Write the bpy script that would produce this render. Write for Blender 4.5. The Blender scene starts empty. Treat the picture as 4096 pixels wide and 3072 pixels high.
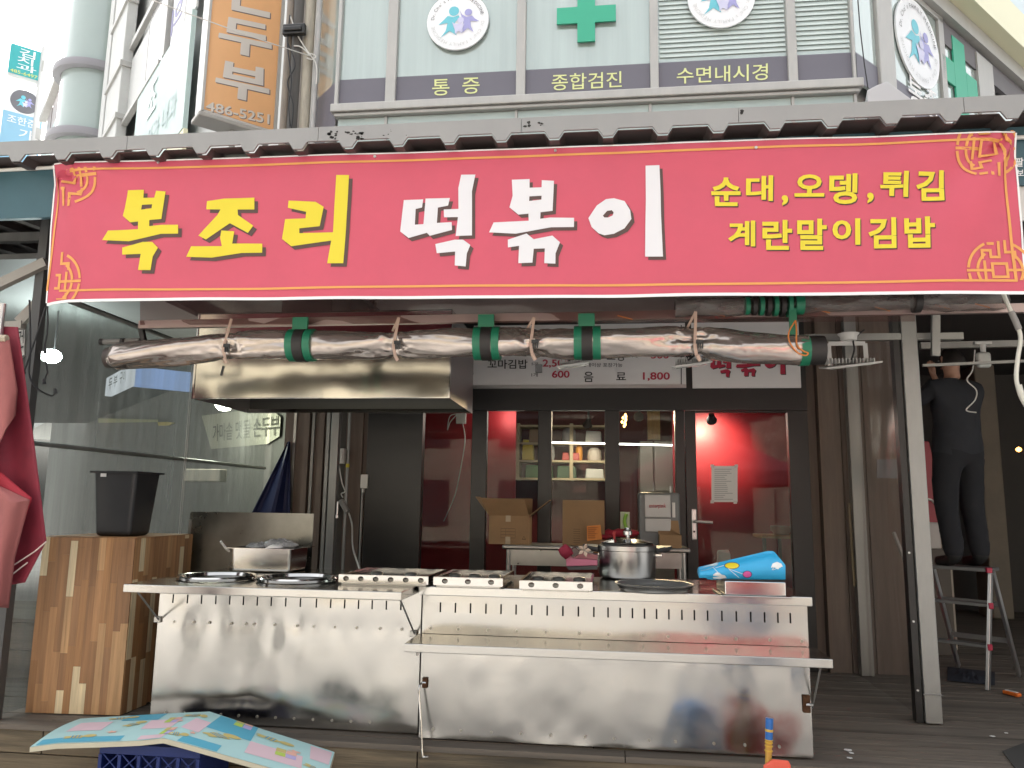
import bpy, bmesh, math, random
from mathutils import Vector, Matrix, noise, geometry
random.seed(11)
S = bpy.context.scene
COL = S.collection
V = Vector
rad = math.radians

# ------------------------------------------------------------------ camera, sky, sun, exposure
F_PX = 3100.0                      # focal length in pixels of the 4096 wide photograph
YAW, PITCH, ROLL, EYE = rad(7.07), rad(8.8), rad(0.83), 1.325
CAM_R = Matrix.Rotation(YAW, 3, 'Z') @ Matrix.Rotation(math.pi / 2 + PITCH, 3, 'X') @ Matrix.Rotation(ROLL, 3, 'Z')
CAM_P = V((0, 0, EYE))
cd = bpy.data.cameras.new('camera')
cam = bpy.data.objects.new('camera', cd)
COL.objects.link(cam)
cd.sensor_width = 36.0
cd.lens = F_PX / 4096 * 36.0
cd.clip_start, cd.clip_end = 0.05, 500
cam.matrix_world = Matrix.Translation(CAM_P) @ CAM_R.to_4x4()
S.camera = cam

SUN_EL, SUN_AZ = rad(56), rad(332)      # high, veiled sun beyond the building: sky bright in view, fronts in soft light
w = bpy.data.worlds.new('World')
S.world = w
w.use_nodes = True
nt = w.node_tree
bg = nt.nodes['Background']
sky = nt.nodes.new('ShaderNodeTexSky')
sky.sky_type = 'NISHITA'
sky.sun_disc = False
sky.sun_elevation = SUN_EL
sky.sun_rotation = SUN_AZ
sky.air_density, sky.dust_density, sky.ozone_density = 2.0, 10.0, 1.0
hs = nt.nodes.new('ShaderNodeHueSaturation')    # overcast: the blue is washed out to white
hs.inputs['Saturation'].default_value = 0.2
nt.links.new(sky.outputs[0], hs.inputs['Color'])
nt.links.new(hs.outputs[0], bg.inputs[0])
bg.inputs[1].default_value = 0.15
sl = bpy.data.lights.new('sun', 'SUN')
sl.energy, sl.angle, sl.color = 1.4, rad(24), (1.0, 0.975, 0.945)
sun = bpy.data.objects.new('sun', sl)
COL.objects.link(sun)
sd = V((math.sin(SUN_AZ) * math.cos(SUN_EL), math.cos(SUN_AZ) * math.cos(SUN_EL), math.sin(SUN_EL)))
sun.rotation_euler = sd.to_track_quat('Z', 'Y').to_euler()
S.view_settings.view_transform = 'Standard'
S.view_settings.look = 'None'
S.view_settings.exposure = 1.85
S.view_settings.gamma = 1.0
S.view_settings.use_curve_mapping = False
S.cycles.max_bounces = 10
S.cycles.transparent_max_bounces = 16
S.cycles.caustics_reflective = False
S.cycles.caustics_refractive = False
S.cycles.use_denoising = True
S.cycles.sample_clamp_indirect = 6.0

# ------------------------------------------------------------------ measuring: photograph pixel + a known plane -> point in the place
def ray(x, y):
    return CAM_R @ V(((x - 2048) / F_PX, -(y - 1536) / F_PX, -1))
def P(x, y, Y):                    # on the vertical plane at depth Y
    d = ray(x, y)
    return CAM_P + d * (Y / d.y)
def PZ(x, y, z=0.0):               # on the horizontal plane at height z
    d = ray(x, y)
    return CAM_P + d * ((z - EYE) / d.z)
def PW(x, y, o, d2):               # on the vertical plane through o running along d2 (plan directions)
    n = V((-d2[1], d2[0], 0)); d = ray(x, y)
    return CAM_P + d * ((V((o[0], o[1], 0)) - V((0, 0, 0))).dot(n) / d.dot(n))

# ------------------------------------------------------------------ materials
def C(r, g, b):
    f = lambda c: (c / 255 / 12.92) if c / 255 <= 0.04045 else ((c / 255 + 0.055) / 1.055) ** 2.4
    return (f(r), f(g), f(b))
MATS = {}
def M(name, col, rough=0.6, metal=0.0, var=0.0, vs=4.0, bump=0.0, bs=40.0, stretch=(1, 1, 1), spec=0.5, coat=0.0, alpha=None, dirt=None):
    if name in MATS:
        return MATS[name]
    m = bpy.data.materials.new(name)
    m.use_nodes = True
    n, l = m.node_tree.nodes, m.node_tree.links
    b = n['Principled BSDF']
    b.inputs['Base Color'].default_value = (*col, 1)
    b.inputs['Roughness'].default_value = rough
    b.inputs['Metallic'].default_value = metal
    b.inputs['Specular IOR Level'].default_value = spec
    b.inputs['Coat Weight'].default_value = coat
    if var or bump or dirt:
        tc = n.new('ShaderNodeTexCoord')
        mp = n.new('ShaderNodeMapping')
        mp.inputs['Scale'].default_value = stretch
        l.new(tc.outputs['Object'], mp.inputs['Vector'])
    if var:
        t = n.new('ShaderNodeTexNoise')
        t.inputs['Scale'].default_value = vs
        t.inputs['Detail'].default_value = 6
        t.inputs['Roughness'].default_value = 0.65
        l.new(mp.outputs[0], t.inputs['Vector'])
        r = n.new('ShaderNodeMapRange')
        r.inputs[1].default_value, r.inputs[2].default_value = 0.3, 0.7
        r.inputs[3].default_value, r.inputs[4].default_value = 1 - var, 1 + var
        l.new(t.outputs[0], r.inputs[0])
        mx = n.new('ShaderNodeVectorMath'); mx.operation = 'SCALE'
        mx.inputs[0].default_value = col
        l.new(r.outputs[0], mx.inputs['Scale'])
        last = mx.outputs[0]
        if dirt:
            t2 = n.new('ShaderNodeTexNoise'); t2.inputs['Scale'].default_value = dirt[1]; t2.inputs['Detail'].default_value = 8
            l.new(mp.outputs[0], t2.inputs['Vector'])
            r2 = n.new('ShaderNodeMapRange'); r2.inputs[1].default_value, r2.inputs[2].default_value = dirt[2], dirt[3]
            l.new(t2.outputs[0], r2.inputs[0])
            mm = n.new('ShaderNodeMix'); mm.data_type = 'RGBA'
            l.new(r2.outputs[0], mm.inputs[0]); l.new(last, mm.inputs[6]); mm.inputs[7].default_value = (*dirt[0], 1)
            last = mm.outputs[2]
        l.new(last, b.inputs['Base Color'])
        r3 = n.new('ShaderNodeMapRange')
        r3.inputs[1].default_value, r3.inputs[2].default_value = 0.3, 0.7
        r3.inputs[3].default_value, r3.inputs[4].default_value = max(rough - 0.08, 0.02), min(rough + 0.08, 1)
        l.new(t.outputs[0], r3.inputs[0]); l.new(r3.outputs[0], b.inputs['Roughness'])
    if bump:
        t = n.new('ShaderNodeTexNoise')
        t.inputs['Scale'].default_value = bs
        t.inputs['Detail'].default_value = 4
        l.new(mp.outputs[0], t.inputs['Vector'])
        bp = n.new('ShaderNodeBump')
        bp.inputs['Strength'].default_value = bump
        bp.inputs['Distance'].default_value = 0.01
        l.new(t.outputs[0], bp.inputs['Height'])
        l.new(bp.outputs[0], b.inputs['Normal'])
    MATS[name] = m
    return m
def emis(name, col, st):
    if name in MATS:
        return MATS[name]
    m = bpy.data.materials.new(name); m.use_nodes = True
    n, l = m.node_tree.nodes, m.node_tree.links
    n.remove(n['Principled BSDF'])
    e = n.new('ShaderNodeEmission'); e.inputs[0].default_value = (*col, 1); e.inputs[1].default_value = st
    l.new(e.outputs[0], n['Material Output'].inputs[0])
    MATS[name] = m
    return m
def film(name, tint, body, f0, f1, vs, stretch=(1, 1, 1), ior=1.45, rough=0.05):
    """clear sheet: see-through, with a patchy dusty film and a fresnel gloss"""
    m = bpy.data.materials.new(name); m.use_nodes = True
    n, l = m.node_tree.nodes, m.node_tree.links
    n.remove(n['Principled BSDF'])
    tr = n.new('ShaderNodeBsdfTransparent'); tr.inputs[0].default_value = (*tint, 1)
    d0 = n.new('ShaderNodeBsdfDiffuse'); d0.inputs[0].default_value = (*body, 1)
    d1 = n.new('ShaderNodeBsdfTranslucent'); d1.inputs[0].default_value = (*body, 1)
    df = n.new('ShaderNodeMixShader'); df.inputs[0].default_value = 0.4
    l.new(d0.outputs[0], df.inputs[1]); l.new(d1.outputs[0], df.inputs[2])
    gl = n.new('ShaderNodeBsdfGlossy'); gl.inputs['Roughness'].default_value = rough
    tc = n.new('ShaderNodeTexCoord'); mp = n.new('ShaderNodeMapping'); mp.inputs['Scale'].default_value = stretch
    l.new(tc.outputs['Object'], mp.inputs[0])
    t = n.new('ShaderNodeTexNoise'); t.inputs['Scale'].default_value = vs; t.inputs['Detail'].default_value = 7
    t.inputs['Roughness'].default_value = 0.6
    l.new(mp.outputs[0], t.inputs['Vector'])
    r = n.new('ShaderNodeMapRange'); r.inputs[1].default_value, r.inputs[2].default_value = 0.35, 0.7
    r.inputs[3].default_value, r.inputs[4].default_value = f0, f1
    l.new(t.outputs[0], r.inputs[0])
    m1 = n.new('ShaderNodeMixShader'); l.new(r.outputs[0], m1.inputs[0]); l.new(tr.outputs[0], m1.inputs[1]); l.new(df.outputs[0], m1.inputs[2])
    lw = n.new('ShaderNodeLayerWeight'); lw.inputs[0].default_value = 0.5
    pw_ = n.new('ShaderNodeMath'); pw_.operation = 'POWER'; l.new(lw.outputs['Facing'], pw_.inputs[0]); pw_.inputs[1].default_value = 4.0
    f0_ = ((ior - 1) / (ior + 1)) ** 2 * 0.8
    fr = n.new('ShaderNodeMath'); fr.operation = 'MULTIPLY_ADD'; l.new(pw_.outputs[0], fr.inputs[0]); fr.inputs[1].default_value = 0.7; fr.inputs[2].default_value = f0_
    m2 = n.new('ShaderNodeMixShader'); l.new(fr.outputs[0], m2.inputs[0]); l.new(m1.outputs[0], m2.inputs[1]); l.new(gl.outputs[0], m2.inputs[2])
    l.new(m2.outputs[0], n['Material Output'].inputs[0])
    MATS[name] = m
    return m

# ------------------------------------------------------------------ mesh helpers
WL = {}
class MB:
    def __init__(s):
        s.v, s.f, s.m, s.cur = [], [], [], 0
    def add(s, vs, fs):
        k = len(s.v)
        s.v += [V(p) for p in vs]
        for f in fs:
            s.f.append([i + k for i in f]); s.m.append(s.cur)
        return s
    def mat(s, i):
        s.cur = i
        return s
    def hexa(s, p):
        return s.add(p, [(0, 3, 2, 1), (4, 5, 6, 7), (0, 1, 5, 4), (1, 2, 6, 5), (2, 3, 7, 6), (3, 0, 4, 7)])
    def box(s, a, b):
        (x0, y0, z0), (x1, y1, z1) = a, b
        x0, x1 = min(x0, x1), max(x0, x1); y0, y1 = min(y0, y1), max(y0, y1); z0, z1 = min(z0, z1), max(z0, z1)
        return s.hexa([(x0, y0, z0), (x1, y0, z0), (x1, y1, z0), (x0, y1, z0), (x0, y0, z1), (x1, y0, z1), (x1, y1, z1), (x0, y1, z1)])
    def beam(s, p, q, wd, ht, up=(0, 0, 1)):
        p, q = V(p), V(q); d = (q - p).normalized(); sd_ = d.cross(V(up))
        if sd_.length < 1e-4: sd_ = d.cross(V((0, 1, 0)))
        sd_.normalize(); u = sd_.cross(d).normalized()
        a, b = sd_ * wd / 2, u * ht / 2
        return s.hexa([p - a - b, p + a - b, q + a - b, q - a - b, p - a + b, p + a + b, q + a + b, q - a + b])
    def tube(s, pts, r, n=8, cap=True):
        pts = [V(p) for p in pts]; k = len(s.v); N = len(pts)
        ref = None
        for i, p in enumerate(pts):
            d = (pts[min(i + 1, N - 1)] - pts[max(i - 1, 0)]).normalized()
            if ref is None:
                ref = V((0, 0, 1)) if abs(d.z) < .9 else V((1, 0, 0))
            a = (ref - d * ref.dot(d)).normalized(); ref = a; b = d.cross(a)
            rr = r[i] if isinstance(r, (list, tuple)) else r
            for j in range(n):
                t = 2 * math.pi * j / n
                s.v.append(p + (a * math.cos(t) + b * math.sin(t)) * rr)
        for i in range(N - 1):
            for j in range(n):
                j2 = (j + 1) % n
                s.f.append([k + i * n + j, k + i * n + j2, k + (i + 1) * n + j2, k + (i + 1) * n + j]); s.m.append(s.cur)
        if cap:
            s.f.append([k + j for j in range(n)][::-1]); s.m.append(s.cur)
            s.f.append([k + (N - 1) * n + j for j in range(n)]); s.m.append(s.cur)
        return s
    def lathe(s, prof, c, n=32, sx=1, sy=1):
        c = V(c); k = len(s.v)
        for r, z in prof:
            for j in range(n):
                t = 2 * math.pi * j / n
                s.v.append(c + V((r * sx * math.cos(t), r * sy * math.sin(t), z)))
        for i in range(len(prof) - 1):
            for j in range(n):
                j2 = (j + 1) % n
                s.f.append([k + i * n + j, k + i * n + j2, k + (i + 1) * n + j2, k + (i + 1) * n + j]); s.m.append(s.cur)
        return s
    def prism(s, poly, off):
        poly = [V(p) for p in poly]; off = V(off); n = len(poly); k = len(s.v)
        s.v += poly + [p + off for p in poly]
        s.f.append([k + i for i in range(n)]); s.m.append(s.cur)
        s.f.append([k + n + i for i in range(n)][::-1]); s.m.append(s.cur)
        for i in range(n):
            j = (i + 1) % n
            s.f.append([k + i, k + n + i, k + n + j, k + j]); s.m.append(s.cur)
        return s
    def grid(s, fn, nu, nv, skip=None, closed_u=False):
        k = len(s.v)
        for j in range(nv + 1):
            for i in range(nu + (0 if closed_u else 1)):
                s.v.append(V(fn(i / nu, j / nv)))
        W = nu if closed_u else nu + 1
        for j in range(nv):
            for i in range(nu):
                i2 = (i + 1) % W if closed_u else i + 1
                s.f.append([k + j * W + i, k + j * W + i2, k + (j + 1) * W + i2, k + (j + 1) * W + i]); s.m.append(s.cur)
        return s
    def build(s, name, mats, parent=None, smooth=False, bevel=0.0, solid=0.0, origin=None, label=None, cat=None, group=None, kind=None, ang=40, seg=2):
        me = bpy.data.meshes.new(name)
        if parent is not None: o0 = WL[parent.name]
        elif origin is not None: o0 = V(origin)
        else:
            xs, ys, zs = zip(*[(p.x, p.y, p.z) for p in s.v])
            o0 = V(((min(xs) + max(xs)) / 2, (min(ys) + max(ys)) / 2, min(zs)))
        me.from_pydata([tuple(p - o0) for p in s.v], [], s.f)
        for m in (mats if isinstance(mats, (list, tuple)) else [mats]):
            me.materials.append(m)
        me.polygons.foreach_set('material_index', s.m)
        bm = bmesh.new(); bm.from_mesh(me)
        bmesh.ops.recalc_face_normals(bm, faces=bm.faces)
        bm.to_mesh(me); bm.free()
        if smooth:
            me.polygons.foreach_set('use_smooth', [True] * len(me.polygons))
            try: me.set_sharp_from_angle(angle=rad(ang))
            except Exception: pass
        me.update()
        o = bpy.data.objects.new(name, me)
        COL.objects.link(o)
        if parent is not None:
            o.parent = parent
        else:
            o.location = o0
        WL[o.name] = o0
        if solid:
            md = o.modifiers.new('thick', 'SOLIDIFY'); md.thickness = solid; md.offset = 0
        if bevel:
            md = o.modifiers.new('soft', 'BEVEL'); md.width = bevel; md.segments = seg; md.limit_method = 'ANGLE'; md.angle_limit = rad(35)
        tag(o, label, cat, group, kind)
        return o
def tag(o, label=None, cat=None, group=None, kind=None):
    if label: o['label'] = label
    if cat: o['category'] = cat
    if group: o['group'] = group
    if kind: o['kind'] = kind
    return o
def thing(name, label, cat, loc, group=None, kind=None):
    o = bpy.data.objects.new(name, None)
    COL.objects.link(o)
    o.location = loc
    o.empty_display_size = 0.1
    WL[o.name] = V(loc)
    return tag(o, label, cat, group, kind)
def copy_part(src, parent, off):
    """another piece of the same make, sharing the mesh"""
    c = src.copy(); COL.objects.link(c); c.parent = parent
    c.location = V(src.location) + V(off)
    WL[c.name] = WL[parent.name]
    return c
def copy_thing(root, off, label, rz=0.0):
    r = root.copy(); COL.objects.link(r); r.location = root.location + V(off); r['label'] = label
    r.rotation_euler.z += rz
    WL[r.name] = V(r.location)
    for ch in list(root.children):
        c = ch.copy(); COL.objects.link(c); c.parent = r
        for g in list(ch.children):
            d = g.copy(); COL.objects.link(d); d.parent = c
    return r

# lettering: outlines become flat meshes laid on the surface they are printed on
_fc = bpy.data.curves.new('lettering', 'FONT')
_fo = bpy.data.objects.new('lettering', _fc)
_gl = {}
def glyph(body, bold=0.0):
    key = (body, bold)
    if key not in _gl:
        _fc.body = body; _fc.offset = bold; _fc.resolution_u = 3
        me = _fo.to_mesh()
        vs = [(v.co.x, v.co.y) for v in me.vertices]; fs = [tuple(p.vertices) for p in me.polygons]
        _fo.to_mesh_clear()
        x0, x1 = min(p[0] for p in vs), max(p[0] for p in vs); y0, y1 = min(p[1] for p in vs), max(p[1] for p in vs)
        _gl[key] = ([((p[0] - x0) / (x1 - x0), (p[1] - y0) / (y1 - y0)) for p in vs], fs)
    return _gl[key]
def bil(q, u, v):                  # q = TL, TR, BR, BL ; v up
    return (q[3] * (1 - u) + q[2] * u) * (1 - v) + (q[0] * (1 - u) + q[1] * u) * v
def text(name, body, q, mat_, parent, bold=0.0, lift=(0, -0.004, 0), mb=None):
    q = [V(p) for p in q]; vs, fs = glyph(body, bold); b = mb or MB()
    b.add([bil(q, u, v) + V(lift) for u, v in vs], fs)
    if mb is None:
        return b.build(name, mat_, parent)
def quadY(x0, y0, x1, y1, Y):      # photo rectangle on plane Y -> TL,TR,BR,BL
    return [P(x0, y0, Y), P(x1, y0, Y), P(x1, y1, Y), P(x0, y1, Y)]
def poly_fill(loops):
    """flat polygon with holes -> verts, tris"""
    ls = [[V((p[0], p[1], 0)) for p in lp] for lp in loops]
    tris = geometry.tessellate_polygon(ls)
    pts = [tuple(p) for lp in loops for p in lp]
    return pts, tris
def curve_pts(pts, n=8):
    """smooth polyline through points"""
    pts = [V(p) for p in pts]; out = []
    for i in range(len(pts) - 1):
        p0, p1, p2, p3 = pts[max(i - 1, 0)], pts[i], pts[i + 1], pts[min(i + 2, len(pts) - 1)]
        for k in range(n):
            t = k / n
            out.append(0.5 * ((2 * p1) + (p2 - p0) * t + (2 * p0 - 5 * p1 + 4 * p2 - p3) * t * t + (3 * p1 - p0 - 3 * p2 + p3) * t ** 3))
    out.append(pts[-1])
    return out
def N(x, y=0.0, z=0.0):
    return noise.noise(V((x, y, z)))

# ------------------------------------------------------------------ palette
steel = M('brushed_steel', (0.46, 0.447, 0.422), 0.18, 1.0, var=0.05, vs=3, stretch=(1, 1, 1))
steel_hi = M('polished_steel', (0.52, 0.51, 0.50), 0.12, 1.0)
steel_lo = M('dull_steel', (0.42, 0.41, 0.39), 0.34, 1.0, var=0.08, vs=6)
zinc = M('galvanised_steel', (0.31, 0.31, 0.30), 0.45, 0.6, var=0.10, vs=9, stretch=(1, 1, .25))
alu = M('aluminium', (0.62, 0.62, 0.62), 0.32, 0.9)
black_paint = M('black_frame_paint', (0.014, 0.013, 0.013), 0.38)
black_plastic = M('black_plastic', (0.016, 0.017, 0.019), 0.42, var=.15, vs=5)
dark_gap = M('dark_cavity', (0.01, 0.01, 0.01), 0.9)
rubber = M('black_rubber', (0.02, 0.017, 0.016), 0.55)
white_pl = M('white_plastic', (0.66, 0.65, 0.62), 0.4)
white_vinyl = M('white_hem', (0.82, 0.82, 0.82), 0.5)
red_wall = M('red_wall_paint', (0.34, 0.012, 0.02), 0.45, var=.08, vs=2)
wood_dk = M('weathered_decking', (0.145, 0.122, 0.10), 0.7, var=.35, vs=5, stretch=(.35, 6, 6), bump=.35, bs=14, dirt=((.045, .04, .033), 1.3, .5, .75))
wood_fr = M('weathered_fascia_board', (0.16, 0.125, 0.08), 0.72, var=.4, vs=4, stretch=(.5, 5, 9), bump=.4, bs=12, dirt=((.05, .042, .03), 1.6, .5, .72))
brown_wall = M('brown_wood_panel', (0.15, 0.112, 0.09), 0.6, var=.25, vs=4, stretch=(5, 5, .4))
ceil_m = M('dark_roof_sheet', (0.075, 0.055, 0.052), 0.5, var=.15, vs=3)
flash_m = M('grey_flashing_metal', (0.29, 0.29, 0.288), 0.55, 0.15, var=.08, vs=2.5, stretch=(1, 1, .3), dirt=((.10, .095, .09), 7.0, .72, .78))
teal_m = M('teal_board_paint', (0.04, 0.10, 0.125), 0.45, var=.12, vs=2)
cable_blk = M('black_cable', (0.02, 0.02, 0.022), 0.5)
cable_wht = M('white_cable', (0.60, 0.59, 0.56), 0.5)
paper = M('white_paper', (0.72, 0.71, 0.69), 0.8)
card_m = M('brown_cardboard', (0.30, 0.185, 0.095), 0.85, var=.08, vs=8)
concrete = M('street_concrete', (0.36, 0.35, 0.33), 0.85, var=.14, vs=1.2, bump=.2, bs=60)
ink_blk = M('black_ink', (0.02, 0.018, 0.018), 0.6)
ink_red = M('red_ink', (0.42, 0.015, 0.05), 0.6)
vinyl_side = film('clear_vinyl_dusty', (.86, .90, .88), (.27, .285, .275), .18, .58, 3.2, (2.5, 2.5, .16), 1.25, .12)
vinyl_front = film('clear_vinyl_brown', (.72, .62, .60), (.26, .17, .16), .15, .4, 2.0, (.6, 2, 2), 1.4, .1)
glass = film('shop_glass', (.86, .88, .87), (.3, .3, .3), .015, .03, 2.0, (1, 1, 1), 1.33, .01)
roll_m = M('rolled_clear_vinyl', (0.46, 0.40, 0.36), 0.17, 0.7, var=.3, vs=6, stretch=(.5, 2, 2), spec=.9, coat=.4)
tape_g = M('green_cloth_tape', (0.012, 0.16, 0.085), 0.45)
strap_m = M('beige_strap', (0.50, 0.36, 0.29), 0.8)

# ------------------------------------------------------------------ ground, deck
ZS = -0.42                              # street level; the deck top is z = 0
MB().add([(-60, -60, ZS), (60, -60, ZS), (60, 90, ZS), (-60, 90, ZS)], [(0, 1, 2, 3)]).build('street_ground', concrete, kind='structure')
deck = thing('deck', None, None, (0, 4.44, 0), kind='structure')
random.seed(3)
pw = 0.118
xs_cut = [-6.2, -2.9, 0.35, 3.3, 7.0]
for i in range(34):
    y0 = 4.44 + i * pw
    sh = random.uniform(-.5, .5)
    for k in range(4):
        a, b = xs_cut[k] + (sh if k else 0), xs_cut[k + 1] + (sh if k < 3 else 0)
        dz = random.uniform(-.005, .0)
        MB().box((a + .003, y0 + .0035, -.03 + dz), (b - .003, y0 + pw - .0035, dz)).build('deck_plank', wood_dk, deck)
MB().box((-6.2, 4.5, -.06), (7, 11.5, -.034)).build('deck_underlay', dark_gap, deck)
MB().box((-6.2, 4.44 + 34 * pw, -.033), (7, 11.5, -.002)).build('rear_decking', wood_dk, deck, kind='stuff')
for j in range(3):
    z1 = -.034 - j * .134
    off = [0, 1.1, -.7][j]
    xs = [-6.2, -3.3 + off, -1.05 + off, 1.7 + off, 7]
    for k in range(4):
        MB().box((xs[k] + .003, 4.452 + .004 * (j % 2), z1 - .128), (xs[k + 1] - .003, 4.49, z1)).build('fascia_board', wood_fr, deck, bevel=.004)

# ------------------------------------------------------------------ canopy over the stall
canopy = thing('canopy', 'low canopy with trapezoid-notched grey flashing and dark corrugated roof above the red banner', 'canopy', (0, 4.05, 3.2))
YF = 4.05
z_top = P(2048, 480, YF).z
z_dark = P(190, 612, YF).z
z_tooth = P(92, 643, YF).z
PITCHX = 0.298
def prof_pts(x0, x1):                     # lower edge of the flashing between x0 and x1
    out = []
    k = math.floor((x0 - .365) / PITCHX) - 1
    while True:
        b = .365 + k * PITCHX
        for dx, z in ((0.0, z_dark), (.188, z_dark), (.216, z_tooth), (.27, z_tooth)):
            if x0 - 1e-6 <= b + dx <= x1 + 1e-6:
                out.append((b + dx, z))
        k += 1
        if b > x1: break
    return out
def prof_z(x):
    t = (x - .365) % PITCHX
    if t <= .188: return z_dark
    if t <= .216: return z_dark + (z_tooth - z_dark) * (t - .188) / .028
    if t <= .27: return z_tooth
    return z_tooth + (z_dark - z_tooth) * (t - .27) / .028
seams = [-4.9] + [P(x, 500, YF).x for x in (515, 1275, 2085, 2955, 3862)] + [3.6, 5.2]
for a, b in zip(seams[:-1], seams[1:]):
    a += .0015; b -= .0015
    low = [(a, prof_z(a))] + prof_pts(a + .001, b - .001) + [(b, prof_z(b))]
    mb = MB()
    for (xa, za), (xb, zb) in zip(low[:-1], low[1:]):
        mb.hexa([(xa, YF, za), (xb, YF, zb), (xb, YF + .012, zb), (xa, YF + .012, za), (xa, YF, z_top), (xb, YF, z_top), (xb, YF + .012, z_top), (xa, YF + .012, z_top)])
    mb.box((a, YF + .001, z_top), (b, YF + .16, z_top + .012))
    mb.build('flashing_panel', flash_m, canopy)
peel = M('peeled_black', (.03, .028, .026), .8)
rnd = random.Random(4)
for (cx, cy, wx, wy, n_) in ((1385, 532, 70, 7, 16), (1330, 545, 16, 12, 6), (1440, 545, 10, 12, 5), (2110, 497, 10, 10, 4), (2160, 492, 8, 10, 4), (2965, 447, 10, 5, 3), (1570, 530, 60, 14, 5)):
    mb = MB()
    for i in range(n_):
        x, y = cx + rnd.uniform(-wx, wx), cy + rnd.uniform(-wy, wy); r_ = rnd.uniform(2, 7) * (.5 if n_ == 5 and wx == 60 else 1)
        pts = [P(x + r_ * rnd.uniform(.5, 1.2) * 1.5 * math.cos(t * .9), y + r_ * rnd.uniform(.4, 1.2) * math.sin(t * .9), YF - .0015) for t in range(7)]
        mb.add(pts, [tuple(range(7))])
    mb.build('peeled_patch', peel, canopy, kind='stuff')
mb = MB()
allp = prof_pts(-10, 6.5)
for (xa, za), (xb, zb) in zip(allp[:-1], allp[1:]):
    mb.add([(xa, YF + .02, za - .006), (xb, YF + .02, zb - .006), (xb, 7.28, zb + .26), (xa, 7.28, za + .26)], [(0, 1, 2, 3)])
mb.build('corrugated_sheet', ceil_m, canopy, solid=.004)
for y, zz in ((4.32, 3.27), (5.3, 3.36), (6.3, 3.45)):
    MB().box((-10, y - .03, zz - .07), (6.5, y + .03, zz)).build('purlin', zinc, canopy)
for x in (-5.6, -3.9, -1.4, .6, 2.05, 3.6):
    MB().beam((x, 4.25, 3.16), (x, 7.2, 3.42), .06, .07).build('rafter', zinc, canopy)
for x, h in ((-3.15, 0), (2.3, 0)):
    pass
# old sign board behind the banner
board = thing('fascia_sign_board', 'dark teal sign board with a white edge rail, mostly hidden behind the red banner', 'sign', (0, 4.2, 3.02))
zb0, zb1 = P(100, 872, 4.2).z, P(2048, 600, 4.2).z + .012
MB().box((-4.9, 4.2, zb0), (4.2, 4.235, zb1)).build('panel', teal_m, board)
MB().tube([P(-60, 684, 4.185), P(330, 664, 4.185)], .012).build('edge_rail', white_pl, board)
MB().tube([P(4030, 552, 4.185), P(4200, 545, 4.185)], .012).build('edge_rail', white_pl, board)
tq = lambda x0, y0, x1, y1: quadY(x0, y0, x1, y1, 4.198)
text('lettering', '팔', tq(4062, 632, 4092, 668), white_vinyl, board, .02)
text('lettering', '보2', tq(4066, 680, 4110, 706), white_vinyl, board, .02)
MB().box((P(4050, 740, 4.21).x, 4.22, P(4050, 880, 4.21).z), (4.2, 4.24, zb0 - .002)).build('lower_strip', white_pl, board)

# ------------------------------------------------------------------ banner
YB = 4.15
bTL, bTR, bBR, bBL = P(222, 663, YB), P(4055, 537, YB), P(4092, 1166, YB), P(192, 1200, YB)
def ysurf(X, Z):
    y = YB - .010 + .006 * math.sin(X * 2.3 + .5) * math.sin(Z * 3.1) + .016 * N(X * .9 + Z * .8, Z * 2.2 - X * .3, 3.3) + .007 * N(X * 2.3, Z * 4.5, 7.7)
    for (c, s) in ((bTL, 1), (bTR, -1)):
        dx, dz = (X - c.x) * s, c.z - Z
        d = math.hypot(dx, dz)
        th = math.atan2(dz, max(dx, 1e-4))
        y += -.034 * math.exp(-d / .5) * math.sin(th * 7.0 + .6) * min(1, d / .12)
    v = (Z - 2.47) / .88
    y += .012 * (1 - v) * N(X * 1.1, 9.1) - .010 * max(0, .12 - v) * math.sin(X * 5)
    return y - .004
def b_edge(u, v):
    p = bil([bTL, bTR, bBR, bBL], u, v)
    z = p.z + (.007 * N(p.x * 1.4, 4.0) + .004 * math.sin(p.x * 2.2)) * (1 - v)
    x = p.x
    c = max(0, 1 - u / .03) ** 2 * max(0, 1 - v / .12)
    z -= .02 * c
    return x, z
banner_m = M('red_banner_fabric', (0.56, 0.080, 0.128), 0.5, var=.05, vs=2.5, bump=.25, bs=5)
banner_y = M('yellow_print', (0.70, 0.58, 0.03), 0.55)
banner_o = M('orange_print', (0.72, 0.33, 0.09), 0.55)
banner_w = M('white_print', (0.70, 0.70, 0.73), 0.55)
banner_s = M('dark_shadow_print', (0.09, 0.05, 0.045), 0.6)
banner = thing('shop_banner', 'long red banner with big yellow and white Korean lettering under the canopy edge', 'banner', (-.6, YB, 2.47))
mb = MB()
def bf(u, v):
    x, z = b_edge(u, v)
    return (x, ysurf(x, z), z)
mb.grid(bf, 150, 26)
mb.build('fabric', banner_m, banner, smooth=True)
def hem(fn, wd, name='hem'):
    mb = MB()
    pts = [fn(i / 120) for i in range(121)]
    for (x, z, ox, oz), (x2, z2, ox2, oz2) in zip(pts[:-1], pts[1:]):
        mb.add([(x, ysurf(x, z) - .0025, z), (x2, ysurf(x2, z2) - .0025, z2), (x2 + ox2, ysurf(x2, z2) - .003, z2 + oz2), (x + ox, ysurf(x, z) - .003, z + oz)], [(0, 1, 2, 3)])
    mb.build(name, white_vinyl, banner)
hem(lambda t: (*b_edge(t, 0), 0, -.017), .017)
hem(lambda t: (*b_edge(t, 1), 0, .008), .008)
hem(lambda t: (*b_edge(0, t), -.009, 0), .009)
hem(lambda t: (*b_edge(1, t), .009, 0), .009)
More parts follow.
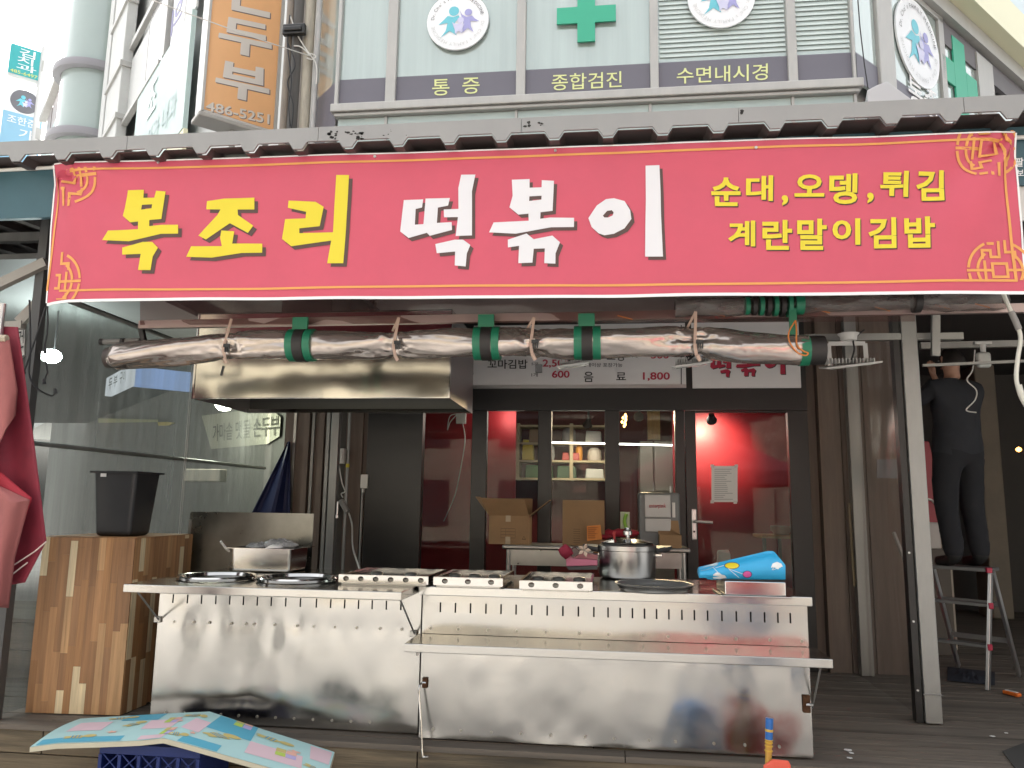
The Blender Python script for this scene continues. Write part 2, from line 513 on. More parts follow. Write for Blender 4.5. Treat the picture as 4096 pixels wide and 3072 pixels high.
def lay(name, pts, faces, mat_, parent, lift, step=.07, clip=False):
    """cut a flat print into small pieces and lay it on the banner cloth"""
    bm = bmesh.new()
    vs = [bm.verts.new((p[0], 0, p[1])) for p in pts]
    for f in faces:
        try: bm.faces.new([vs[i] for i in f])
        except ValueError: pass
    xs = [p[0] for p in pts]; zs = [p[1] for p in pts]
    def cut(co, no, outer=False):
        bmesh.ops.bisect_plane(bm, geom=bm.verts[:] + bm.edges[:] + bm.faces[:], plane_co=co, plane_no=no, clear_outer=outer)
    if clip:
        cut((bBL.x + .035, 0, 0), (-1, 0, 0), True); cut((bTR.x - .0, 0, 0), (1, 0, 0), True)
        cut((0, 0, max(bTL.z, bTR.z) - .035), (0, 0, 1), True); cut((0, 0, bBL.z - .0), (0, 0, -1), True)
    x = min(xs) + step
    while x < max(xs):
        cut((x, 0, 0), (1, 0, 0)); x += step
    z = min(zs) + step
    while z < max(zs):
        cut((0, 0, z), (0, 0, 1)); z += step
    bm.verts.ensure_lookup_table()
    mb = MB()
    bm.verts.index_update()
    mb.add([(v.co.x, ysurf(v.co.x, v.co.z) - lift, v.co.z) for v in bm.verts], [[v.index for v in f.verts] for f in bm.faces])
    bm.free()
    if mb.f:
        return mb.build(name, mat_, parent)
def px2(pts, ox, oy, sc, d=0):
    out = []
    for x, y in pts:
        p = P(ox + (x + d) / sc, oy + (y + d) / sc, YB)
        out.append((p.x, p.z))
    return out
Z4 = (0, 550, 1.4747)
Z5 = (1400, 550, 1.58)
Z6 = (2700, 500, 1.5845)
big = [  # hand lettering, traced stroke outlines
 (Z4, 'y', [[(765,318),(860,316),(855,362),(920,362),(932,322),(988,326),(962,487),(890,492),(888,528),(962,521),(1060,521),(1058,572),(955,573),(770,617),(618,613),(650,556),(822,545),(822,500),(775,505),(730,465)], [(845,402),(907,400),(903,423),(840,430)]]),
 (Z4, 'y', [[(733,655),(850,620),(905,620),(940,655),(910,705),(897,787),(825,787),(840,692),(733,697)]]),
 (Z4, 'y', [[(1230,382),(1330,366),(1508,361),(1507,430),(1408,430),(1410,462),(1500,525),(1468,567),(1362,510),(1222,606),(1177,583),(1290,462),(1308,430),(1225,430)]]),
 (Z4, 'y', [[(1312,553),(1388,558),(1376,630),(1450,629),(1552,630),(1550,682),(1430,684),(1255,712),(1105,708),(1135,646),(1315,645),(1305,595)]]),
 (Z4, 'y', [[(1710,379),(1868,386),(1915,415),(1890,527),(1770,540),(1770,568),(1968,563),(1990,229),(2065,229),(2032,748),(1937,748),(1958,612),(1722,645),(1668,602),(1688,487),(1808,482),(1812,444),(1705,421)]]),
 (Z5, 'w', [[(343,400),(465,395),(458,447),(418,457),(414,557),(468,553),(480,390),(634,387),(622,435),(558,447),(552,545),(645,540),(648,590),(508,627),(490,608),(375,641),(322,600)]]),
 (Z5, 'w', [[(705,241),(795,240),(773,345),(774,625),(671,629),(685,508),(597,509),(595,459),(688,456),(687,325)]]),
 (Z5, 'w', [[(543,679),(665,652),(718,652),(764,686),(742,740),(735,822),(666,815),(668,727),(552,737)]]),
 (Z5, 'w', [[(1025,274),(1137,271),(1137,326),(1213,324),(1214,279),(1291,284),(1282,471),(1206,480),(1204,521),(1268,513),(1417,514),(1416,571),(1272,574),(1050,615),(882,606),(910,543),(1131,533),(1130,489),(1066,494),(1010,448),(1030,375)], [(1136,380),(1213,377),(1211,401),(1134,409)]]),
 (Z5, 'w', [[(1000,653),(1118,614),(1163,650),(1280,626),(1328,667),(1300,738),(1299,802),(1229,800),(1233,707),(1163,710),(1155,797),(1066,801),(1071,692),(1001,702)]]),
 (Z5, 'w', [[(1507,515),(1560,437),(1618,397),(1668,391),(1735,409),(1770,465),(1778,520),(1735,578),(1667,612),(1608,621),(1570,608),(1527,570)], [(1598,500),(1625,470),(1655,466),(1666,480),(1660,498),(1632,511),(1608,511)]]),
 (Z5, 'w', [[(1867,187),(1954,184),(1962,350),(1965,500),(1977,758),(1864,758),(1866,560),(1869,400)]]),
]
for z, c, loops in big:
    pts, tri = poly_fill(loops)
    o = lay('letter', px2(pts, *z), tri, banner_y if c == 'y' else banner_w, banner, .0052)
    lay('letter_shadow', px2(pts, *z, d=20), tri, banner_s, o, .0028)
small = [('순', 228,340,413,520), ('대', 447,330,617,488), (',', 672,452,713,517), ('오', 752,325,940,462), ('뎅', 970,320,1148,508), (',', 1210,438,1252,503), ('튀', 1290,305,1470,463), ('김', 1520,295,1697,488),
         ('계', 333,612,505,775), ('란', 550,608,738,797), ('말', 770,600,957,797), ('이', 993,598,1168,765), ('김', 1218,592,1393,790), ('밥', 1443,590,1632,790)]
for ch, x0, y0, x1, y1 in small:
    vs, fs = glyph(ch, .028)
    pp = [(x0 + u * (x1 - x0), y1 - v * (y1 - y0)) for u, v in vs]
    o = lay('letter', px2(pp, *Z6), fs, banner_y, banner, .0052)
    lay('letter_shadow', px2(pp, *Z6, d=7), fs, banner_s, o, .0028)
def frame_line(a, b, wd):                 # border rule between two photo points
    p, q = P(*a, YB), P(*b, YB); n = max(2, int((q - p).length / .07)); pts, fs = [], []
    d = (q - p).normalized(); nx, nz = -d.z * wd / 2, d.x * wd / 2
    for i in range(n + 1):
        c = p.lerp(q, i / n); pts += [(c.x + nx, c.z + nz), (c.x - nx, c.z - nz)]
        if i: fs.append((2 * i - 2, 2 * i - 1, 2 * i + 1, 2 * i))
    lay('border_rule', pts, fs, banner_o, banner, .0036)
frame_line((258, 690), (4010, 566), .013)
frame_line((238, 1164), (4062, 1127), .013)
frame_line((248, 686), (190, 1164), .012)
frame_line((3998, 562), (4056, 1130), .014)
def medallion(cx, cy, R):
    c = P(cx, cy, YB); r = (P(cx + R, cy, YB) - c).length
    pts, fs = [], []
    def stroke(pl, wd=.085):
        for (xa, ya), (xb, yb) in zip(pl[:-1], pl[1:]):
            dx, dy = xb - xa, yb - ya; L = math.hypot(dx, dy); ex, ey = dx / L * wd / 2, dy / L * wd / 2; nx, ny = -dy / L * wd / 2, dx / L * wd / 2
            k = len(pts)
            for x, y in ((xa - ex + nx, ya - ey + ny), (xa - ex - nx, ya - ey - ny), (xb + ex - nx, yb + ey - ny), (xb + ex + nx, yb + ey + ny)):
                pts.append((c.x + x * r, c.z + y * r))
            fs.append((k, k + 1, k + 2, k + 3))
    def arc(rr, a0, a1):
        stroke([(rr * math.cos(rad(a0 + (a1 - a0) * t / 8)), rr * math.sin(rad(a0 + (a1 - a0) * t / 8))) for t in range(9)])
    for s in (0, 180):
        arc(.96, s + 8, s + 62); arc(.96, s - 62, s - 8); arc(.68, s + 8, s + 50); arc(.68, s - 50, s - 8)
        sg = 1 if s == 0 else -1
        stroke([(.22 * sg, 0), (.97 * sg, 0)]); stroke([(.45 * sg, -.28), (.45 * sg, .28)])
        stroke([(-.5, .42 * sg), (-.5, .66 * sg), (-.24, .66 * sg), (-.24, .44 * sg), (.02, .44 * sg), (.02, .92 * sg)])
        stroke([(.22, .95 * sg), (.22, .6 * sg), (.5, .6 * sg), (.5, .42 * sg)]); stroke([(-.3, .88 * sg), (-.16, .88 * sg)])
    stroke([(-.22, -.22), (.22, -.22), (.22, .22), (-.22, .22), (-.22, -.22)])
    lay('medallion', pts, fs, banner_o, banner, .0032, step=.1, clip=True)
medallion(275, 708, 122); medallion(214, 1128, 114); medallion(3945, 598, 134); medallion(3992, 1086, 136)
screw_m = M('screw_metal', (.55, .55, .53), .35, .8)
for x, y in ((640, 655), (1502, 630), (2222, 607), (3020, 600)):
    p = P(x, y, YB); p.y = ysurf(p.x, p.z)
    MB().lathe([(0.0, .006), (.008, .004), (.009, -.004)], (0, 0, 0), 10).build('screw', screw_m, banner) if False else MB().tube([(p.x, p.y - .008, p.z), (p.x, p.y + .004, p.z)], .008, 10).build('screw', screw_m, banner)
MB().prism([P(3905, 543, 4.13), P(3960, 520 + 20, 4.13), P(3985, 555, 4.13), P(3930, 560, 4.13)], (0, .012, .004)).build('tie_corner', white_vinyl, banner)

# ------------------------------------------------------------------ corner building above the canopy: middle bay and two wings running back at 45 degrees
wall_pale = M('pale_wall_panel', (0.56, 0.57, 0.56), 0.6, var=.05, vs=1.5)
mull_m = M('grey_window_frame', (0.46, 0.455, 0.44), 0.5, .2, var=.08, vs=6, stretch=(1, 1, .3))
clin_glass = M('pale_backed_glass', (0.43, 0.50, 0.48), 0.03, 0.3, spec=.9, coat=.6, var=.08, vs=2.5, stretch=(2.5, 2.5, .12))
strip_glass = M('pale_blue_glass', (0.44, 0.53, 0.52), 0.2, var=.05, vs=1.5)
band_m = M('grey_violet_film', (0.155, 0.15, 0.185), 0.5, var=.04, vs=3)
band_y = M('pale_yellow_letters', (0.72, 0.76, 0.36), 0.5)
cross_g = M('green_cross_film', (0.05, 0.42, 0.27), 0.5)
lg_teal = M('logo_teal', (0.16, 0.55, 0.66), .5); lg_vio = M('logo_violet', (0.36, 0.36, 0.66), .5); lg_lil = M('logo_lilac', (0.62, 0.62, 0.82), .5)
lg_white = M('logo_white', (.85, .87, .9), .45); lg_ink = M('logo_ink', (.16, .16, .18), .6); lg_faint = M('logo_faint_ink', (.6, .62, .63), .6)
dark_lint = M('dark_lintel', (0.15, 0.14, 0.15), .6, var=.1, vs=4)
YW = 7.3
bay = thing('clinic_building', 'pale office building with clinic windows, grey mullions and lettered violet bands', 'building', (0, 7.3, 3.6))
OL, OR = V((P(1362, 318, YW).x, YW, 0)), V((P(3410, 217, YW).x, YW, 0))
dL, dR = V((-.7071, .7071, 0)), V((.7071, .7071, 0))
nL, nR = V((-.7071, -.7071, 0)), V((.7071, -.7071, 0))
ZT = 20.0
k_ = .14
body = [(OL.x + k_ * .4, YW + k_), (OR.x - k_ * .4, YW + k_), (OR.x + 21.2 - k_, YW + 21.2 + k_), (0, 34), (OL.x - 10.9 + k_, YW + 10.9 + k_)]
MB().prism([(x, y, 3.62) for x, y in body], (0, 0, ZT - 3.62)).build('wall', wall_pale, bay)
f_ = lambda t, k: OL + dL * t - nL * k
MB().prism([f_(15.4, .14) + V((0, 0, 3.62)), f_(29.0, .14) + V((0, 0, 3.62)), f_(29.0, 6) + V((0, 0, 3.62)), f_(15.4, 6) + V((0, 0, 3.62))], (0, 0, 13.4)).build('low_wing_wall', wall_pale, bay)
zs = P(2070, 393, YW).z                     # bottom of the lettered bands
zbt = P(2070, 283, YW).z
pane_x = [(1362, 1548), (1588, 2066), (2103, 2600), (2634, 3150), (3188, 3408)]
px_at = lambda x, y=300: P(x, y, YW).x
for a, b in pane_x:
    MB().box((px_at(a), YW, zs), (px_at(b), YW + .02, 8.4)).build('window_pane', clin_glass, bay)
    MB().box((px_at(a), YW - .006, zs + .005), (px_at(b), YW - .002, zbt)).build('lettered_band', band_m, bay)
for a, b in ((1348, 1362), (1548, 1588), (2066, 2103), (2600, 2634), (3150, 3188), (3408, 3420)):
    MB().box((px_at(a), YW - .05, zs - .01), (px_at(b), YW + .1, 8.4)).build('mullion', mull_m, bay, bevel=.008)
MB().box((OL.x - .06, YW - .10, zs - .10), (OR.x + .06, YW + .1, zs - .011)).build('sill', mull_m, bay, bevel=.01)
MB().box((OL.x - .03, YW - .07, zs - .14), (OR.x + .03, YW + .1, zs - .103)).build('sill', mull_m, bay, bevel=.01)
prev = OL.x
for x in (1548, 2066, 2600, 3170, 3420):
    X = px_at(x, 430)
    MB().box((prev, YW - .01, 4.2), (X - .015, YW + .02, zs - .145)).build('spandrel_pane', strip_glass, bay)
    MB().box((X - .013, YW - .03, 4.2), (X + .013, YW + .02, zs - .145)).build('spandrel_bar', mull_m, bay)
    prev = X + .015
def q4(z, *pts):
    ox, oy, sc = z
    return [P(ox + x / sc, oy + y / sc, YW - .008) for x, y in pts]
ZA, ZBz = (1200, 0, 1.4747), (2600, 0, 1.4786)
for ch, x0, y0, x1, y1 in (('통', 780, 470, 882, 566), ('증', 958, 461, 1060, 556)):
    text('lettering', ch, q4(ZA, (x0, y0), (x1, y0 - 4), (x1, y1 - 4), (x0, y1)), band_y, bay, .006)
text('lettering', '종합검진', q4(ZA, (1485, 440), (1898, 420), (1898, 515), (1485, 536)), band_y, bay, .006)
text('lettering', '수면내시경', q4(ZBz, (158, 403), (697, 376), (697, 474), (158, 497)), band_y, bay, .006)
# raw glyphs for lettering that runs round a disc
_raw = {}
def raw_glyph(ch):
    if ch not in _raw:
        _fc.body = ch; _fc.offset = 0.0
        me = _fo.to_mesh()
        _raw[ch] = ([(v.co.x, v.co.y) for v in me.vertices], [tuple(p.vertices) for p in me.polygons])
        _fo.to_mesh_clear()
    return _raw[ch]
def ell(cx, cy, r, n=20, ry=None):
    return [(cx + r * math.cos(2 * math.pi * i / n), cy + (ry or r) * math.sin(2 * math.pi * i / n)) for i in range(n)]
LG = [('t', ell(957, 190, 90)), ('t', [(850,275),(950,305),(1040,275),(1065,320),(1022,362),(985,400),(975,470),(990,560),(1015,655),(890,565),(735,680),(820,560),(850,410),(685,437),(780,350)]),
      ('v', ell(1213, 232, 65)), ('v', [(1062,185),(1100,265),(1180,320),(1280,300),(1330,360),(1412,415),(1255,400),(1262,500),(1312,612),(1205,530),(1118,610),(1120,450),(1135,380),(1100,330)]),
      ('l', ell(1080, 375, 58)), ('l', [(930,405),(985,440),(1105,440),(1150,450),(1115,545),(1113,630),(1045,580),(985,640),(985,560)])]
def logo(c, U, nrm, R, parent, back=None, ink=None, full=True):
    """round clinic emblem: disc, family of three figures, ring of lettering"""
    c, U, nrm = V(c), V(U), V(nrm); W = V((0, 0, 1))
    disc = MB().prism([c + (U * math.cos(t * math.pi / 24) + W * math.sin(t * math.pi / 24)) * R for t in range(48)], nrm * .02).build('emblem_disc', back or lg_white, parent)
    for i, (k, pl) in enumerate(LG):
        pts, tri = poly_fill([[((x - 1025) / 545, (375 - y) / 545) for x, y in pl]])
        MB().add([c + nrm * (.024 + i * .0015) + (U * x + W * y) * R for x, y in pts], tri).build('emblem_figure', {'t': lg_teal, 'v': lg_vio, 'l': lg_lil}[k], parent)
    if full:
        s = "Dr. Cho' s FAMILY MEDICINE"
        adv = {'i': .28, 'I': .3, '.': .3, "'": .25, ' ': .35, 'r': .4, 's': .52, 'M': .88, 'o': .6, 'h': .6, 'L': .56, 'E': .6, 'F': .58, 'Y': .66}
        for base, mt in ((176, ink or lg_ink), (-4, lg_faint)):
            tot = sum(adv.get(ch, .7) for ch in s); a = base; mb = MB()
            for ch in s:
                wv = adv.get(ch, .7) / tot * 166
                if ch != ' ':
                    vs, fs = raw_glyph(ch); th = rad(a); er = U * math.cos(th) + W * math.sin(th); et = U * math.sin(th) - W * math.cos(th)
                    h = .155
                    mb.add([c + nrm * .026 + (er * (.765 + y * h) + et * x * h) * R for x, y in vs], fs)
                a -= wv
            mb.build('emblem_lettering', mt, parent, kind='stuff')
def Rpx(x, y, r, Y): return (P(x + r, y, Y) - P(x - r, y, Y)).length / 2
logo(P(1832, 88, YW - .03), (1, 0, 0), (0, -1, 0), Rpx(1832, 88, 122, YW), bay)
logo(P(2884, -6, YW - .03), (1, 0, 0), (0, -1, 0), Rpx(2884, 0, 134, YW), bay)
c = P(2345, 62, YW - .03); a, b = Rpx(2345, 62, 35, YW), Rpx(2345, 62, 117, YW)
cr = [(-a, b), (a, b), (a, a), (b, a), (b, -a), (a, -a), (a, -b), (-a, -b), (-a, -a), (-b, -a), (-b, a), (-a, a)]
MB().prism([c + V((x, 0, z)) for x, z in cr], (0, -.02, 0)).build('green_cross', cross_g, bay)
slat_m = M('blind_slat', (.60, .68, .66), .5)
for (xa, xb, zb_) in ((2640, 3146, zbt + .02), (3192, 3404, zbt + .02)):
    bl = MB().box((px_at(xa), YW - .003, 8.3), (px_at(xb), YW + .02, 8.34)).build('blind_rail', slat_m, bay)
    for i in range(22):
        z = zb_ + .03 + i * .052
        MB().add([(px_at(xa), YW - .014, z), (px_at(xb), YW - .014, z), (px_at(xb), YW - .002, z + .030), (px_at(xa), YW - .002, z + .030)], [(0, 1, 2, 3)]).build('blind_slat', slat_m, bay)

def on(side, x, y):
    """photo point -> (distance along the wing, height)"""
    o, d = (OL, dL) if side == 'L' else (OR, dR)
    p = PW(x, y, o, d); q = V((p.x, p.y, 0)) - o
    return q.dot(d), p.z
def wbox(side, t0, t1, z0, z1, o0, o1, mat_, name, bevel=0, parent=None):
    o, d, n = (OL, dL, nL) if side == 'L' else (OR, dR, nR)
    f = lambda t, z, k: o + d * t + n * k + V((0, 0, z))
    t0, t1 = min(t0, t1), max(t0, t1)
    return MB().hexa([f(t0, z0, o0), f(t1, z0, o0), f(t1, z0, o1), f(t0, z0, o1), f(t0, z1, o0), f(t1, z1, o0), f(t1, z1, o1), f(t0, z1, o1)]).build(name, mat_, parent or bay, bevel=bevel)
# right wing
tr = lambda x, y=260: on('R', x, y)[0]
zr = lambda x, y: on('R', x, y)[1]
wbox('R', .02, tr(3498), zs, 8.4, 0, .02, clin_glass, 'window_pane')
wbox('R', .02, tr(3498), zs + .005, zbt, .022, .026, band_m, 'lettered_band')
wbox('R', tr(3500), tr(3560), zs - .1, 8.4, -.05, .06, mull_m, 'corner_post', .01)
zA, zB_ = 6.85, 6.615
wbox('R', tr(3562), tr(3745), zs - .6, zA, 0, .02, clin_glass, 'window_pane')
wbox('R', tr(3562), tr(3745), zs - .6, zbt + .02, .022, .026, band_m, 'lettered_band')
wbox('R', tr(3747), tr(3766), zs - .6, zA + .05, -.02, .05, mull_m, 'window_frame')
wbox('R', tr(3562), tr(3766), zA + .002, zA + .07, .021, .05, mull_m, 'window_frame')
wbox('R', tr(3768), tr(3888), zs - 1, zB_, 0, .02, clin_glass, 'window_pane')
wbox('R', tr(3889), tr(3948), zs - 1, zA, -.02, .06, mull_m, 'window_frame')
wbox('R', tr(3950), tr(4150), zs - 1, zB_ - .15, 0, .02, clin_glass, 'window_pane')
zl = 6.90
wbox('R', tr(3768), tr(4150) + 3, zB_ + .004, zl, -.02, .04, dark_lint, 'lintel')
wbox('R', tr(3562), tr(4150) + 3, 6.925, 7.12, -.02, .12, mull_m, 'lintel')
zy = 6.98
sgn_y = M('pale_yellow_sign_face', (.80, .78, .56), .5); sgn_b = M('pale_blue_sign_face', (.62, .72, .76), .5, var=.05, vs=2)
wbox('R', tr(3600), tr(4150) + 5, 7.125, zy + .65, .02, .30, sgn_y, 'wing_sign_border')
wbox('R', tr(3600), tr(4150) + 5, zy + .652, zy + 2.4, .02, .28, sgn_b, 'wing_sign_face')
cw = OR + dR * tr(3655, 180) + nR * .03 + V((0, 0, zr(3655, 182)))
logo(cw, dR, nR, .50, bay, full=True)
tcx, zcx = tr(3826, 320), zr(3826, 325)
for (da, db, za, zbb) in ((-.16, .16, -.5, .5), (-.46, -.165, -.15, .15), (.165, .46, -.15, .15)):
    wbox('R', tcx + da, tcx + db, zcx + za, zcx + zbb, .03, .05, cross_g, 'green_cross')
o_ = OR + dR * tr(3618, 350) + nR * .04; zz0 = zr(3640, 372)
text('lettering', '통', [o_ + V((0, 0, zz0 + .17)), o_ + dR * .34 + V((0, 0, zz0 + .17)), o_ + dR * .34 + V((0, 0, zz0 - .17)), o_ + V((0, 0, zz0 - .17))], white_vinyl, bay, .01, lift=(0, 0, 0))
o_ = OR + dR * tr(3682, 400) + nR * .04
text('lettering', '증', [o_ + V((0, 0, zz0 + .17)), o_ + dR * .34 + V((0, 0, zz0 + .17)), o_ + dR * .34 + V((0, 0, zz0 - .17)), o_ + V((0, 0, zz0 - .17))], white_vinyl, bay, .01, lift=(0, 0, 0))
# white cover box at the foot of the right corner
pc = lambda x, y: P(x, y, 6.95)
MB().prism([pc(3468, 360), pc(3510, 338), pc(3550, 324), pc(3665, 410), pc(3660, 470), pc(3470, 470)], (.05, .22, 0)).build('vent_cover', M('white_sheet_metal', (.52, .52, .54), .5), bevel=.01, label='white sheet metal cover jutting up behind the canopy by the right wing', cat='vent cover')
MB().tube([P(3430, -20, 7.15), P(3440, 110, 7.15), P(3458, 260, 7.15), P(3472, 352, 7.15)], .006, 6).build('wall_wire', cable_blk, label='thin wire hanging down the glass at the right corner of the bay', cat='wire')

# left wing
tl = lambda x, y=300: on('L', x, y)[0]
zl_ = lambda x, y: on('L', x, y)[1]
wbox('L', .02, tl(1270), zs, 8.4, 0, .02, clin_glass, 'window_pane')
wbox('L', .02, tl(1270), zs - .3, zbt, .022, .026, band_m, 'lettered_band')
wing_sign = M('pale_cyan_sign_face', (.46, .58, .565), .5, var=.04, vs=1)
win_dark = M('grey_wing_window', (.36, .36, .37), .25, var=.1, vs=2)
zc = zl_(680, 227)
wbox('L', tl(573, 386), tl(790, 90), zc - 2.2, zc, .02, .10, wing_sign, 'wing_sign_face')
wbox('L', tl(640, 450), tl(775, 300), zc - 3.2, zc - 2.21, .02, .09, sgn_y, 'wing_sign_border')
zw = zl_(595, 95)
wbox('L', tl(600, 200), tl(672, 100), zc + .1, zw, .0, .03, win_dark, 'window_pane')
wbox('L', tl(530, 250), tl(598, 200), zc + .1, zw - .25, .0, .03, wall_pale, 'window_poster')
for x in (528, 674):
    wbox('L', tl(x, 200) - .08, tl(x, 200) + .08, zc + .06, zw + .05, .0, .10, mull_m, 'window_frame')
wbox('L', tl(530, 250), tl(672, 100), zw + .002, zw + .14, .0, .10, mull_m, 'window_frame')
wbox('L', tl(530, 250), tl(672, 100), zc + .002, zc + .098, .0, .12, mull_m, 'window_frame')
wbox('L', tl(690, 150), tl(745, 60), zc + .1, ZT, .0, .03, lg_white, 'window_poster')
wbox('L', tl(748, 60), tl(790, 60), zc + .1, ZT, .0, .03, wall_pale, 'window_pane')
def wtext(body_, t0, t1, z0, z1, mt, bold=0.0, off=.12):
    f = lambda t, z: OL + dL * t + nL * off + V((0, 0, z))
    text('lettering', body_, [f(t0, z1), f(t1, z1), f(t1, z0), f(t0, z0)], mt, bay, bold, lift=(0, 0, 0))
faint = M('faint_print', (.46, .56, .58), .6); viol = M('violet_print', (.34, .33, .55), .6)
wtext('의', tl(738, 30), tl(694, 100), zl_(715, 110), zl_(715, 20), viol, .01, .04)
wtext('소아과 내과', tl(600, 420), tl(740, 300), zc - 1.75, zc - 1.2, faint, 0)
wtext('조', tl(615, 420), tl(650, 380), zc - .95, zc - .25, lg_white, .01)
for x0, x1 in ((476, 527), (455, 470)):
    wbox('L', tl(x0, 300), tl(x1, 300), 4, ZT, .0, .22, wall_pale, 'pilaster', .02)
for y in (130, 330, 500):
    z = zl_(500, y); wbox('L', tl(474, 300), tl(529, 300), z, z + .12, .0, .27, mull_m, 'pilaster_collar')
# bowed glass stair tower on the wing
tc0 = tl(405)
axis = OL + dL * tc0 + nL * .05
rt = .90
tower = M('tower_glass', (.40, .48, .46), .06, spec=.9, coat=.5, var=.04, vs=.5)
ring_m = M('tower_ring_grey', (.34, .33, .36), .5)
mb = MB()
for z0, z1 in ((4, ZT),):
    mb.lathe([(rt, z0), (rt, z1)], (axis.x, axis.y, 0), 48)
st = mb.build('stair_tower_glass', tower, bay, smooth=True)
for y in (270, 547):
    d = ray(400, y); z = EYE + d.z / math.hypot(d.x, d.y) * (math.hypot(axis.x, axis.y) - rt)
    MB().lathe([(rt + .01, z - .08), (rt + .20, z - .08), (rt + .22, z), (rt + .20, z + .12), (rt + .01, z + .12)], (axis.x, axis.y, 0), 48).build('tower_ring', ring_m, bay, smooth=True, ang=30)
wbr = M('pinkish_brown_window', (.34, .30, .30), .3)
for i in range(7):
    wbox('L', 17.2 + i * 1.6, 18.5 + i * 1.6, 15.0, 16.6, .0, .05, wbr, 'window_pane')
wbox('L', 17.0, 28.8, 8.5, 14.75, .06, .2, wing_sign, 'wing_sign_face')
wbox('L', 16.9, 29.0, 16.8, 17.02, .0, .25, mull_m, 'roof_edge')
# soil pipes and cables in the recess beside the bay
pipe_cols = [((.19, .16, .13), 1150, .05), ((.07, .065, .06), 1185, .07), ((.36, .33, .27), 1228, .055), ((.24, .22, .2), 1206, .035), ((.42, .42, .42), 1263, .03)]
pl_names = ['brown drain pipe nearest the orange sign', 'dark cable duct between the drain pipes', 'cream soil pipe tied with white cord', 'slim grey pipe between duct and cream pipe', 'thin light pipe against the clinic glass']
for i, (col, x, r) in enumerate(pipe_cols):
    p = P(x, 300, 7.45)
    MB().tube([(p.x, 7.45, 3.5), (p.x, 7.45, 9.5)], r, 14).build('drain_pipe', M('pipe_paint_' + 'abcde'[i], col, .55, var=.25, vs=5, stretch=(3, 3, .6)), smooth=True, label=pl_names[i], cat='pipe', group='pipes beside the clinic bay')
mb = MB()
q = P(1180, 130, 7.36)
mb.box((q.x - .12, 7.30, q.z - .05), (q.x + .13, 7.36, q.z + .07))
mb.box((q.x - .10, 7.28, q.z - .02), (q.x + .10, 7.30, q.z + .03))
mb.build('cable_clamp', black_paint, bevel=.01, label='black cable clamp bracket across the drain pipes', cat='bracket')
for i, (pts, lab) in enumerate((([(1160, 60), (1150, 180), (1165, 320), (1155, 420), (1160, 505)], 'loose black cable hanging beside the orange sign'), ([(1150, 170), (1180, 260), (1150, 330), (1172, 420), (1165, 515)], 'tangled black cable below the clamp bracket'))):
    MB().tube(curve_pts([P(x, y, 7.33) for x, y in pts]), .008, 6).build('loose_cable', cable_blk, label=lab, cat='cable')
MB().tube(curve_pts([P(608, 0, 6.2), P(800, 72, 6.4), P(1060, 165, 6.8), P(1245, 225, 7.36)]), .006, 6).build('tie_cord', white_pl, label='white cord stretched from the upper left to the cream pipe', cat='cord')
mb = MB()
for pts in ([(1176, 183), (1200, 186), (1225, 205), (1245, 225)], [(1245, 225), (1262, 250), (1268, 290), (1265, 335)], [(1228, 222), (1245, 215), (1263, 226), (1247, 238), (1228, 232)], [(1160, 60), (1185, 130), (1220, 190), (1245, 225)]):
    mb.tube(curve_pts([P(x, y, 7.37) for x, y in pts]), .007, 6)
mb.build('knotted_cord', white_pl, label='knotted white cord round the cream soil pipe', cat='cord')

# orange blade sign on the left wing
att = OL + dL * tl(1130, 260)
def sgn(s_, z_, k=0.0):                     # s: metres out from the wall, k: along the wing
    return att + nL * s_ + dL * k + V((0, 0, z_))
def s_at(x, y):
    p = PW(x, y, att, nL); q_ = V((p.x, p.y, 0)) - V((att.x, att.y, 0)); return q_.dot(nL), p.z
s1, zq = s_at(804, 456); s0, zq0 = s_at(1098, 522)
zq = (zq + zq0) / 2
osign = thing('blade_sign', 'orange vertical blade sign with grey Korean letters and phone number 486-5251', 'sign', sgn((s0 + s1) / 2, zq))
or_m = M('orange_sign_face', (.82, .46, .22), .5, var=.04, vs=2); or_l = M('pale_grey_letters', (.66, .62, .58), .5); or_s = M('grey_letter_shadow', (.20, .17, .17), .6)
hx = lambda a0, a1, z0, z1, k0, k1: [sgn(a1, z0, k0), sgn(a0, z0, k0), sgn(a0, z0, k1), sgn(a1, z0, k1), sgn(a1, z1, k0), sgn(a0, z1, k0), sgn(a0, z1, k1), sgn(a1, z1, k1)]
MB().hexa(hx(s0, s1, zq, ZT, 0, .28)).build('sign_box', M('white_sign_box', (.72, .72, .72), .5), osign, bevel=.02)
MB().hexa(hx(s0 + .02, s1 - .02, zq + .03, ZT, -.008, -.002)).build('sign_face', or_m, osign)
MB().hexa(hx(s0 - .02, s1 + .03, zq - .06, zq - .002, -.02, .30)).build('sign_base', M('sign_base_grey', (.40, .39, .37), .5), osign, bevel=.015)
MB().hexa(hx(s0 - .02, s0 + .018, zq, ZT, -.03, -.009)).build('edge_trim', mull_m, osign)
MB().hexa(hx(s1 - .018, s1 + .012, zq, ZT, -.03, -.009)).build('edge_trim', mull_m, osign)
Z1 = (0, 0, 1.58)
def sq(pts, k=-.012, d=0):
    out = []
    for x, y in pts:
        s_, z_ = s_at((x + d) / 1.58, (y + d) / 1.58); out.append(sgn(s_, z_, k))
    return out
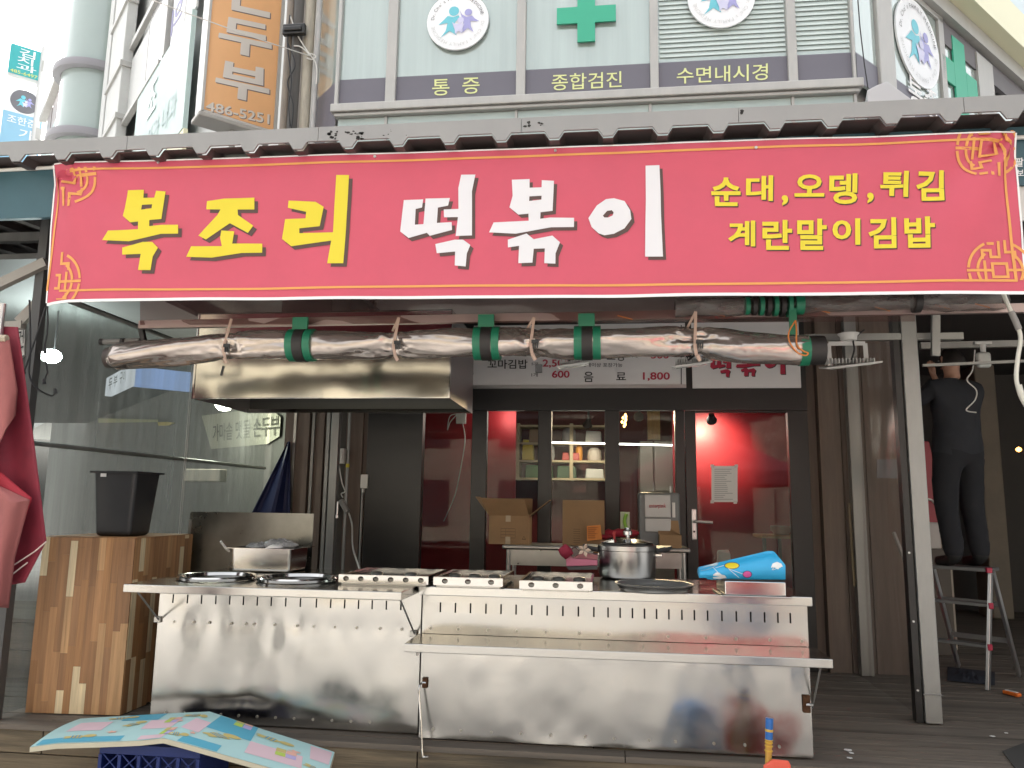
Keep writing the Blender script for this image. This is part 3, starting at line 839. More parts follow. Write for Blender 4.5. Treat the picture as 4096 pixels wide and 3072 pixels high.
for ch, pts in (('손', [(1425, -185), (1745, -130), (1735, 128), (1418, 60)]), ('두', [(1405, 108), (1690, 160), (1715, 375), (1365, 300)]), ('부', [(1392, 380), (1675, 440), (1700, 655), (1345, 580)])):
    if ch == '손': pts = [(1435, -200), (1750, -140), (1735, 125), (1420, 55)]
    if ch == '두': pts = [(1400, 100), (1715, 165), (1715, 390), (1365, 312)]
    if ch == '부': pts = [(1382, 378), (1700, 440), (1700, 672), (1345, 590)]
    text('letter', ch, sq(pts), or_l, osign, .03, lift=(0, 0, 0))
    text('letter_shadow', ch, sq(pts, -.010, 7), or_s, osign, .03, lift=(0, 0, 0))
pn = [(1300, 640), (1702, 725), (1700, 788), (1298, 700)]
text('phone_number', '486-5251', sq(pn), or_l, osign, .015, lift=(0, 0, 0))
text('phone_number_shadow', '486-5251', sq(pn, -.010, 5), or_s, osign, .015, lift=(0, 0, 0))
for s_ in (.1, .5):
    MB().beam(sgn(s_, zq - .3, .14), sgn(s_, zq - .05, .14), .05, .05).build('support_arm', zinc, osign)

# two blade signs far along the wing
tfar = tl(190, 300)
att2 = OL + dL * tfar + nL * .3
def s2(x, y):
    p = PW(x, y, att2, nL); q_ = V((p.x, p.y, 0)) - V((att2.x, att2.y, 0)); return q_.dot(nL), p.z
def sg2(s_, z_, k=0.0): return att2 + nL * s_ + dL * k + V((0, 0, z_))
pole = MB().tube([sg2(-.1, 0), sg2(-.1, s2(218, 205)[1])], .14, 14).build('sign_pole', M('white_pole_paint', (.66, .66, .66), .5), smooth=True, label='tall white pole carrying the two far blade signs', cat='pole')
def far_sign(label, TL, BR, strips, txts, lg=None):
    a1, z1 = s2(*TL); a0, z0 = s2(*BR)
    t = thing('blade_sign', label, 'sign', sg2(a0, z0), group='blade signs far along the left wing')
    h = lambda za, zb, k0, k1: [sg2(a1, za, k0), sg2(a0, za, k0), sg2(a0, za, k1), sg2(a1, za, k1), sg2(a1, zb, k0), sg2(a0, zb, k0), sg2(a0, zb, k1), sg2(a1, zb, k1)]
    MB().hexa(h(z0 - .15, z1, 0, .35)).build('sign_box', wall_pale, t)
    for f0, f1, m in strips:
        MB().hexa(h(z0 + (z1 - z0) * f0, z0 + (z1 - z0) * f1, -.03, -.002)).build('sign_face', m, t)
    for body_, u0, u1, v0, v1, m, bd in txts:
        f = lambda u, v: sg2(a1 + (a0 - a1) * u, z0 + (z1 - z0) * v, -.05)
        text('lettering', body_, [f(u0, v1), f(u1, v1), f(u1, v0), f(u0, v0)], m, t, bd, lift=(0, 0, 0))
    if lg:
        logo(sg2((a0 + a1) / 2, z0 + (z1 - z0) * lg, -.04), -nL, -dL, (a1 - a0) * .36, t, back=M('logo_grey_disc', (.16, .16, .18), .5), ink=lg_white, full=False)
    zm = z0 + (z1 - z0) * .5
    MB().beam(sg2(a0, zm), sg2(-.1, zm), .3, .5).build('bracket_arm', mull_m, t)
fs_teal = M('teal_sign_face', (.05, .38, .40), .5); fs_blue = M('sky_blue_sign_face', (.28, .52, .70), .5); fs_y = M('lime_yellow_letters', (.62, .66, .2), .5)
far_sign('small teal blade sign with white letters at the far left, upper of two', (45, 172), (158, 325), [(0, 1, fs_teal)], [('김', .28, .78, .66, .92, lg_white, .01), ('치', .24, .74, .42, .64, lg_white, .01), ('과', .24, .86, .18, .40, lg_white, .01), ('485-6497', .06, .92, .03, .14, fs_y, .01)])
far_sign('white and sky blue blade sign with round emblem at the far left', (24, 343), (145, 700), [(.70, 1, lg_white), (0, .698, fs_blue)], [('조한준', .12, .86, .56, .66, lg_white, .01), ('가', .45, .82, .40, .52, lg_white, .01), ('정', .45, .82, .24, .37, lg_white, .01)], .86)

# ------------------------------------------------------------------ shop front under the canopy
YD = 6.9
X9 = lambda x, y=1900, Y=YD: P(x, y, Y).x
zh0, zh1 = P(2300, 1643, YD).z, P(2300, 1556, YD).z
front = thing('glazed_storefront', 'black framed glass shop front with a door behind the steel counters', 'storefront', (X9(2400), YD, 0))
for a, b in ((1470, 1690), (1886, 1946), (2152, 2206), (2420, 2478), (2702, 2740), (3157, 3237)):
    MB().box((X9(a), YD - (.05 if a == 1470 else .03), 0), (X9(b), YD + .05, zh0)).build('frame_post', black_paint, front, bevel=.004)
MB().box((X9(1470), YD - .034, zh0 + .001), (X9(3237), YD + .05, 2.98)).build('header_panel', black_paint, front)
for a, b in ((1692, 1884), (1948, 2150), (2208, 2418), (2480, 2700)):
    MB().box((X9(a) - .01, YD, .22), (X9(b) + .01, YD + .008, zh0 + .01)).build('glass_pane', glass, front)
    MB().box((X9(a) - .004, YD - .026, 0), (X9(b) + .004, YD + .046, .22)).build('kick_rail', black_paint, front)
door = MB().box((X9(2742), YD - .036, .01), (X9(2785), YD + .02, zh0 - .003)).box((X9(2785) + .001, YD - .036, .01), (X9(3155), YD + .02, .25)).box((X9(2785) + .001, YD - .036, zh0 - .02), (X9(3155), YD + .02, zh0 - .003)).build('door', black_paint, front, bevel=.004)
MB().box((X9(2785) - .01, YD - .01, .24), (X9(3155) + .01, YD - .002, zh0 - .01)).build('door_glass', glass, door)
hp = P(2776, 2097, YD - .04)
MB().box((hp.x - .021, YD - .05, hp.z - .13), (hp.x + .021, YD - .037, hp.z + .13)).build('handle_plate', alu, door, bevel=.012, seg=3)
hl = P(2776, 2086, YD - .06)
MB().tube([(hl.x, YD - .04, hl.z), (hl.x, YD - .085, hl.z), (hl.x + .02, YD - .095, hl.z), (hl.x + .15, YD - .095, hl.z - .006)], .011, 10).build('handle_lever', alu, door, smooth=True)
MB().tube([(hl.x, YD - .056, hl.z - .085), (hl.x, YD - .049, hl.z - .085)], .009, 10).build('keyhole', dark_gap, door)

# paper notice taped inside the door glass
nz = quadY(2846, 1864, 2950, 2008, YD - .012)
pn_ = thing('paper_notice', 'white printed paper notice taped to the glass door', 'notice', nz[3])
MB().prism(nz, (0, -.001, 0)).build('sheet', paper, pn_)
tapem = M('clear_tape', (.55, .55, .53), .3)
for i in range(16):
    y = 1876 + i * 8; ln = random.uniform(.45, .95)
    MB().add(quadY(2858, y, 2858 + 80 * ln, y + 2.2, YD - .0145), [(0, 1, 2, 3)]).build('print_line', M('grey_print', (.33, .33, .34), .8), pn_)
for x, y in ((2848, 1862), (2944, 1862), (2848, 2005), (2940, 2007)):
    MB().add(quadY(x - 6, y - 4, x + 8, y + 8, YD - .0152), [(0, 1, 2, 3)]).build('tape', tapem, pn_)

# menu boards above the doors
sign_gr = M('white_menu_board', (.74, .72, .72), .5, var=.03, vs=3)
zm0 = zh1
menu = thing('menu_board', 'white menu board with black dishes and red prices above the doors', 'menu board', (X9(2320), 6.84, zm0))
MB().box((X9(1890, 1555, 6.84), 6.84, zm0), (X9(2745, 1555, 6.84), 6.862, zm0 + .58)).build('board', sign_gr, menu)
MB().box((X9(1890, 1555, 6.84), 6.832, zm0 - .002), (X9(2745, 1555, 6.84), 6.839, zm0 + .028)).build('edge_trim', alu, menu)
for (xa, ya, xb, yb) in ((1892, 1541, 2726, 1544), (2723, 1300, 2727, 1540)):
    MB().add(quadY(xa, ya, xb, yb, 6.835), [(0, 1, 2, 3)]).build('border_line', ink_blk, menu)
Zm, Zn = (1800, 1150, 3.16), (2400, 1150, 2.212)
def mt(body_, z, x0, y0, x1, y1, m, bold=.012):
    ox, oy, sc = z
    text('lettering', body_, quadY(ox + x0 / sc, oy + y0 / sc, ox + x1 / sc, oy + y1 / sc, 6.838), m, menu, bold)
mt('꼬마김밥', Zm, 475, 912, 980, 1028, ink_blk); mt('5개', Zm, 1030, 945, 1112, 986, ink_blk, .006); mt('2,500', Zm, 1172, 910, 1512, 1018, ink_red, .02)
mt('1개', Zm, 1030, 1078, 1110, 1130, ink_blk, .006); mt('600', Zm, 1288, 1050, 1512, 1143, ink_red, .02); mt('음', Zm, 1692, 1065, 1812, 1195, ink_blk); mt('료', Zn, 143, 752, 230, 820, ink_blk)
mt('2개이상 포장가능', Zm, 1690, 955, 2180, 1006, ink_blk, .006); mt('1,800', Zn, 380, 750, 618, 828, ink_red, .02); mt('오뎅', Zn, 60, 560, 215, 650, ink_blk); mt('500', Zn, 450, 570, 610, 630, ink_red, .02); mt('1개', Zn, 285, 590, 330, 622, ink_blk)
mt('300', Zm, 240, 930, 298, 1010, ink_red, .02); mt('0', Zm, 272, 1050, 298, 1120, ink_blk)
sign2 = thing('shop_sign', 'white sign panel with red hand-drawn Korean letters above the door', 'sign', (X9(2990), 6.84, zm0))
MB().box((X9(2771, 1555, 6.84), 6.84, zm0 - .005), (X9(3205, 1555, 6.84), 6.862, zm0 + .58)).build('board', sign_gr, sign2)
for z, c, loops in big[5:]:
    pts, tri = poly_fill(loops)
    f = lambda p, d, Y: P(2400 + (975 + (p[0] - 322) * .402 + d) / 2.212, 1150 + (800 - (842 - p[1]) * .40 + d) / 2.212, Y)
    o = MB().add([f(p, 0, 6.832) for p in pts], tri).build('letter', ink_red, sign2)
    MB().add([f(p, 7, 6.836) for p in pts], tri).build('letter_shadow', ink_blk, o)

# ------------------------------------------------------------------ room behind the glass
room = thing('shop_room', None, None, (0, 8, 0), kind='structure')
plaster = M('cream_interior', (.42, .37, .29), .7)
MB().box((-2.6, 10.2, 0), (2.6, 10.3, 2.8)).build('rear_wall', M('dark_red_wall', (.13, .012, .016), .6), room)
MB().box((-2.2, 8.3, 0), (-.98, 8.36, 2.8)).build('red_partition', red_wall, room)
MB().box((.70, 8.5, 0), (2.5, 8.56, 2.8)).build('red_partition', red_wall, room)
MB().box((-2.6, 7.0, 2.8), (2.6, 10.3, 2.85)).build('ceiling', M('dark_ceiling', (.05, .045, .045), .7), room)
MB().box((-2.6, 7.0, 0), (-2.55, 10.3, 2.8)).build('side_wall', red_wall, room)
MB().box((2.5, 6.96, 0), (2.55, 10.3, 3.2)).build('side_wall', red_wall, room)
MB().box((-2.6, 6.97, .0), (2.6, 10.3, .012)).build('floor', M('brown_floor', (.10, .06, .045), .4), room)
beige = M('cream_shelf_board', (.46, .38, .24), .6, var=.06, vs=4)
YS = 9.6
sh = thing('wall_shelf', 'cream wall shelf full of kitchen goods behind the middle panes', 'shelf', P(2260, 1912, YS))
sx0, sx1 = X9(2070, 1800, YS), X9(2425, 1800, YS); sz0, sz1 = P(2250, 1912, YS).z, P(2250, 1700, YS).z
for k in range(4):
    z = sz0 + (sz1 - sz0) * k / 3
    MB().box((sx0, YS, z - .025), (sx1, YS + .3, z)).build('shelf_board', beige, sh)
for x in (sx0, (sx0 + sx1) / 2 + .12, sx1):
    MB().box((x - .02, YS - .004, sz0 - .03), (x + .02, YS + .3, sz1 + .02)).build('upright', beige, sh)
goods = [('yellow carton standing on the left of the cream wall shelf', (.62, .48, .04), .02, .14, .26, 1), ('round grey pan on the cream wall shelf', (.35, .36, .37), .22, .2, .22, 1), ('green bundle of bags on the lower wall shelf', (.06, .14, .06), .06, .34, .16, 0), ('dark green folded goods on the wall shelf', (.05, .10, .055), .44, .24, .15, 0),
         ('red packet lying on the middle wall shelf', (.40, .05, .04), .50, .22, .10, 1), ('amber jar glowing on the wall shelf', (.6, .25, .03), .66, .09, .2, 1), ('stack of pale cups on the middle wall shelf', (.55, .5, .45), .80, .18, .16, 1), ('silver tray pile on the lower wall shelf', (.5, .5, .48), .78, .26, .12, 0),
         ('brown box on the top wall shelf', (.28, .18, .1), .1, .22, .17, 2), ('grey kettle on the top wall shelf', (.3, .3, .31), .5, .17, .2, 2), ('white carton on the top wall shelf', (.58, .57, .53), .78, .2, .15, 2)]
for i, (lab, col, fx, wd, ht, k) in enumerate(goods):
    z = sz0 + (sz1 - sz0) * k / 3 + .001; x = sx0 + .03 + fx * (sx1 - sx0 - .06); wd = min(wd, sx1 - .03 - x)
    mb = MB()
    m_ = M('goods_paint_%s' % 'abcdefghijk'[i], col, .45)
    if lab.startswith(('round', 'amber', 'stack', 'grey kettle')):
        mb.lathe([(0, 0), (wd * .42, 0), (wd * .5, ht * .25), (wd * .46, ht * .8), (wd * .25, ht), (0, ht)], (x + wd / 2, YS + .14, z), 16)
        mb.build('kitchen_jar', m_, smooth=True, label=lab, cat='jar', group='goods on the wall shelf')
    else:
        mb.hexa([(x, YS + .04, z), (x + wd, YS + .04, z), (x + wd, YS + .24, z), (x, YS + .24, z), (x + .01, YS + .05, z + ht), (x + wd - .008, YS + .045, z + ht * .95), (x + wd - .006, YS + .23, z + ht), (x + .012, YS + .23, z + ht * .97)])
        mb.build('kitchen_package', m_, bevel=.01, label=lab, cat='package', group='goods on the wall shelf')
# tall cream fridge and wooden panel
fr = thing('fridge', 'tall cream refrigerator behind the pane left of the door', 'fridge', (X9(2655, 1900, 9.3), 9.3, 0))
MB().box((X9(2560, 1900, 9.3), 9.3, .02), (X9(2615, 1900, 9.3), 9.9, P(2600, 1765, 9.3).z)).build('door', M('fridge_cream', (.52, .49, .42), .35), fr, bevel=.015)
MB().box((X9(2618, 1900, 9.3), 9.3, .02), (X9(2725, 1900, 9.3), 9.9, P(2600, 1765, 9.3).z)).build('door', M('fridge_cream', (.52, .49, .42), .35), fr, bevel=.015)
MB().box((X9(2611, 1900, 9.3), 9.27, 1.0), (X9(2616, 1900, 9.3), 9.298, 1.6)).build('handle', alu, fr)
MB().box((X9(2590, 1680, 9.7), 9.7, P(2600, 1758, 9.7).z), (X9(2640, 1680, 9.7), 9.8, 2.78)).build('cupboard', M('amber_wood', (.42, .26, .09), .5, var=.2, vs=4, stretch=(5, 5, .6)), label='amber wood cupboard above the cream refrigerator', cat='cupboard')
# lit spotlights
def spotlamp(label, px, Y, tgt, en, col, es, size=70):
    p = P(*px, Y)
    t = thing('spotlight', label, 'lamp', p, group='ceiling spotlights in the shop')
    d = (V(tgt) - p).normalized()
    MB().tube([p - d * .06, p + d * .02, p + d * .05], [.028, .04, .055], 14).build('lamp_head', black_paint, t, smooth=True)
    MB().tube([p + d * .038, p + d * .043], .048, 14).build('bulb', emis('warm_bulb_' + str(int(es)), col, es), t)
    MB().tube([p - d * .05, (p.x, p.y, 2.8)], .012, 8).build('stem', black_paint, t)
    L = bpy.data.lights.new('spotlight_beam', 'SPOT'); L.energy = en; L.color = col; L.spot_size = rad(size); L.spot_blend = .7; L.shadow_soft_size = .05
    o = bpy.data.objects.new('spotlight_beam', L); COL.objects.link(o); o.parent = t; o.location = d * .07; o.rotation_euler = (-d).to_track_quat('Z', 'Y').to_euler()
spotlamp('warm lit spotlight at the top of the pane left of the door', (2556, 1664), 8.4, (.2, 7.2, 1.9), 30, (1, .74, .42), 60)
spotlamp('black spotlight washing the red wall behind the door', (2846, 1672), 7.9, (X9(2850, 1760, 8.5), 8.5, P(2850, 1790, 8.5).z), 20, (1, .82, .6), 25, 85)
spotlamp('small white spotlight near the top of the middle pane', (2352, 1690), 8.8, (-.4, 9.7, 1.6), 14, (1, .85, .62), 12)
am = thing('amber_pendant', 'cluster of glittering amber glass hanging beside the warm spotlight', 'lamp', P(2494, 1680, 8.2))
for i in range(9):
    p = P(2488 + random.uniform(-4, 16), 1660 + i * 5.5, 8.2)
    MB().lathe([(0, -.02), (.014, 0), (0, .02)], p, 6).build('glass_drop', emis('amber_drop', (1, .55, .12), 5), am)
# thin LED strip lamp across the room
sa_, sb_ = P(2190, 1770, 8.7), P(2720, 1782, 8.7)
ls = thing('led_strip_lamp', 'thin white lit strip lamp running across the room behind the panes', 'lamp', (sa_ + sb_) / 2)
MB().beam(sa_, sb_, .012, .012).build('tube', emis('strip_white', (1, .96, .9), 6), ls)
MB().beam(sa_ + V((0, .012, .012)), sb_ + V((0, .012, .012)), .03, .01).build('holder', white_pl, ls)
for k in range(3):
    L = bpy.data.lights.new('strip_light', 'POINT'); L.energy = 2.6; L.color = (1, .9, .78); L.shadow_soft_size = .2
    o = bpy.data.objects.new('strip_light', L); COL.objects.link(o); o.parent = ls; o.location = (-1.1 + 1.0 * k, -.5, .25)
# socket on the red wall with a hanging cord
po = P(1845, 1670, 8.29)
so = thing('wall_socket', 'white double socket with hanging cord on the red wall', 'socket', po)
MB().box((po.x - .055, 8.27, po.z - .07), (po.x + .055, 8.299, po.z + .07)).build('plate', white_pl, so, bevel=.006)
MB().tube(curve_pts([P(1850, 1690, 8.25), P(1860, 1760, 8.22), P(1845, 1860, 8.2), P(1820, 1980, 8.2), P(1775, 2085, 8.2)]), .006, 6).build('cord', cable_wht, so)
MB().tube(curve_pts([P(1840, 1655, 8.25), P(1800, 1665, 8.22), P(1790, 1720, 8.2), P(1800, 1690, 8.2), P(1830, 1655, 8.2)]), .005, 6).build('cord', cable_wht, so)
# wooden dining table with pots seen through the door
dt = thing('dining_table', 'small wood topped table seen low through the glass door', 'table', P(3110, 2330, 8.0))
tz = P(3110, 2140, 8.0).z
MB().box((X9(3040, 2140, 8.0), 7.9, tz - .03), (X9(3240, 2140, 8.0), 8.4, tz)).build('table_top', M('honey_wood', (.42, .23, .08), .5, var=.15, vs=5, stretch=(.5, 4, 4)), dt)
for x in (3045, 3105):
    MB().box((X9(x, 2140, 8.0), 7.92, 0.013), (X9(x, 2140, 8.0) + .03, 7.95, tz - .031)).build('leg', black_paint, dt)
bw = P(3125, 2136, 8.1)
MB().lathe([(.0, 0), (.07, 0), (.10, .05), (.10, .085), (.093, .085), (.09, .05), (.0, .01)], (bw.x, 8.1, tz + .001), 20).build('steel_bowl', steel_lo, smooth=True, label='steel bowl on the wood table inside the shop', cat='bowl')
for i, (x, y, s_, lab) in enumerate(((2900, 2200, .16, 'white paper heap low behind the door glass'), (2880, 2255, .2, 'pale box low behind the door glass'))):
    p = PZ(x, y + 160, .013) if False else P(x, y, 7.6)
    MB().hexa([(p.x - s_ / 2, 7.6, .013), (p.x + s_ / 2, 7.6, .013), (p.x + s_ / 2, 7.75, .013), (p.x - s_ / 2, 7.75, .013), (p.x - s_ * .4, 7.61, p.z), (p.x + s_ * .3, 7.6, p.z - .03), (p.x + s_ * .35, 7.74, p.z), (p.x - s_ * .35, 7.75, p.z - .02)]).build('storage_box', paper, bevel=.012, label=lab, cat='box')

# ------------------------------------------------------------------ wall and pipes between the side curtain and the shop front
mid = thing('service_wall', 'narrow brown wall with conduits between the side curtain and black panel', 'wall', (X9(1300), 6.98, 0))
MB().box((X9(1130, 1900, 6.98), 6.98, 0), (X9(1468, 1900, 6.98), 7.05, 3.3)).build('panel', brown_wall, mid)
for x0, x1, m_, dp in ((1162, 1172, steel_lo, .02), (1210, 1232, brown_wall, .06), (1238, 1248, zinc, .03), (1268, 1290, brown_wall, .05), (1300, 1312, zinc, .05), (1437, 1445, brown_wall, .04)):
    MB().box((X9(x0, 1900, 6.95), 6.98 - dp, 0), (X9(x1, 1900, 6.95), 6.979, 3.2)).build('batten', m_, mid)
gp = thing('steel_post', 'grey steel post left of the black panel', 'post', (X9(1335, 1900, 6.6), 6.6, 0))
MB().box((X9(1322, 1900, 6.6), 6.56, 0), (X9(1352, 1900, 6.6), 6.63, 3.3)).build('shaft', zinc, gp, bevel=.004)
cdt = thing('conduit', 'thin grey conduit with a yellow tag beside the steel post', 'conduit', P(1395, 2250, 6.92))
MB().tube([(X9(1398, 1700, 6.92), 6.92, 0), (X9(1398, 1700, 6.92), 6.92, 2.9)], .014, 10).build('pipe', zinc, cdt)
MB().tube([(X9(1398, 1700, 6.92), 6.92, P(1395, 1870, 6.92).z), (X9(1398, 1700, 6.92), 6.92, P(1395, 1855, 6.92).z)], .016, 10).build('tag', M('yellow_tag', (.6, .5, .03), .5), cdt)
MB().tube([(X9(1445, 2100, 6.90), 6.90, 0), (X9(1445, 2100, 6.90), 6.90, P(1450, 1955, 6.9).z)], .012, 10).build('riser_pipe', zinc, cdt)
mb = MB(); p = P(1368, 1825, 6.93)
mb.box((p.x - .035, 6.88, p.z - .07), (p.x + .035, 6.955, p.z + .07)).box((p.x - .005, 6.86, p.z - .05), (p.x + .03, 6.879, p.z + .04))
mb.build('switch_box', white_pl, bevel=.008, label='grey-white switch box on the brown wall above the hanging cord', cat='switch box')
p = P(1461, 1926, 6.86)
MB().box((p.x - .033, 6.82, p.z - .062), (p.x + .033, 6.848, p.z + .062)).tube([(p.x - .01, 6.835, p.z - .064), (p.x - .01, 6.835, p.z - .10)], .013, 8).build('outlet_box', white_pl, bevel=.006, label='white outlet box at the left edge of the black panel', cat='outlet box')
ad = thing('power_adapter', 'grey inline adapter dangling on a cord from the switch box', 'adapter', P(1380, 2050, 6.80))
a, b = P(1362, 2000, 6.80), P(1392, 2050, 6.80)
MB().beam(a, b, .045, .06, (0, -1, 0)).build('body', M('grey_plastic', (.30, .29, .28), .45), ad, bevel=.014, seg=3)
MB().tube(curve_pts([P(1356, 1862, 6.86), P(1368, 1930, 6.82), P(1380, 1965, 6.8), P(1365, 1975, 6.8), P(1372, 1990, 6.8)]), .006, 6).build('cord', cable_wht, ad)
MB().tube(curve_pts([P(1395, 2052, 6.8), P(1408, 2100, 6.7), P(1412, 2190, 6.4), P(1438, 2275, 5.6)]), .007, 6).build('cord', cable_wht, ad)
p = P(1350, 2030, 6.54)
MB().tube([(p.x, 6.54, p.z - .06), (p.x, 6.54, p.z + .05)], .008, 8).tube([(p.x, 6.54, p.z - .09), (p.x, 6.54, p.z - .062)], .014, 8).build('valve', alu, label='small silver valve on the side of the steel post', cat='valve')

# ------------------------------------------------------------------ left: wing ground floor, neighbour stall seen through the side curtain
O2 = V((-2.62, 7.06, 0))
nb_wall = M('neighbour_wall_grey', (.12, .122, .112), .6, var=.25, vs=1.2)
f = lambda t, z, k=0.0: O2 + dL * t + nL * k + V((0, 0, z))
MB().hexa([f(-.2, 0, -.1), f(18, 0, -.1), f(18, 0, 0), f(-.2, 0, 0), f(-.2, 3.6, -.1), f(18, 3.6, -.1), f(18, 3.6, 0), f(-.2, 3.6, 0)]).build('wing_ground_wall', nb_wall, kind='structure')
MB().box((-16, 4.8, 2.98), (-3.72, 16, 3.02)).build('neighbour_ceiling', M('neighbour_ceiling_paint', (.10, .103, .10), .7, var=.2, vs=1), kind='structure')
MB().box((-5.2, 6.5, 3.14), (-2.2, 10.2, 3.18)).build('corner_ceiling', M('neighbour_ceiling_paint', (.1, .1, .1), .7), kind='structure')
Zs = (350, 1420, 2.765)
def pw2(x, y, k=.03):
    p = PW(350 + x / 2.765, 1420 + y / 2.765, O2 + nL * k, dL); return p
cloth = thing('cloth_sign', 'pale cloth sign lettered for handmade tofu behind the side curtain', 'sign', pw2(1700, 1030))
cm = M('pale_olive_cloth', (.42, .42, .34), .7, var=.08, vs=3)
MB().prism([pw2(1265, 672), pw2(1640, 622), pw2(2050, 610), pw2(2140, 690), pw2(2125, 900), pw2(1990, 985), pw2(1370, 1040)], nL * .004).build('cloth', cm, cloth)
qq = [pw2(x, y, .05) for x, y in ((1385, 770), (2112, 662), (2112, 885), (1385, 960))]
text('lettering', '가마솥 맷돌 손두부', qq, M('olive_ink', (.06, .06, .045), .7), cloth, .01, lift=(0, 0, 0))
# corner lightbox sign
cb = P(508, 1541, 6.3); zt_ = P(508, 1462, 6.3).z
lb = thing('lightbox_sign', 'white and blue corner lightbox hanging in the neighbouring stall', 'sign', cb)
g = lambda a_, b_, z: V((cb.x, cb.y, 0)) + dL * a_ + dR * b_ + V((0, 0, z))
MB().hexa([g(0, 0, cb.z), g(.95, 0, cb.z), g(.95, .06, cb.z), g(0, .06, cb.z), g(0, 0, zt_), g(.95, 0, zt_), g(.95, .06, zt_), g(0, .06, zt_)]).build('white_face', emis('lightbox_white', (.85, .9, .95), .22), lb)
MB().hexa([g(.002, .062, cb.z), g(.002, .6, cb.z), g(.06, .6, cb.z), g(.06, .062, cb.z), g(.002, .062, zt_), g(.002, .6, zt_), g(.06, .6, zt_), g(.06, .062, zt_)]).build('blue_face', emis('lightbox_blue', (.25, .36, .62), .30), lb)
for ch, a0, a1 in (('두', .78, .62), ('부', .56, .40), ('구', .30, .18), ('이', .16, .06)):
    text('lettering', ch, [g(a0, 0, zt_ - .03) , g(a1, 0, zt_ - .03), g(a1, 0, cb.z + .04), g(a0, 0, cb.z + .04)], ink_blk, lb, .01, lift=nL * .006)
# lamps of the neighbouring stall
def lamp_blob(label, px, Y, rx, rz, st, en, col, dome):
    p = P(*px, Y)
    t = thing('ceiling_lamp' if dome else 'floodlight_lamp', label, 'lamp', p)
    mb = MB()
    if dome:
        mb.lathe([(0, -rz), (rx * .55, -rz * .85), (rx * .9, -rz * .4), (rx, 0), (0, 0)], p, 24)
    else:
        mb.lathe([(0, -rz), (rx * .5, -rz * .87), (rx * .87, -rz * .5), (rx, 0), (rx * .87, rz * .5), (rx * .5, rz * .87), (0, rz)], p, 24)
    mb.build('diffuser', emis('lamp_%d' % int(st * 10), col, st), t, smooth=True)
    if dome: MB().box((p.x - rx * 1.1, p.y - .08, p.z + .004), (p.x + rx * 1.1, p.y + .08, p.z + .03)).build('housing', white_pl, t, bevel=.01)
    else: MB().tube([(p.x, p.y + .03, p.z + rz * .6), (p.x, p.y + .03, 2.98)], .006, 8).build('stem', cable_blk, t)
    L = bpy.data.lights.new('lamp_light', 'POINT'); L.energy = en; L.color = col; L.shadow_soft_size = .15
    o = bpy.data.objects.new('lamp_light', L); COL.objects.link(o); o.parent = t; o.location = (0, -.15, -.3 if dome else 0)
lamp_blob('glaring white floodlight in the neighbouring stall at the left', (205, 1425), 6.2, .085, .062, 30, 13, (.86, 1, .97), False)
lamp_blob('half-round white ceiling lamp seen through the side curtain', (898, 1612), 7.6, .10, .085, 14, 9, (.98, 1, .82), True)
MB().prism([pw2(790, 745), pw2(900, 740), pw2(975, 752), pw2(900, 780), pw2(800, 782)], nL * .02).build('yellow_bag', M('yellow_plastic', (.55, .42, .06), .5), label='small yellow packet on the neighbouring shelf under the half-round lamp', cat='packet')
MB().hexa([pw2(120, 750, .1), pw2(780, 742, .1), pw2(780, 742, .02), pw2(120, 750, .02), pw2(120, 700, .1), pw2(780, 715, .1), pw2(780, 715, .02), pw2(120, 700, .02)]).build('neighbour_shelf', M('shelf_yellow_light', (.40, .40, .22), .6), label='pale yellow shelf strip along the back of the neighbouring stall', cat='shelf')  # pale yellow colour stands in for yellowish light on the shelf
pb_ = P(960, 1905, 7.4)
MB().box((X9(735, 1900, 7.4), 7.4, P(750, 1925, 7.4).z), (X9(880, 1900, 7.4), 7.55, P(750, 1875, 7.4).z)).build('wall_cabinet', M('pale_cabinet', (.34, .30, .25), .5), bevel=.01, label='pale little cabinet faintly visible behind the side curtain', cat='cabinet')
# blue tarpaulin hanging behind the curtain
MB().grid(lambda u, v: P(1000 + 160 * (u if v == 0 else u * 1) * 1 + (1 - u) * (160 * v * .95), 2066 - 300 * v, 6.9 + .05 * math.sin(u * 9)), 10, 10).build('blue_tarpaulin', M('blue_tarp', (.012, .02, .085), .6), smooth=True, label='dark blue tarpaulin slanting down beside the brown wall', cat='tarpaulin', solid=.004)

# clear vinyl side curtain
XC = -3.66
sc_ = thing('vinyl_side_curtain', 'dusty clear vinyl curtain closing the left side of the stall', 'curtain', (XC, 6, 0))
MB().grid(lambda u, v: (XC + .018 * N(u * 7, v * 2) + .01 * math.sin(u * 23 + v * 3), 4.5 + 3.5 * u, .02 + 2.62 * v), 60, 40).build('sheet', vinyl_side, sc_, smooth=True)
def atX(x, y, X):
    d = ray(x, y); return CAM_P + d * (X / d.x)
zr_ = atX(600, 1823, XC).z
MB().tube([(XC, 4.5, zr_), (XC, 8.0, zr_)], .016, 8).build('mid_rail', zinc, sc_)
MB().tube([(XC, 4.5, 2.66), (XC, 8.0, 2.66)], .022, 8).build('top_rail', zinc, sc_)
ys = atX(735, 1800, XC).y
for dy in (-.012, .012):
    MB().tube([(XC + .022, ys + dy, .02), (XC + .022, ys + dy, 2.6)], .004, 6).build('zip_seam', M('zip_grey', (.5, .5, .48), .4), sc_)
MB().box((XC - .03, 4.46, 0), (XC + .03, 4.52, 3.2)).build('front_post', M('post_dark_grey', (.07, .07, .07), .5), sc_)

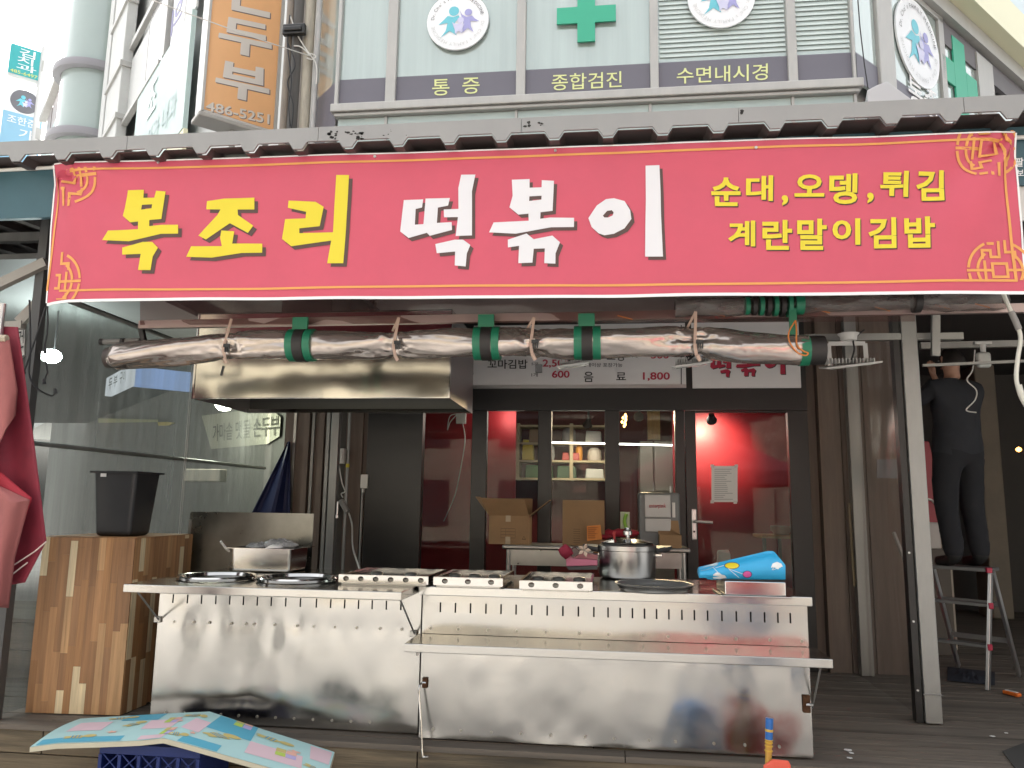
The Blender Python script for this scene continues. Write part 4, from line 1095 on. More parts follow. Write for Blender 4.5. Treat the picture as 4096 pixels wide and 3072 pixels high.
# ------------------------------------------------------------------ steel counters
def bumpf(x, z, seed, amp):
    if amp == .006: return amp * (N(x * 2.1, z * 1.2, seed) + .4 * N(x * 4.6, z * 2, seed + 5)) + (.0022 * (N(x * 30, z * 40, 2) + N(x * 60, z * 70, 5)) * math.exp(-((x - .84) / .10) ** 2 - ((z - .62) / .03) ** 2))
    return amp * (N(x * 1.9, z * 1.1, seed) + .55 * N(x * 4.6, z * 2.6, seed + 5) + .25 * N(x * 9, z * 7, seed + 9))
def steel_panel(x0, x1, z0, z1, Y, slots, seed, amp, name, parent, mat_=None, dimples=()):
    """sheet with real slots cut through it and the slight buckling of thin steel"""
    xs = set(); zs_ = set()
    n = max(2, int((x1 - x0) / .03)); m = max(2, int((z1 - z0) / .03))
    xs.update(x0 + (x1 - x0) * i / n for i in range(n + 1)); zs_.update(z0 + (z1 - z0) * i / m for i in range(m + 1))
    for sx, sa, sb in slots:
        xs = {v for v in xs if abs(v - sx) > .008 or v in (x0, x1)}
        xs.update((sx - .0045, sx + .0045)); zs_.update((sa, sb))
    xs = sorted(xs); zs_ = sorted(zs_)
    mb = MB(); idx = {}
    for j, z in enumerate(zs_):
        for i, x in enumerate(xs):
            e = min(x - x0, x1 - x, z - z0, z1 - z); k = min(1, max(0, e) / .10)
            y = Y + bumpf(x, z, seed, amp) * (k ** .7)
            for dx, dz in dimples:
                d2 = ((x - dx) ** 2 + (z - dz) ** 2) / .0016
                if d2 < 6: y += .0025 * math.exp(-d2)
            idx[i, j] = len(mb.v); mb.v.append(V((x, y, z)))
    for j in range(len(zs_) - 1):
        for i in range(len(xs) - 1):
            cx, cz = (xs[i] + xs[i + 1]) / 2, (zs_[j] + zs_[j + 1]) / 2
            if any(abs(cx - sx) < .0044 and sa < cz < sb for sx, sa, sb in slots): continue
            mb.f.append([idx[i, j], idx[i + 1, j], idx[i + 1, j + 1], idx[i, j + 1]]); mb.m.append(0)
    return mb.build(name, mat_ or steel, parent, smooth=True, ang=80)
rust = M('rusty_hinge', (.10, .045, .02), .8, .3, var=.5, vs=40)
rivet_m = M('spot_weld', (.40, .385, .35), .4, .9)
ZC = .85
xg0, xg1 = P(1670, 2600, 4.56).x, P(1688, 2600, 4.56).x
YLC, YRC = 4.62, 4.545
xl0 = P(620, 2620, YLC).x
xr1 = P(3240, 2700, YRC).x
lc = thing('steel_counter', 'left steel food counter with raised front flap, standing by the wooden cabinet', 'counter', ((xl0 + xg0) / 2, YLC, 0), group='steel counters of the stall')
sl_x = [497, 595, 690, 787, 882, 976, 1071, 1166, 1265, 1365, 1475, 1573, 1668, 1762, 1854, 1950, 2049]
zsl = [P(400 + x / 1.7015, 2000 + y / 1.7015, YLC).z for x, y in ((497, 640), (497, 702), (2049, 690), (2049, 748))]
za, zb = (zsl[0] + zsl[2]) / 2, (zsl[1] + zsl[3]) / 2
slotsL = [(P(400 + x / 1.7015, 2400, YLC).x, zb, za) for x in sl_x]
weldL = [(P(400 + x / 1.7015, 2000 + 855 / 1.7015, YLC).x, .0) for x in (505, 635, 740, 890, 990, 1045, 1187, 1340, 1455, 1600, 1747, 1905, 2053)]
zw_ = P(1100, 2500, YLC).z
steel_panel(xl0, xg0, .012, ZC - .045, YLC, slotsL, 1.7, .0085, 'front_panel', lc, dimples=[(x, zw_) for x, _ in weldL])
def welds(xs, z, Y, parent):
    p0 = None
    for x in xs:
        mb = MB().tube([(x, Y - .0025, z), (x, Y + .004, z)], .0085, 7)
        mb.build('spot_weld', rivet_m, parent)
welds([x for x, _ in weldL], zw_, YLC - .002, lc)
MB().box((xl0 + .004, YLC + .03, .02), (xg0 - .004, YLC + .05, ZC - .05)).build('dark_backing', dark_gap, lc)  # dark sheet stands in for the shade behind the slots
MB().box((xl0, YLC + .012, .012), (xl0 + .003, 5.4, ZC - .045)).box((xg0 - .003, YLC + .012, .012), (xg0, 5.4, ZC - .045)).build('side_panel', steel_lo, lc)
p0, p1 = PZ(470, 2340, ZC), PZ(1617, 2364, ZC)
yl = (p0.y + p1.y) / 2
mb = MB()
mb.box((p0.x, yl, ZC - .045), (p1.x, YLC - .01, ZC))
mb.build('front_flap', steel, lc, bevel=.004)
mb = MB().box((p0.x + .02, YLC - .008, ZC - .043), (xg0 + .0, 5.42, ZC - .001))
mb.build('counter_top', M('top_steel', (.50, .49, .465), .16, 1.0, var=.06, vs=4), lc, bevel=.003)
for a_, b_ in (((p0.x + .05, yl + .06, ZC - .046), (xl0 + .012, YLC - .012, zw_ + .01)), ((p1.x - .012, yl + .03, ZC - .047), (xg0 - .03, YLC - .02, zw_ - .02))):
    MB().tube([a_, b_], .0055, 8).build('flap_stay', zinc, lc)
    MB().box((b_[0] - .03, b_[1] - .006, b_[2] - .018), (b_[0] + .012, b_[1] + .01, b_[2] + .018)).build('stay_bracket', steel_lo, lc, bevel=.004)
# right counter
rc = thing('steel_counter', 'right steel food counter with a long low shelf along its front', 'counter', ((xg1 + xr1) / 2, YRC, 0), group='steel counters of the stall')
xsr = [1300 + x / 1.8433 for x in (851, 962, 1073, 1187, 1298, 1409, 1525, 1638, 1754)] + [2300 + x / 2.0109 for x in (27, 152, 266, 363, 462, 559, 656, 755, 860, 960, 1067, 1182, 1298, 1414, 1525, 1632, 1732)]
zc0 = [P(1300 + 851 / 1.8433, 2150 + y / 1.8433, YRC).z for y in (470, 545)]
zc1 = [P(2300 + 1732 / 2.0109, 2050 + y / 2.0109, YRC).z for y in (818, 898)]
za, zb = (zc0[0] + zc1[0]) / 2, (zc0[1] + zc1[1]) / 2
slotsR = [(P(x, 2430 + (x - 1760) * .03, YRC).x, zb, za) for x in xsr]
ZSH = .58
pz = PZ(1620, 2576, ZSH); pz2 = PZ(3319, 2631, ZSH); ysh = (pz.y + pz2.y) / 2 - .16
steel_panel(xg1, xr1, ZSH + .001, ZC - .05, YRC, slotsR, 8.3, .006, 'front_panel', rc)
weldR = [xg1 + .05 + i * (xr1 - xg1 - .1) / 12 + random.uniform(-.02, .02) for i in range(13)]
steel_panel(xg1, xr1, .012, ZSH - .003, YRC, [], 5.2, .0125, 'lower_panel', rc, dimples=[(x, .06) for x in weldR])
welds(weldR, ZSH + .03, YRC - .002, rc)
welds([x + .03 for x in weldR if x < xr1 - .1], .06, YRC - .003, rc)
welds([xl0 + .1 + i * .115 for i in range(12)], .06, YLC - .003, lc)
MB().box((xg1 + .004, YRC + .03, .02), (xr1 - .004, YRC + .05, ZC - .055)).build('dark_backing', dark_gap, rc)  # near-black backing, standing for the shaded inside of this counter
MB().box((xg1, YRC + .012, .012), (xg1 + .003, 5.35, ZC - .05)).build('side_panel', black_paint, rc)
MB().box((xr1 - .003, YRC + .012, .012), (xr1, 5.35, ZC - .05)).build('side_panel', steel_lo, rc)
yt = YRC - .055
MB().box((xg1 - .015, yt, ZC - .05), (P(3234, 2394, yt).x + .02, 5.36, ZC)).build('counter_top', M('top_steel', (.50, .49, .465), .16, 1.0), rc, bevel=.004)
xs0, xs1 = -1.085, 1.118
zshp = .579
MB().box((xs0, 4.215, zshp - .045), (xs1, YRC - .001, zshp)).build('low_shelf', steel, rc, bevel=.004)
MB().tube([(xs1 - .05, 4.26, zshp - .05), (xr1 + .012, YRC + .03, .26)], .0055, 8).build('shelf_stay', zinc, rc)
hb = P(3218, 2810, YRC)
MB().box((hb.x - .012, YRC - .016, hb.z - .05), (hb.x + .028, YRC - .006, hb.z + .04)).build('hinge_plate', rust, rc, bevel=.004)
MB().tube([(hb.x, YRC - .028, hb.z - .004), (hb.x + .035, YRC - .028, hb.z - .004)], .008, 10).build('hinge_pin', steel_hi, rc)
hb = P(1700, 2730, YRC)
MB().box((hb.x - .014, YRC - .015, hb.z - .028), (hb.x + .018, YRC - .005, hb.z + .03)).build('hinge_plate', rust, rc, bevel=.004)
MB().tube(curve_pts([(hb.x + .012, YRC - .03, hb.z + .005), (hb.x - .01, YRC - .035, hb.z + .004), P(1676, 2760, 4.49), P(1684, 2880, 4.46), P(1690, 3015, 4.42), P(1700, 3027, 4.42), P(1714, 3026, 4.42)], 5), .006, 8).build('shelf_stay', steel_hi, rc)
MB().tube([P(1668, 2605, 4.42), P(1668, 2622, 4.42)], .008, 8).build('stay_knob', steel_lo, rc)
# ------------------------------------------------------------------ things on the counters
def hole_tray(label, fl, fr, ybk, h, nh, z=ZC):
    """upturned steel gas-stove tray with round vent holes along its front"""
    a, b = PZ(*fl, z + .012), PZ(*fr, z + .012)
    yf = (a.y + b.y) / 2; x0, x1 = a.x, b.x
    t = thing('stove_tray', label, 'stove tray', ((x0 + x1) / 2, yf, z), group='vented steel stove trays on the counters')
    mb = MB(); n = nh; R = min(.014, (x1 - x0) / n * .30); zc_ = z + .012 + h * .55
    # front sheet with real round holes
    for i in range(n):
        xa, xb = x0 + (x1 - x0) * i / n, x0 + (x1 - x0) * (i + 1) / n; xc = (xa + xb) / 2; k = len(mb.v); m = 16
        sq_ = []
        for j in range(m):
            th = 2 * math.pi * j / m + math.pi / 4
            cx, cz = math.cos(th), math.sin(th); s_ = 1 / max(abs(cx), abs(cz))
            px_, pz_ = xc + cx * s_ * (xb - xa) / 2, z + .012 + h / 2 + cz * s_ * h / 2
            mb.v.append(V((px_, yf, pz_))); mb.v.append(V((xc + cx * R * 1.25, yf, zc_ + cz * R)))
        for j in range(m):
            j2 = (j + 1) % m
            mb.f.append([k + 2 * j, k + 2 * j2, k + 2 * j2 + 1, k + 2 * j + 1]); mb.m.append(0)
    mb.build('front_sheet', steel_hi, t, solid=.0015)
    MB().box((x0, yf + .002, z + .012), (x0 + .002, ybk, z + .012 + h)).box((x1 - .002, yf + .002, z + .012), (x1, ybk, z + .012 + h)).box((x0, ybk, z + .012), (x1, ybk + .002, z + .012 + h)).build('side_sheet', steel_hi, t)
    MB().box((x0 + .01, yf + .012, z + .02), (x1 - .01, ybk - .008, z + .012 + h * .62)).build('burner_plate', M('smoked_steel', (.13, .13, .125), .22, 1.0), t)
    for q in ((x0, yf, x1, yf + .012), (x0, ybk - .012, x1, ybk), (x0, yf + .0125, x0 + .012, ybk - .0125), (x1 - .012, yf + .0125, x1, ybk - .0125)):
        MB().box((q[0], q[1], z + .0125 + h), (q[2], q[3], z + .0155 + h)).build('rim', steel_hi, t)
    MB().box((x0 + .015, yf + .01, z + .001), (x1 - .015, ybk - .01, z + .011)).build('base', steel_lo, t)
    for fx in ((.2, .5, .8) if nh == 3 else (.3, .7)):
        xx = x0 + (x1 - x0) * fx; yy = yf + (ybk - yf) * .45
        MB().lathe([(.034, 0), (.038, .01), (.03, .018), (.012, .02), (0, .012)], (xx, yy, z + .0125 + h * .62), 16).build('burner_cap', steel_lo, t, smooth=True)
    return t
hole_tray('widest vented steel stove tray, six holes, bridging the two counters', (1340, 2333), (1722, 2335), 4.98, .042, 6)
hole_tray('vented steel stove tray in the middle, left end of the right counter', (1728, 2342), (2014, 2345), 5.0, .042, 3)
hole_tray('vented steel stove tray beside the pressure cooker', (2076, 2356), (2370, 2362), 4.98, .042, 3)
def ring_lid(label, c, rx, z=ZC):
    p = PZ(*c, z + .02); r = rx / F_PX * p.length
    MB().lathe([(r * .86, .004), (r * .9, .022), (r * .97, .026), (r, .018), (r * .985, .004), (r * .9, .001)], (p.x, p.y, z), 48).build('pot_ring', steel_hi, smooth=True, label=label, cat='pot ring', group='round steel pot rings on the left counter')
    MB().lathe([(0, .0015), (r * .855, .0015)], (p.x, p.y, z), 40).build('pot_well', M('dark_well', (.05, .05, .05), .3, .8), label='dark round well inside the ' + label, cat='pot well')
ring_lid('round steel pot ring nearest the wooden cabinet', (868, 2302), 138)
ring_lid('round steel pot ring in front of the steel basin', (1192, 2308), 148)
# rectangular basin with wrapped goods
bz = ZC + .001
b0, b1 = PZ(912, 2288, bz), PZ(1166, 2290, bz)
by = (b0.y + b1.y) / 2
bs = thing('steel_basin', 'deep rectangular steel basin with plastic bags and a ladle on the left counter', 'basin', ((b0.x + b1.x) / 2, by, bz))
bx0, bx1, byb, bh = b0.x, b1.x, by + .30, .155
mb = MB(); tp = .008
rim = [(bx0 - tp, by - tp), (bx1 + tp, by - tp), (bx1 + tp, byb + tp), (bx0 - tp, byb + tp)]
mb.hexa([(bx0, by, bz), (bx1, by, bz), (bx1, byb, bz), (bx0, byb, bz)] + [(x, y, bz + bh) for x, y in rim])
mb.f.pop(1); mb.m.pop(1)
mb.build('bowl', M('basin_steel', (.55, .53, .50), .2, 1), bs, bevel=.02, seg=3)
fl_ = .03
for q in ((bx0 - tp - fl_, by - tp - fl_, bx1 + tp + fl_, by - tp), (bx0 - tp - fl_, byb + tp, bx1 + tp + fl_, byb + tp + fl_), (bx0 - tp - fl_, by - tp + .0005, bx0 - tp, byb + tp - .0005), (bx1 + tp, by - tp + .0005, bx1 + tp + fl_, byb + tp - .0005)):
    MB().box((q[0], q[1], bz + bh), (q[2], q[3], bz + bh + .003)).build('rim', steel_hi, bs)
bag_m = M('grey_plastic_bag', (.30, .30, .30), .25, var=.2, vs=14, bump=.5, bs=25, spec=.7)
for i, (u, wd, ht, lab) in enumerate(((.28, .15, .05, 'small grey plastic bag bulging at the left of the steel basin'), (.66, .24, .075, 'larger grey plastic bag heaped over the steel basin'))):
    cx = bx0 + (bx1 - bx0) * u
    mb = MB().grid(lambda a_, b_: (cx + wd / 2 * math.sin(math.pi * b_) * math.cos(2 * math.pi * a_) * (1 + .2 * N(a_ * 5, b_ * 5, i)), by + .15 + .11 * math.sin(math.pi * b_) * math.sin(2 * math.pi * a_), bz + bh - .02 + ht * (1 - math.cos(math.pi * b_)) / 2 * (1 + .25 * N(a_ * 7 + i, b_ * 6)) + .012 * N(a_ * 18, b_ * 14, 2)), 26, 14, closed_u=True)
    mb.build('plastic_bag', bag_m, smooth=True, label=lab, cat='bag')
MB().tube([P(882, 2165, by + .04), P(905, 2195, by + .08), P(918, 2206, by + .1)], [.008, .009, .007], 8).build('ladle', white_pl, label='white ladle handle sticking out of the steel basin', cat='ladle')
MB().prism([P(1058, 2194, by - .03), P(1078, 2182, by - .02), P(1110, 2185, by - .02), P(1122, 2192, by - .03)], (0, .05, .004)).build('paper_wrapper', paper, label='white paper wrapper on the basin rim', cat='wrapper')
# splash guard behind the basin
yg = 5.46
g0, g1 = P(745, 2260, yg), P(1245, 2260, yg)
sp = steel_panel(g0.x, g1.x, .55, P(1000, 2047, yg).z, yg, [], 3.1, .006, 'splash_guard_sheet', None, M('smoky_steel_sheet', (.20, .195, .17), .3, 1.0, var=.2, vs=3)) if False else None
spg = thing('splash_guard', 'dull steel splash guard sheet standing behind the left counter', 'splash guard', ((g0.x + g1.x) / 2, yg, .4))
steel_panel(g0.x, g1.x, .4, P(1000, 2050, yg).z, yg, [], 3.1, .006, 'sheet', spg, M('smoky_steel_sheet', (.22, .215, .19), .3, 1.0, var=.2, vs=3))
MB().box((g0.x, yg - .012, .40), (g0.x + .02, yg - .006, 1.18)).build('fold_edge', steel_lo, spg)
# pressure cooker
pc_ = PZ(2512, 2322, ZC)
R_ = 112 / F_PX * (pc_ - CAM_P).length
cy = pc_.y + R_
ck = thing('pressure_cooker', 'big steel pressure cooker with black handles on the right counter', 'cooker', (pc_.x, cy, ZC))
brushed = M('brushed_pot_steel', (.52, .51, .50), .28, 1.0)
H_ = (P(2512, 2195, cy - R_).z - ZC)
MB().lathe([(0, .002), (R_ * .88, .002), (R_ * .97, .012), (R_, .03), (R_, H_ * .98), (R_ * 1.0, H_)], (pc_.x, cy, ZC), 56).build('pot_body', brushed, ck, smooth=True, ang=30)
MB().lathe([(R_ * 1.005, H_ - .022), (R_ * 1.035, H_ - .018), (R_ * 1.035, H_ + .012), (R_ * .95, H_ + .02), (R_ * .9, H_ + .028), (R_ * .5, H_ + .045), (.03, H_ + .052), (0, H_ + .052)], (pc_.x, cy, ZC), 56).build('lid', brushed, ck, smooth=True, ang=30)
MB().lathe([(R_ * .92, H_ + .0285), (R_ * .935, H_ + .034), (R_ * .55, H_ + .052), (.045, H_ + .058), (0, H_ + .058)], (pc_.x, cy, ZC), 48).build('lid_plate', M('smoked_lid_steel', (.12, .12, .12), .15, 1.0), ck, smooth=True)
MB().lathe([(.012, H_ + .05), (.014, H_ + .08), (.03, H_ + .082), (.031, H_ + .105), (.022, H_ + .112), (.024, H_ + .118), (.02, H_ + .128), (0, H_ + .13)], (pc_.x + .005, cy, ZC), 20).build('pressure_knob', steel_hi, ck, smooth=True, ang=30)
MB().lathe([(.008, H_ + .045), (.008, H_ + .085), (.012, H_ + .087), (.008, H_ + .10), (0, H_ + .1)], (pc_.x - R_ * .45, cy, ZC), 12).build('relief_valve', M('red_valve', (.4, .02, .02), .4), ck, smooth=True)
for s in (-1, 1):
    hx_ = pc_.x + s * R_
    mb = MB(); zz = ZC + H_ - .005
    mb.hexa([(hx_ + s * .0, cy - .06, zz - .03), (hx_ + s * .095, cy - .04, zz - .012), (hx_ + s * .095, cy + .04, zz - .012), (hx_, cy + .06, zz - .03), (hx_, cy - .06, zz + .0), (hx_ + s * .11, cy - .04, zz + .02), (hx_ + s * .11, cy + .04, zz + .02), (hx_, cy + .06, zz + .018)])
    mb.build('handle', black_plastic, ck, bevel=.008)
    MB().box((hx_ - s * .004, cy - .03, zz - .05), (hx_ + s * .04, cy + .03, zz - .032)).build('handle_bracket', steel_hi, ck, bevel=.004)
# perforated round tray
pt = PZ(2618, 2352, ZC + .02); r = 152 / F_PX * (pt - CAM_P).length
rt_ = thing('perforated_tray', 'shallow round perforated steel tray in front of the pressure cooker', 'tray', (pt.x, pt.y + .03, ZC))
trs = M('tray_steel', (.42, .42, .41), .36, .85)
MB().lathe([(0, .012), (r * .80, .012), (r * .86, .02), (r * .92, .042), (r * .985, .046), (r, .044), (r * .985, .04), (r * .93, .036), (r * .88, .012), (r * .84, .003), (0, .003)], (pt.x, pt.y + .03, ZC), 64).build('dish', trs, rt_, smooth=True, ang=50)
mb = MB()
for i in range(46):
    th = math.pi * (1.08 + .84 * i / 45)
    for kz, kr in ((.022, .893), (.030, .912)):
        c_ = V((pt.x + r * kr * math.cos(th), pt.y + .03 + r * kr * math.sin(th), ZC + kz)); rd = V((math.cos(th), math.sin(th), 0))
        mb.tube([c_ - rd * .002, c_ + rd * .006], .0022, 6)
mb.build('perforations', dark_gap, rt_, kind='stuff')
# square steel griddle box with the rolled blue mat on it
q0, q1 = PZ(2898, 2378, ZC + .012), PZ(3148, 2388, ZC + .012)
gb = thing('griddle_box', 'low rectangular steel griddle box under the blue mat', 'griddle', ((q0.x + q1.x) / 2, q0.y, ZC))
gy = (q0.y + q1.y) / 2
MB().box((q0.x - .02, gy - .012, ZC + .001), (q1.x + .03, gy + .36, ZC + .011)).build('base_plate', steel, gb, bevel=.003)
MB().box((q0.x, gy, ZC + .012), (q1.x, gy + .33, ZC + .085)).build('box', steel_hi, gb, bevel=.005)
MB().box((q0.x - .01, gy + .02, ZC + .086), (q1.x + .004, gy + .34, ZC + .092)).build('hot_plate', M('griddle_black', (.03, .03, .03), .4, .5), gb)
# rolled blue cartoon-free play mat: balloons, clouds, a little parachute
mat_b = M('blue_play_mat', (.03, .36, .66), .45, var=.04, vs=3)
ym = gy + .06
bm_ = thing('rolled_play_mat', 'bright blue rolled play mat printed with balloons and clouds on the griddle box', 'play mat', P(2970, 2325, ym))
outl = [(2798, 2300), (2797, 2268), (2850, 2250), (2960, 2222), (3060, 2206), (3095, 2203), (3112, 2212), (3118, 2240), (3130, 2262), (3142, 2285), (3140, 2305), (3128, 2322), (3080, 2322), (2900, 2318), (2805, 2314)]
def front_pt(x, y, dp=0.0):
    cyv = 2262 + (x - 2797) * .0
    top = 2268 - (x - 2797) * .235 if x < 3070 else 2205
    bot = 2316; v = min(1, max(0, (bot - y) / (bot - top)))
    return P(x, y, ym - .055 * math.sin(math.pi * min(1, v + .08)) ** .6 + .02 * v + dp)
mb = MB(); k_n = 24
ctr = P(2985, 2270, ym)
loopn = len(outl)
NX = 40
def mat_f(u, v):
    x = 2798 + (3142 - 2798) * u
    top = 2268 - (x - 2797) * .235 if x < 3070 else 2204 + max(0, (x - 3095)) * 1.2
    bot = 2318 - (6 if x < 2830 else 0)
    if v <= .5:
        y = bot + (top - bot) * (v / .5)
        return front_pt(x, y)
    w_ = (v - .5) / .5
    pT, pB = front_pt(x, top), front_pt(x, bot)
    back = .10 + .10 * u
    return pT.lerp(pB, w_) + V((0, back * math.sin(math.pi * min(1, .1 + w_ * .85)) , 0))
mb.grid(mat_f, NX, 24)
k = len(mb.v)
W_ = NX + 1
mb.f.append([j * W_ for j in range(25)]); mb.m.append(0)
mb.f.append([j * W_ + NX for j in range(25)][::-1]); mb.m.append(0)
mb.build('mat_roll', mat_b, bm_, smooth=True, ang=50)
def on_mat(name, pts_px, m, lift):
    pts, tri = poly_fill([pts_px]); MB().add([front_pt(x, y, -lift) for x, y in pts], tri).build(name, m, bm_)
py_, pp_, pwm, pdk = M('mat_yellow', (.70, .55, .02), .5), M('mat_pink', (.62, .10, .34), .5), M('mat_white', (.72, .74, .74), .5), M('mat_navy', (.03, .05, .10), .5)
zm = lambda pts: [(2300 + x / 2.0109, 2050 + y / 2.0109) for x, y in pts]
on_mat('balloon_outline', zm(ell(1262, 427, 62, 20, 28)), pdk, .0015); on_mat('balloon', zm(ell(1262, 427, 56, 20, 24)), py_, .003)
on_mat('balloon_outline', zm(ell(1386, 498, 38, 20, 29)), pdk, .0015); on_mat('balloon', zm(ell(1386, 498, 33, 20, 25)), pp_, .003)
on_mat('cloud', zm([(1108, 530), (1112, 500), (1135, 483), (1160, 484), (1180, 500), (1205, 505), (1222, 528), (1165, 536)]), pwm, .002)
on_mat('cloud', zm([(1010, 470), (1030, 440), (1090, 418), (1140, 402), (1158, 408), (1120, 440), (1060, 462)]), M('mat_grey_cloud', (.45, .52, .55), .5), .002)
on_mat('parachute', zm([(1575, 445), (1590, 410), (1625, 396), (1660, 412), (1672, 435), (1645, 440), (1635, 458), (1600, 440)]), pwm, .002)
for a_, b_ in (((1200, 425), (1130, 445)), ((1240, 458), (1320, 525)), ((1350, 495), (1230, 450)), ((1110, 440), (1150, 482)), ((1600, 442), (1585, 462)), ((1655, 440), (1590, 462))):
    p, q = zm([a_, b_]); MB().tube([front_pt(p[0] + (q[0] - p[0]) * t / 6, p[1] + (q[1] - p[1]) * t / 6, -.002) for t in range(7)], .0014, 5).build('string_print', pwm, bm_)
# pink card machine and its flower
pk = P(2330, 2268, 5.18)
pm_ = thing('pink_till', 'pink plastic till with dark display and a pale flower behind the stove trays', 'till', pk)
f5 = lambda x, y, d=0: P(x, y, 5.18 + d)
MB().prism([f5(2262, 2220), f5(2275, 2205), f5(2290, 2232), f5(2390, 2240), f5(2390, 2262), f5(2266, 2266)], (0, .14, 0)).build('case', M('pink_plastic', (.55, .17, .26), .4), pm_, bevel=.006)
MB().prism([f5(2273, 2208, -.006), f5(2300, 2191, -.006), f5(2320, 2212, -.006), f5(2292, 2228, -.006)], (0, .02, .01)).build('display', M('brown_display', (.09, .055, .05), .25), pm_)
MB().prism([f5(2296, 2231, -.004), f5(2325, 2212, -.004), f5(2390, 2222, -.004), f5(2390, 2238, -.004)], (0, .08, .004)).build('keypad', M('rose_keypad', (.36, .13, .15), .5, bump=.6, bs=120), pm_)
MB().prism([f5(2266, 2267), f5(2390, 2263), f5(2390, 2278), f5(2275, 2280)], (0, .13, 0)).build('base', M('dark_grey_plastic', (.06, .06, .06), .5), pm_)
for i in range(5):
    th = i * 1.2566; c_ = f5(2337, 2200, -.03)
    MB().add([c_ + V((.028 * math.cos(th + t) * (1 if t else .1), -.01 * abs(t), .028 * math.sin(th + t) * (1 if t else .1))) for t in (-.5, 0, .5)] + [c_ + V((.045 * math.cos(th), -.02, .045 * math.sin(th)))], [(1, 0, 3), (1, 3, 2)]).build('petal', M('cream_petal', (.62, .48, .38), .6), pm_)
# red cloth knob beside the till
mb = MB().grid(lambda a_, b_: P(2262, 2200, 5.16) + V((.045 * math.sin(math.pi * b_) * math.cos(6.283 * a_) * (1 + .4 * N(a_ * 6, b_ * 4)), .03 * math.sin(math.pi * b_) * math.sin(6.283 * a_), .10 * (b_ - .6))), 16, 10, closed_u=True)
mb.build('red_cloth', M('crimson_cloth', (.25, .015, .04), .8), smooth=True, label='crimson cloth bunched beside the pink till', cat='cloth')
# strip of light under the rear table
# ------------------------------------------------------------------ steel table with boxes in front of the doors
YT = 6.32
tzr = P(2300, 2185, YT).z
tb = thing('steel_table', 'tall steel work table in front of the shop doors', 'table', (X9(2380, 2185, YT), YT, 0))
tx0, tx1 = X9(2008, 2180, YT), X9(2762, 2200, YT)
MB().box((tx0, YT, tzr - .035), (tx1, YT + .46, tzr)).build('table_top', steel_lo, tb, bevel=.012)
MB().box((tx0 + .06, YT + .03, tzr - .16), (tx1 - .06, YT + .05, tzr - .036)).build('apron', steel_lo, tb)
for x in (tx0 + .05, tx1 - .05):
    for y in (YT + .04, YT + .42):
        MB().tube([(x, y, 0), (x, y, tzr - .036)], .019, 12).build('leg', steel_lo, tb, smooth=True)
MB().tube([(tx1 - .14, YT + .1, 0), (tx1 - .14, YT + .1, tzr - .3)], .014, 10).build('rail', steel_lo, tb)
tz_ = tzr + .001
def carton(label, x0, x1, top, d, Y, flaps=True, mat_=card_m, name='cardboard_box'):
    a_, b_ = X9(x0, 2150, Y), X9(x1, 2150, Y); zt2 = P((x0 + x1) / 2, top, Y).z
    t = thing(name, label, 'cardboard box', ((a_ + b_) / 2, Y, tz_))
    th = .005
    MB().box((a_, Y, tz_), (b_, Y + th, zt2)).build('front_side', mat_, t)
    MB().box((a_, Y + d - th, tz_), (b_, Y + d, zt2)).build('back_side', mat_, t)
    MB().box((a_, Y + th + .0005, tz_), (a_ + th, Y + d - th - .0005, zt2)).box((b_ - th, Y + th + .0005, tz_), (b_, Y + d - th - .0005, zt2)).build('end_side', mat_, t)
    MB().box((a_ + th, Y + th, tz_), (b_ - th, Y + d - th, tz_ + th)).build('bottom', mat_, t)
    return t, a_, b_, zt2
t, a_, b_, z2 = carton('open cardboard box with spread flaps on the left of the steel table', 1955, 2115, 2062, .26, YT + .06)
Yb_ = YT + .06
MB().add([(a_, Yb_, z2), (b_, Yb_, z2), (b_ - .03, Yb_ - .10, z2 + .13), (a_ - .06, Yb_ - .10, z2 + .14)], [(0, 1, 2, 3)]).build('flap', card_m, t, solid=.005)
MB().add([(b_, Yb_, z2), (b_, Yb_ + .26, z2), (b_ + .16, Yb_ + .27, z2 + .13), (b_ + .17, Yb_ + .01, z2 + .13)], [(0, 1, 2, 3)]).build('flap', card_m, t, solid=.005)
MB().add([(a_, Yb_, z2), (a_, Yb_ + .26, z2), (a_ - .12, Yb_ + .26, z2 + .15), (a_ - .12, Yb_ + .02, z2 + .15)], [(0, 1, 2, 3)]).build('flap', card_m, t, solid=.005)
MB().add([(a_, Yb_ + .26, z2), (b_, Yb_ + .26, z2), (b_, Yb_ + .30, z2 + .14), (a_, Yb_ + .30, z2 + .14)], [(0, 1, 2, 3)]).build('flap', card_m, t, solid=.005)
ink_br = M('brown_print', (.13, .08, .045), .8)
w_ = b_ - a_
MB().box((a_ + w_ * .42, Yb_ - .003, z2 - .05), (a_ + w_ * .54, Yb_ - .001, z2 + 0)).box((a_ + w_ * .42, Yb_ - .003, tz_ + .002), (a_ + w_ * .54, Yb_ - .001, tz_ + .06)).build('packing_tape', M('buff_tape', (.42, .33, .22), .35), t)
for i in range(4):
    zz = tz_ + .05 + i * .025
    MB().add([(a_ + w_ * .30, Yb_ - .0015, zz), (a_ + w_ * .66, Yb_ - .0015, zz), (a_ + w_ * .66, Yb_ - .0015, zz + .003), (a_ + w_ * .30, Yb_ - .0015, zz + .003)], [(0, 1, 2, 3)]).build('label_line', ink_br, t)
for x in (.30, .42, .66):
    MB().add([(a_ + w_ * x, Yb_ - .0016, tz_ + .05), (a_ + w_ * x + .002, Yb_ - .0016, tz_ + .05), (a_ + w_ * x + .002, Yb_ - .0016, tz_ + .125), (a_ + w_ * x, Yb_ - .0016, tz_ + .125)], [(0, 1, 2, 3)]).build('label_line', ink_br, t)
tri_ = [(.0, .03), (.017, 0), (-.017, 0)]
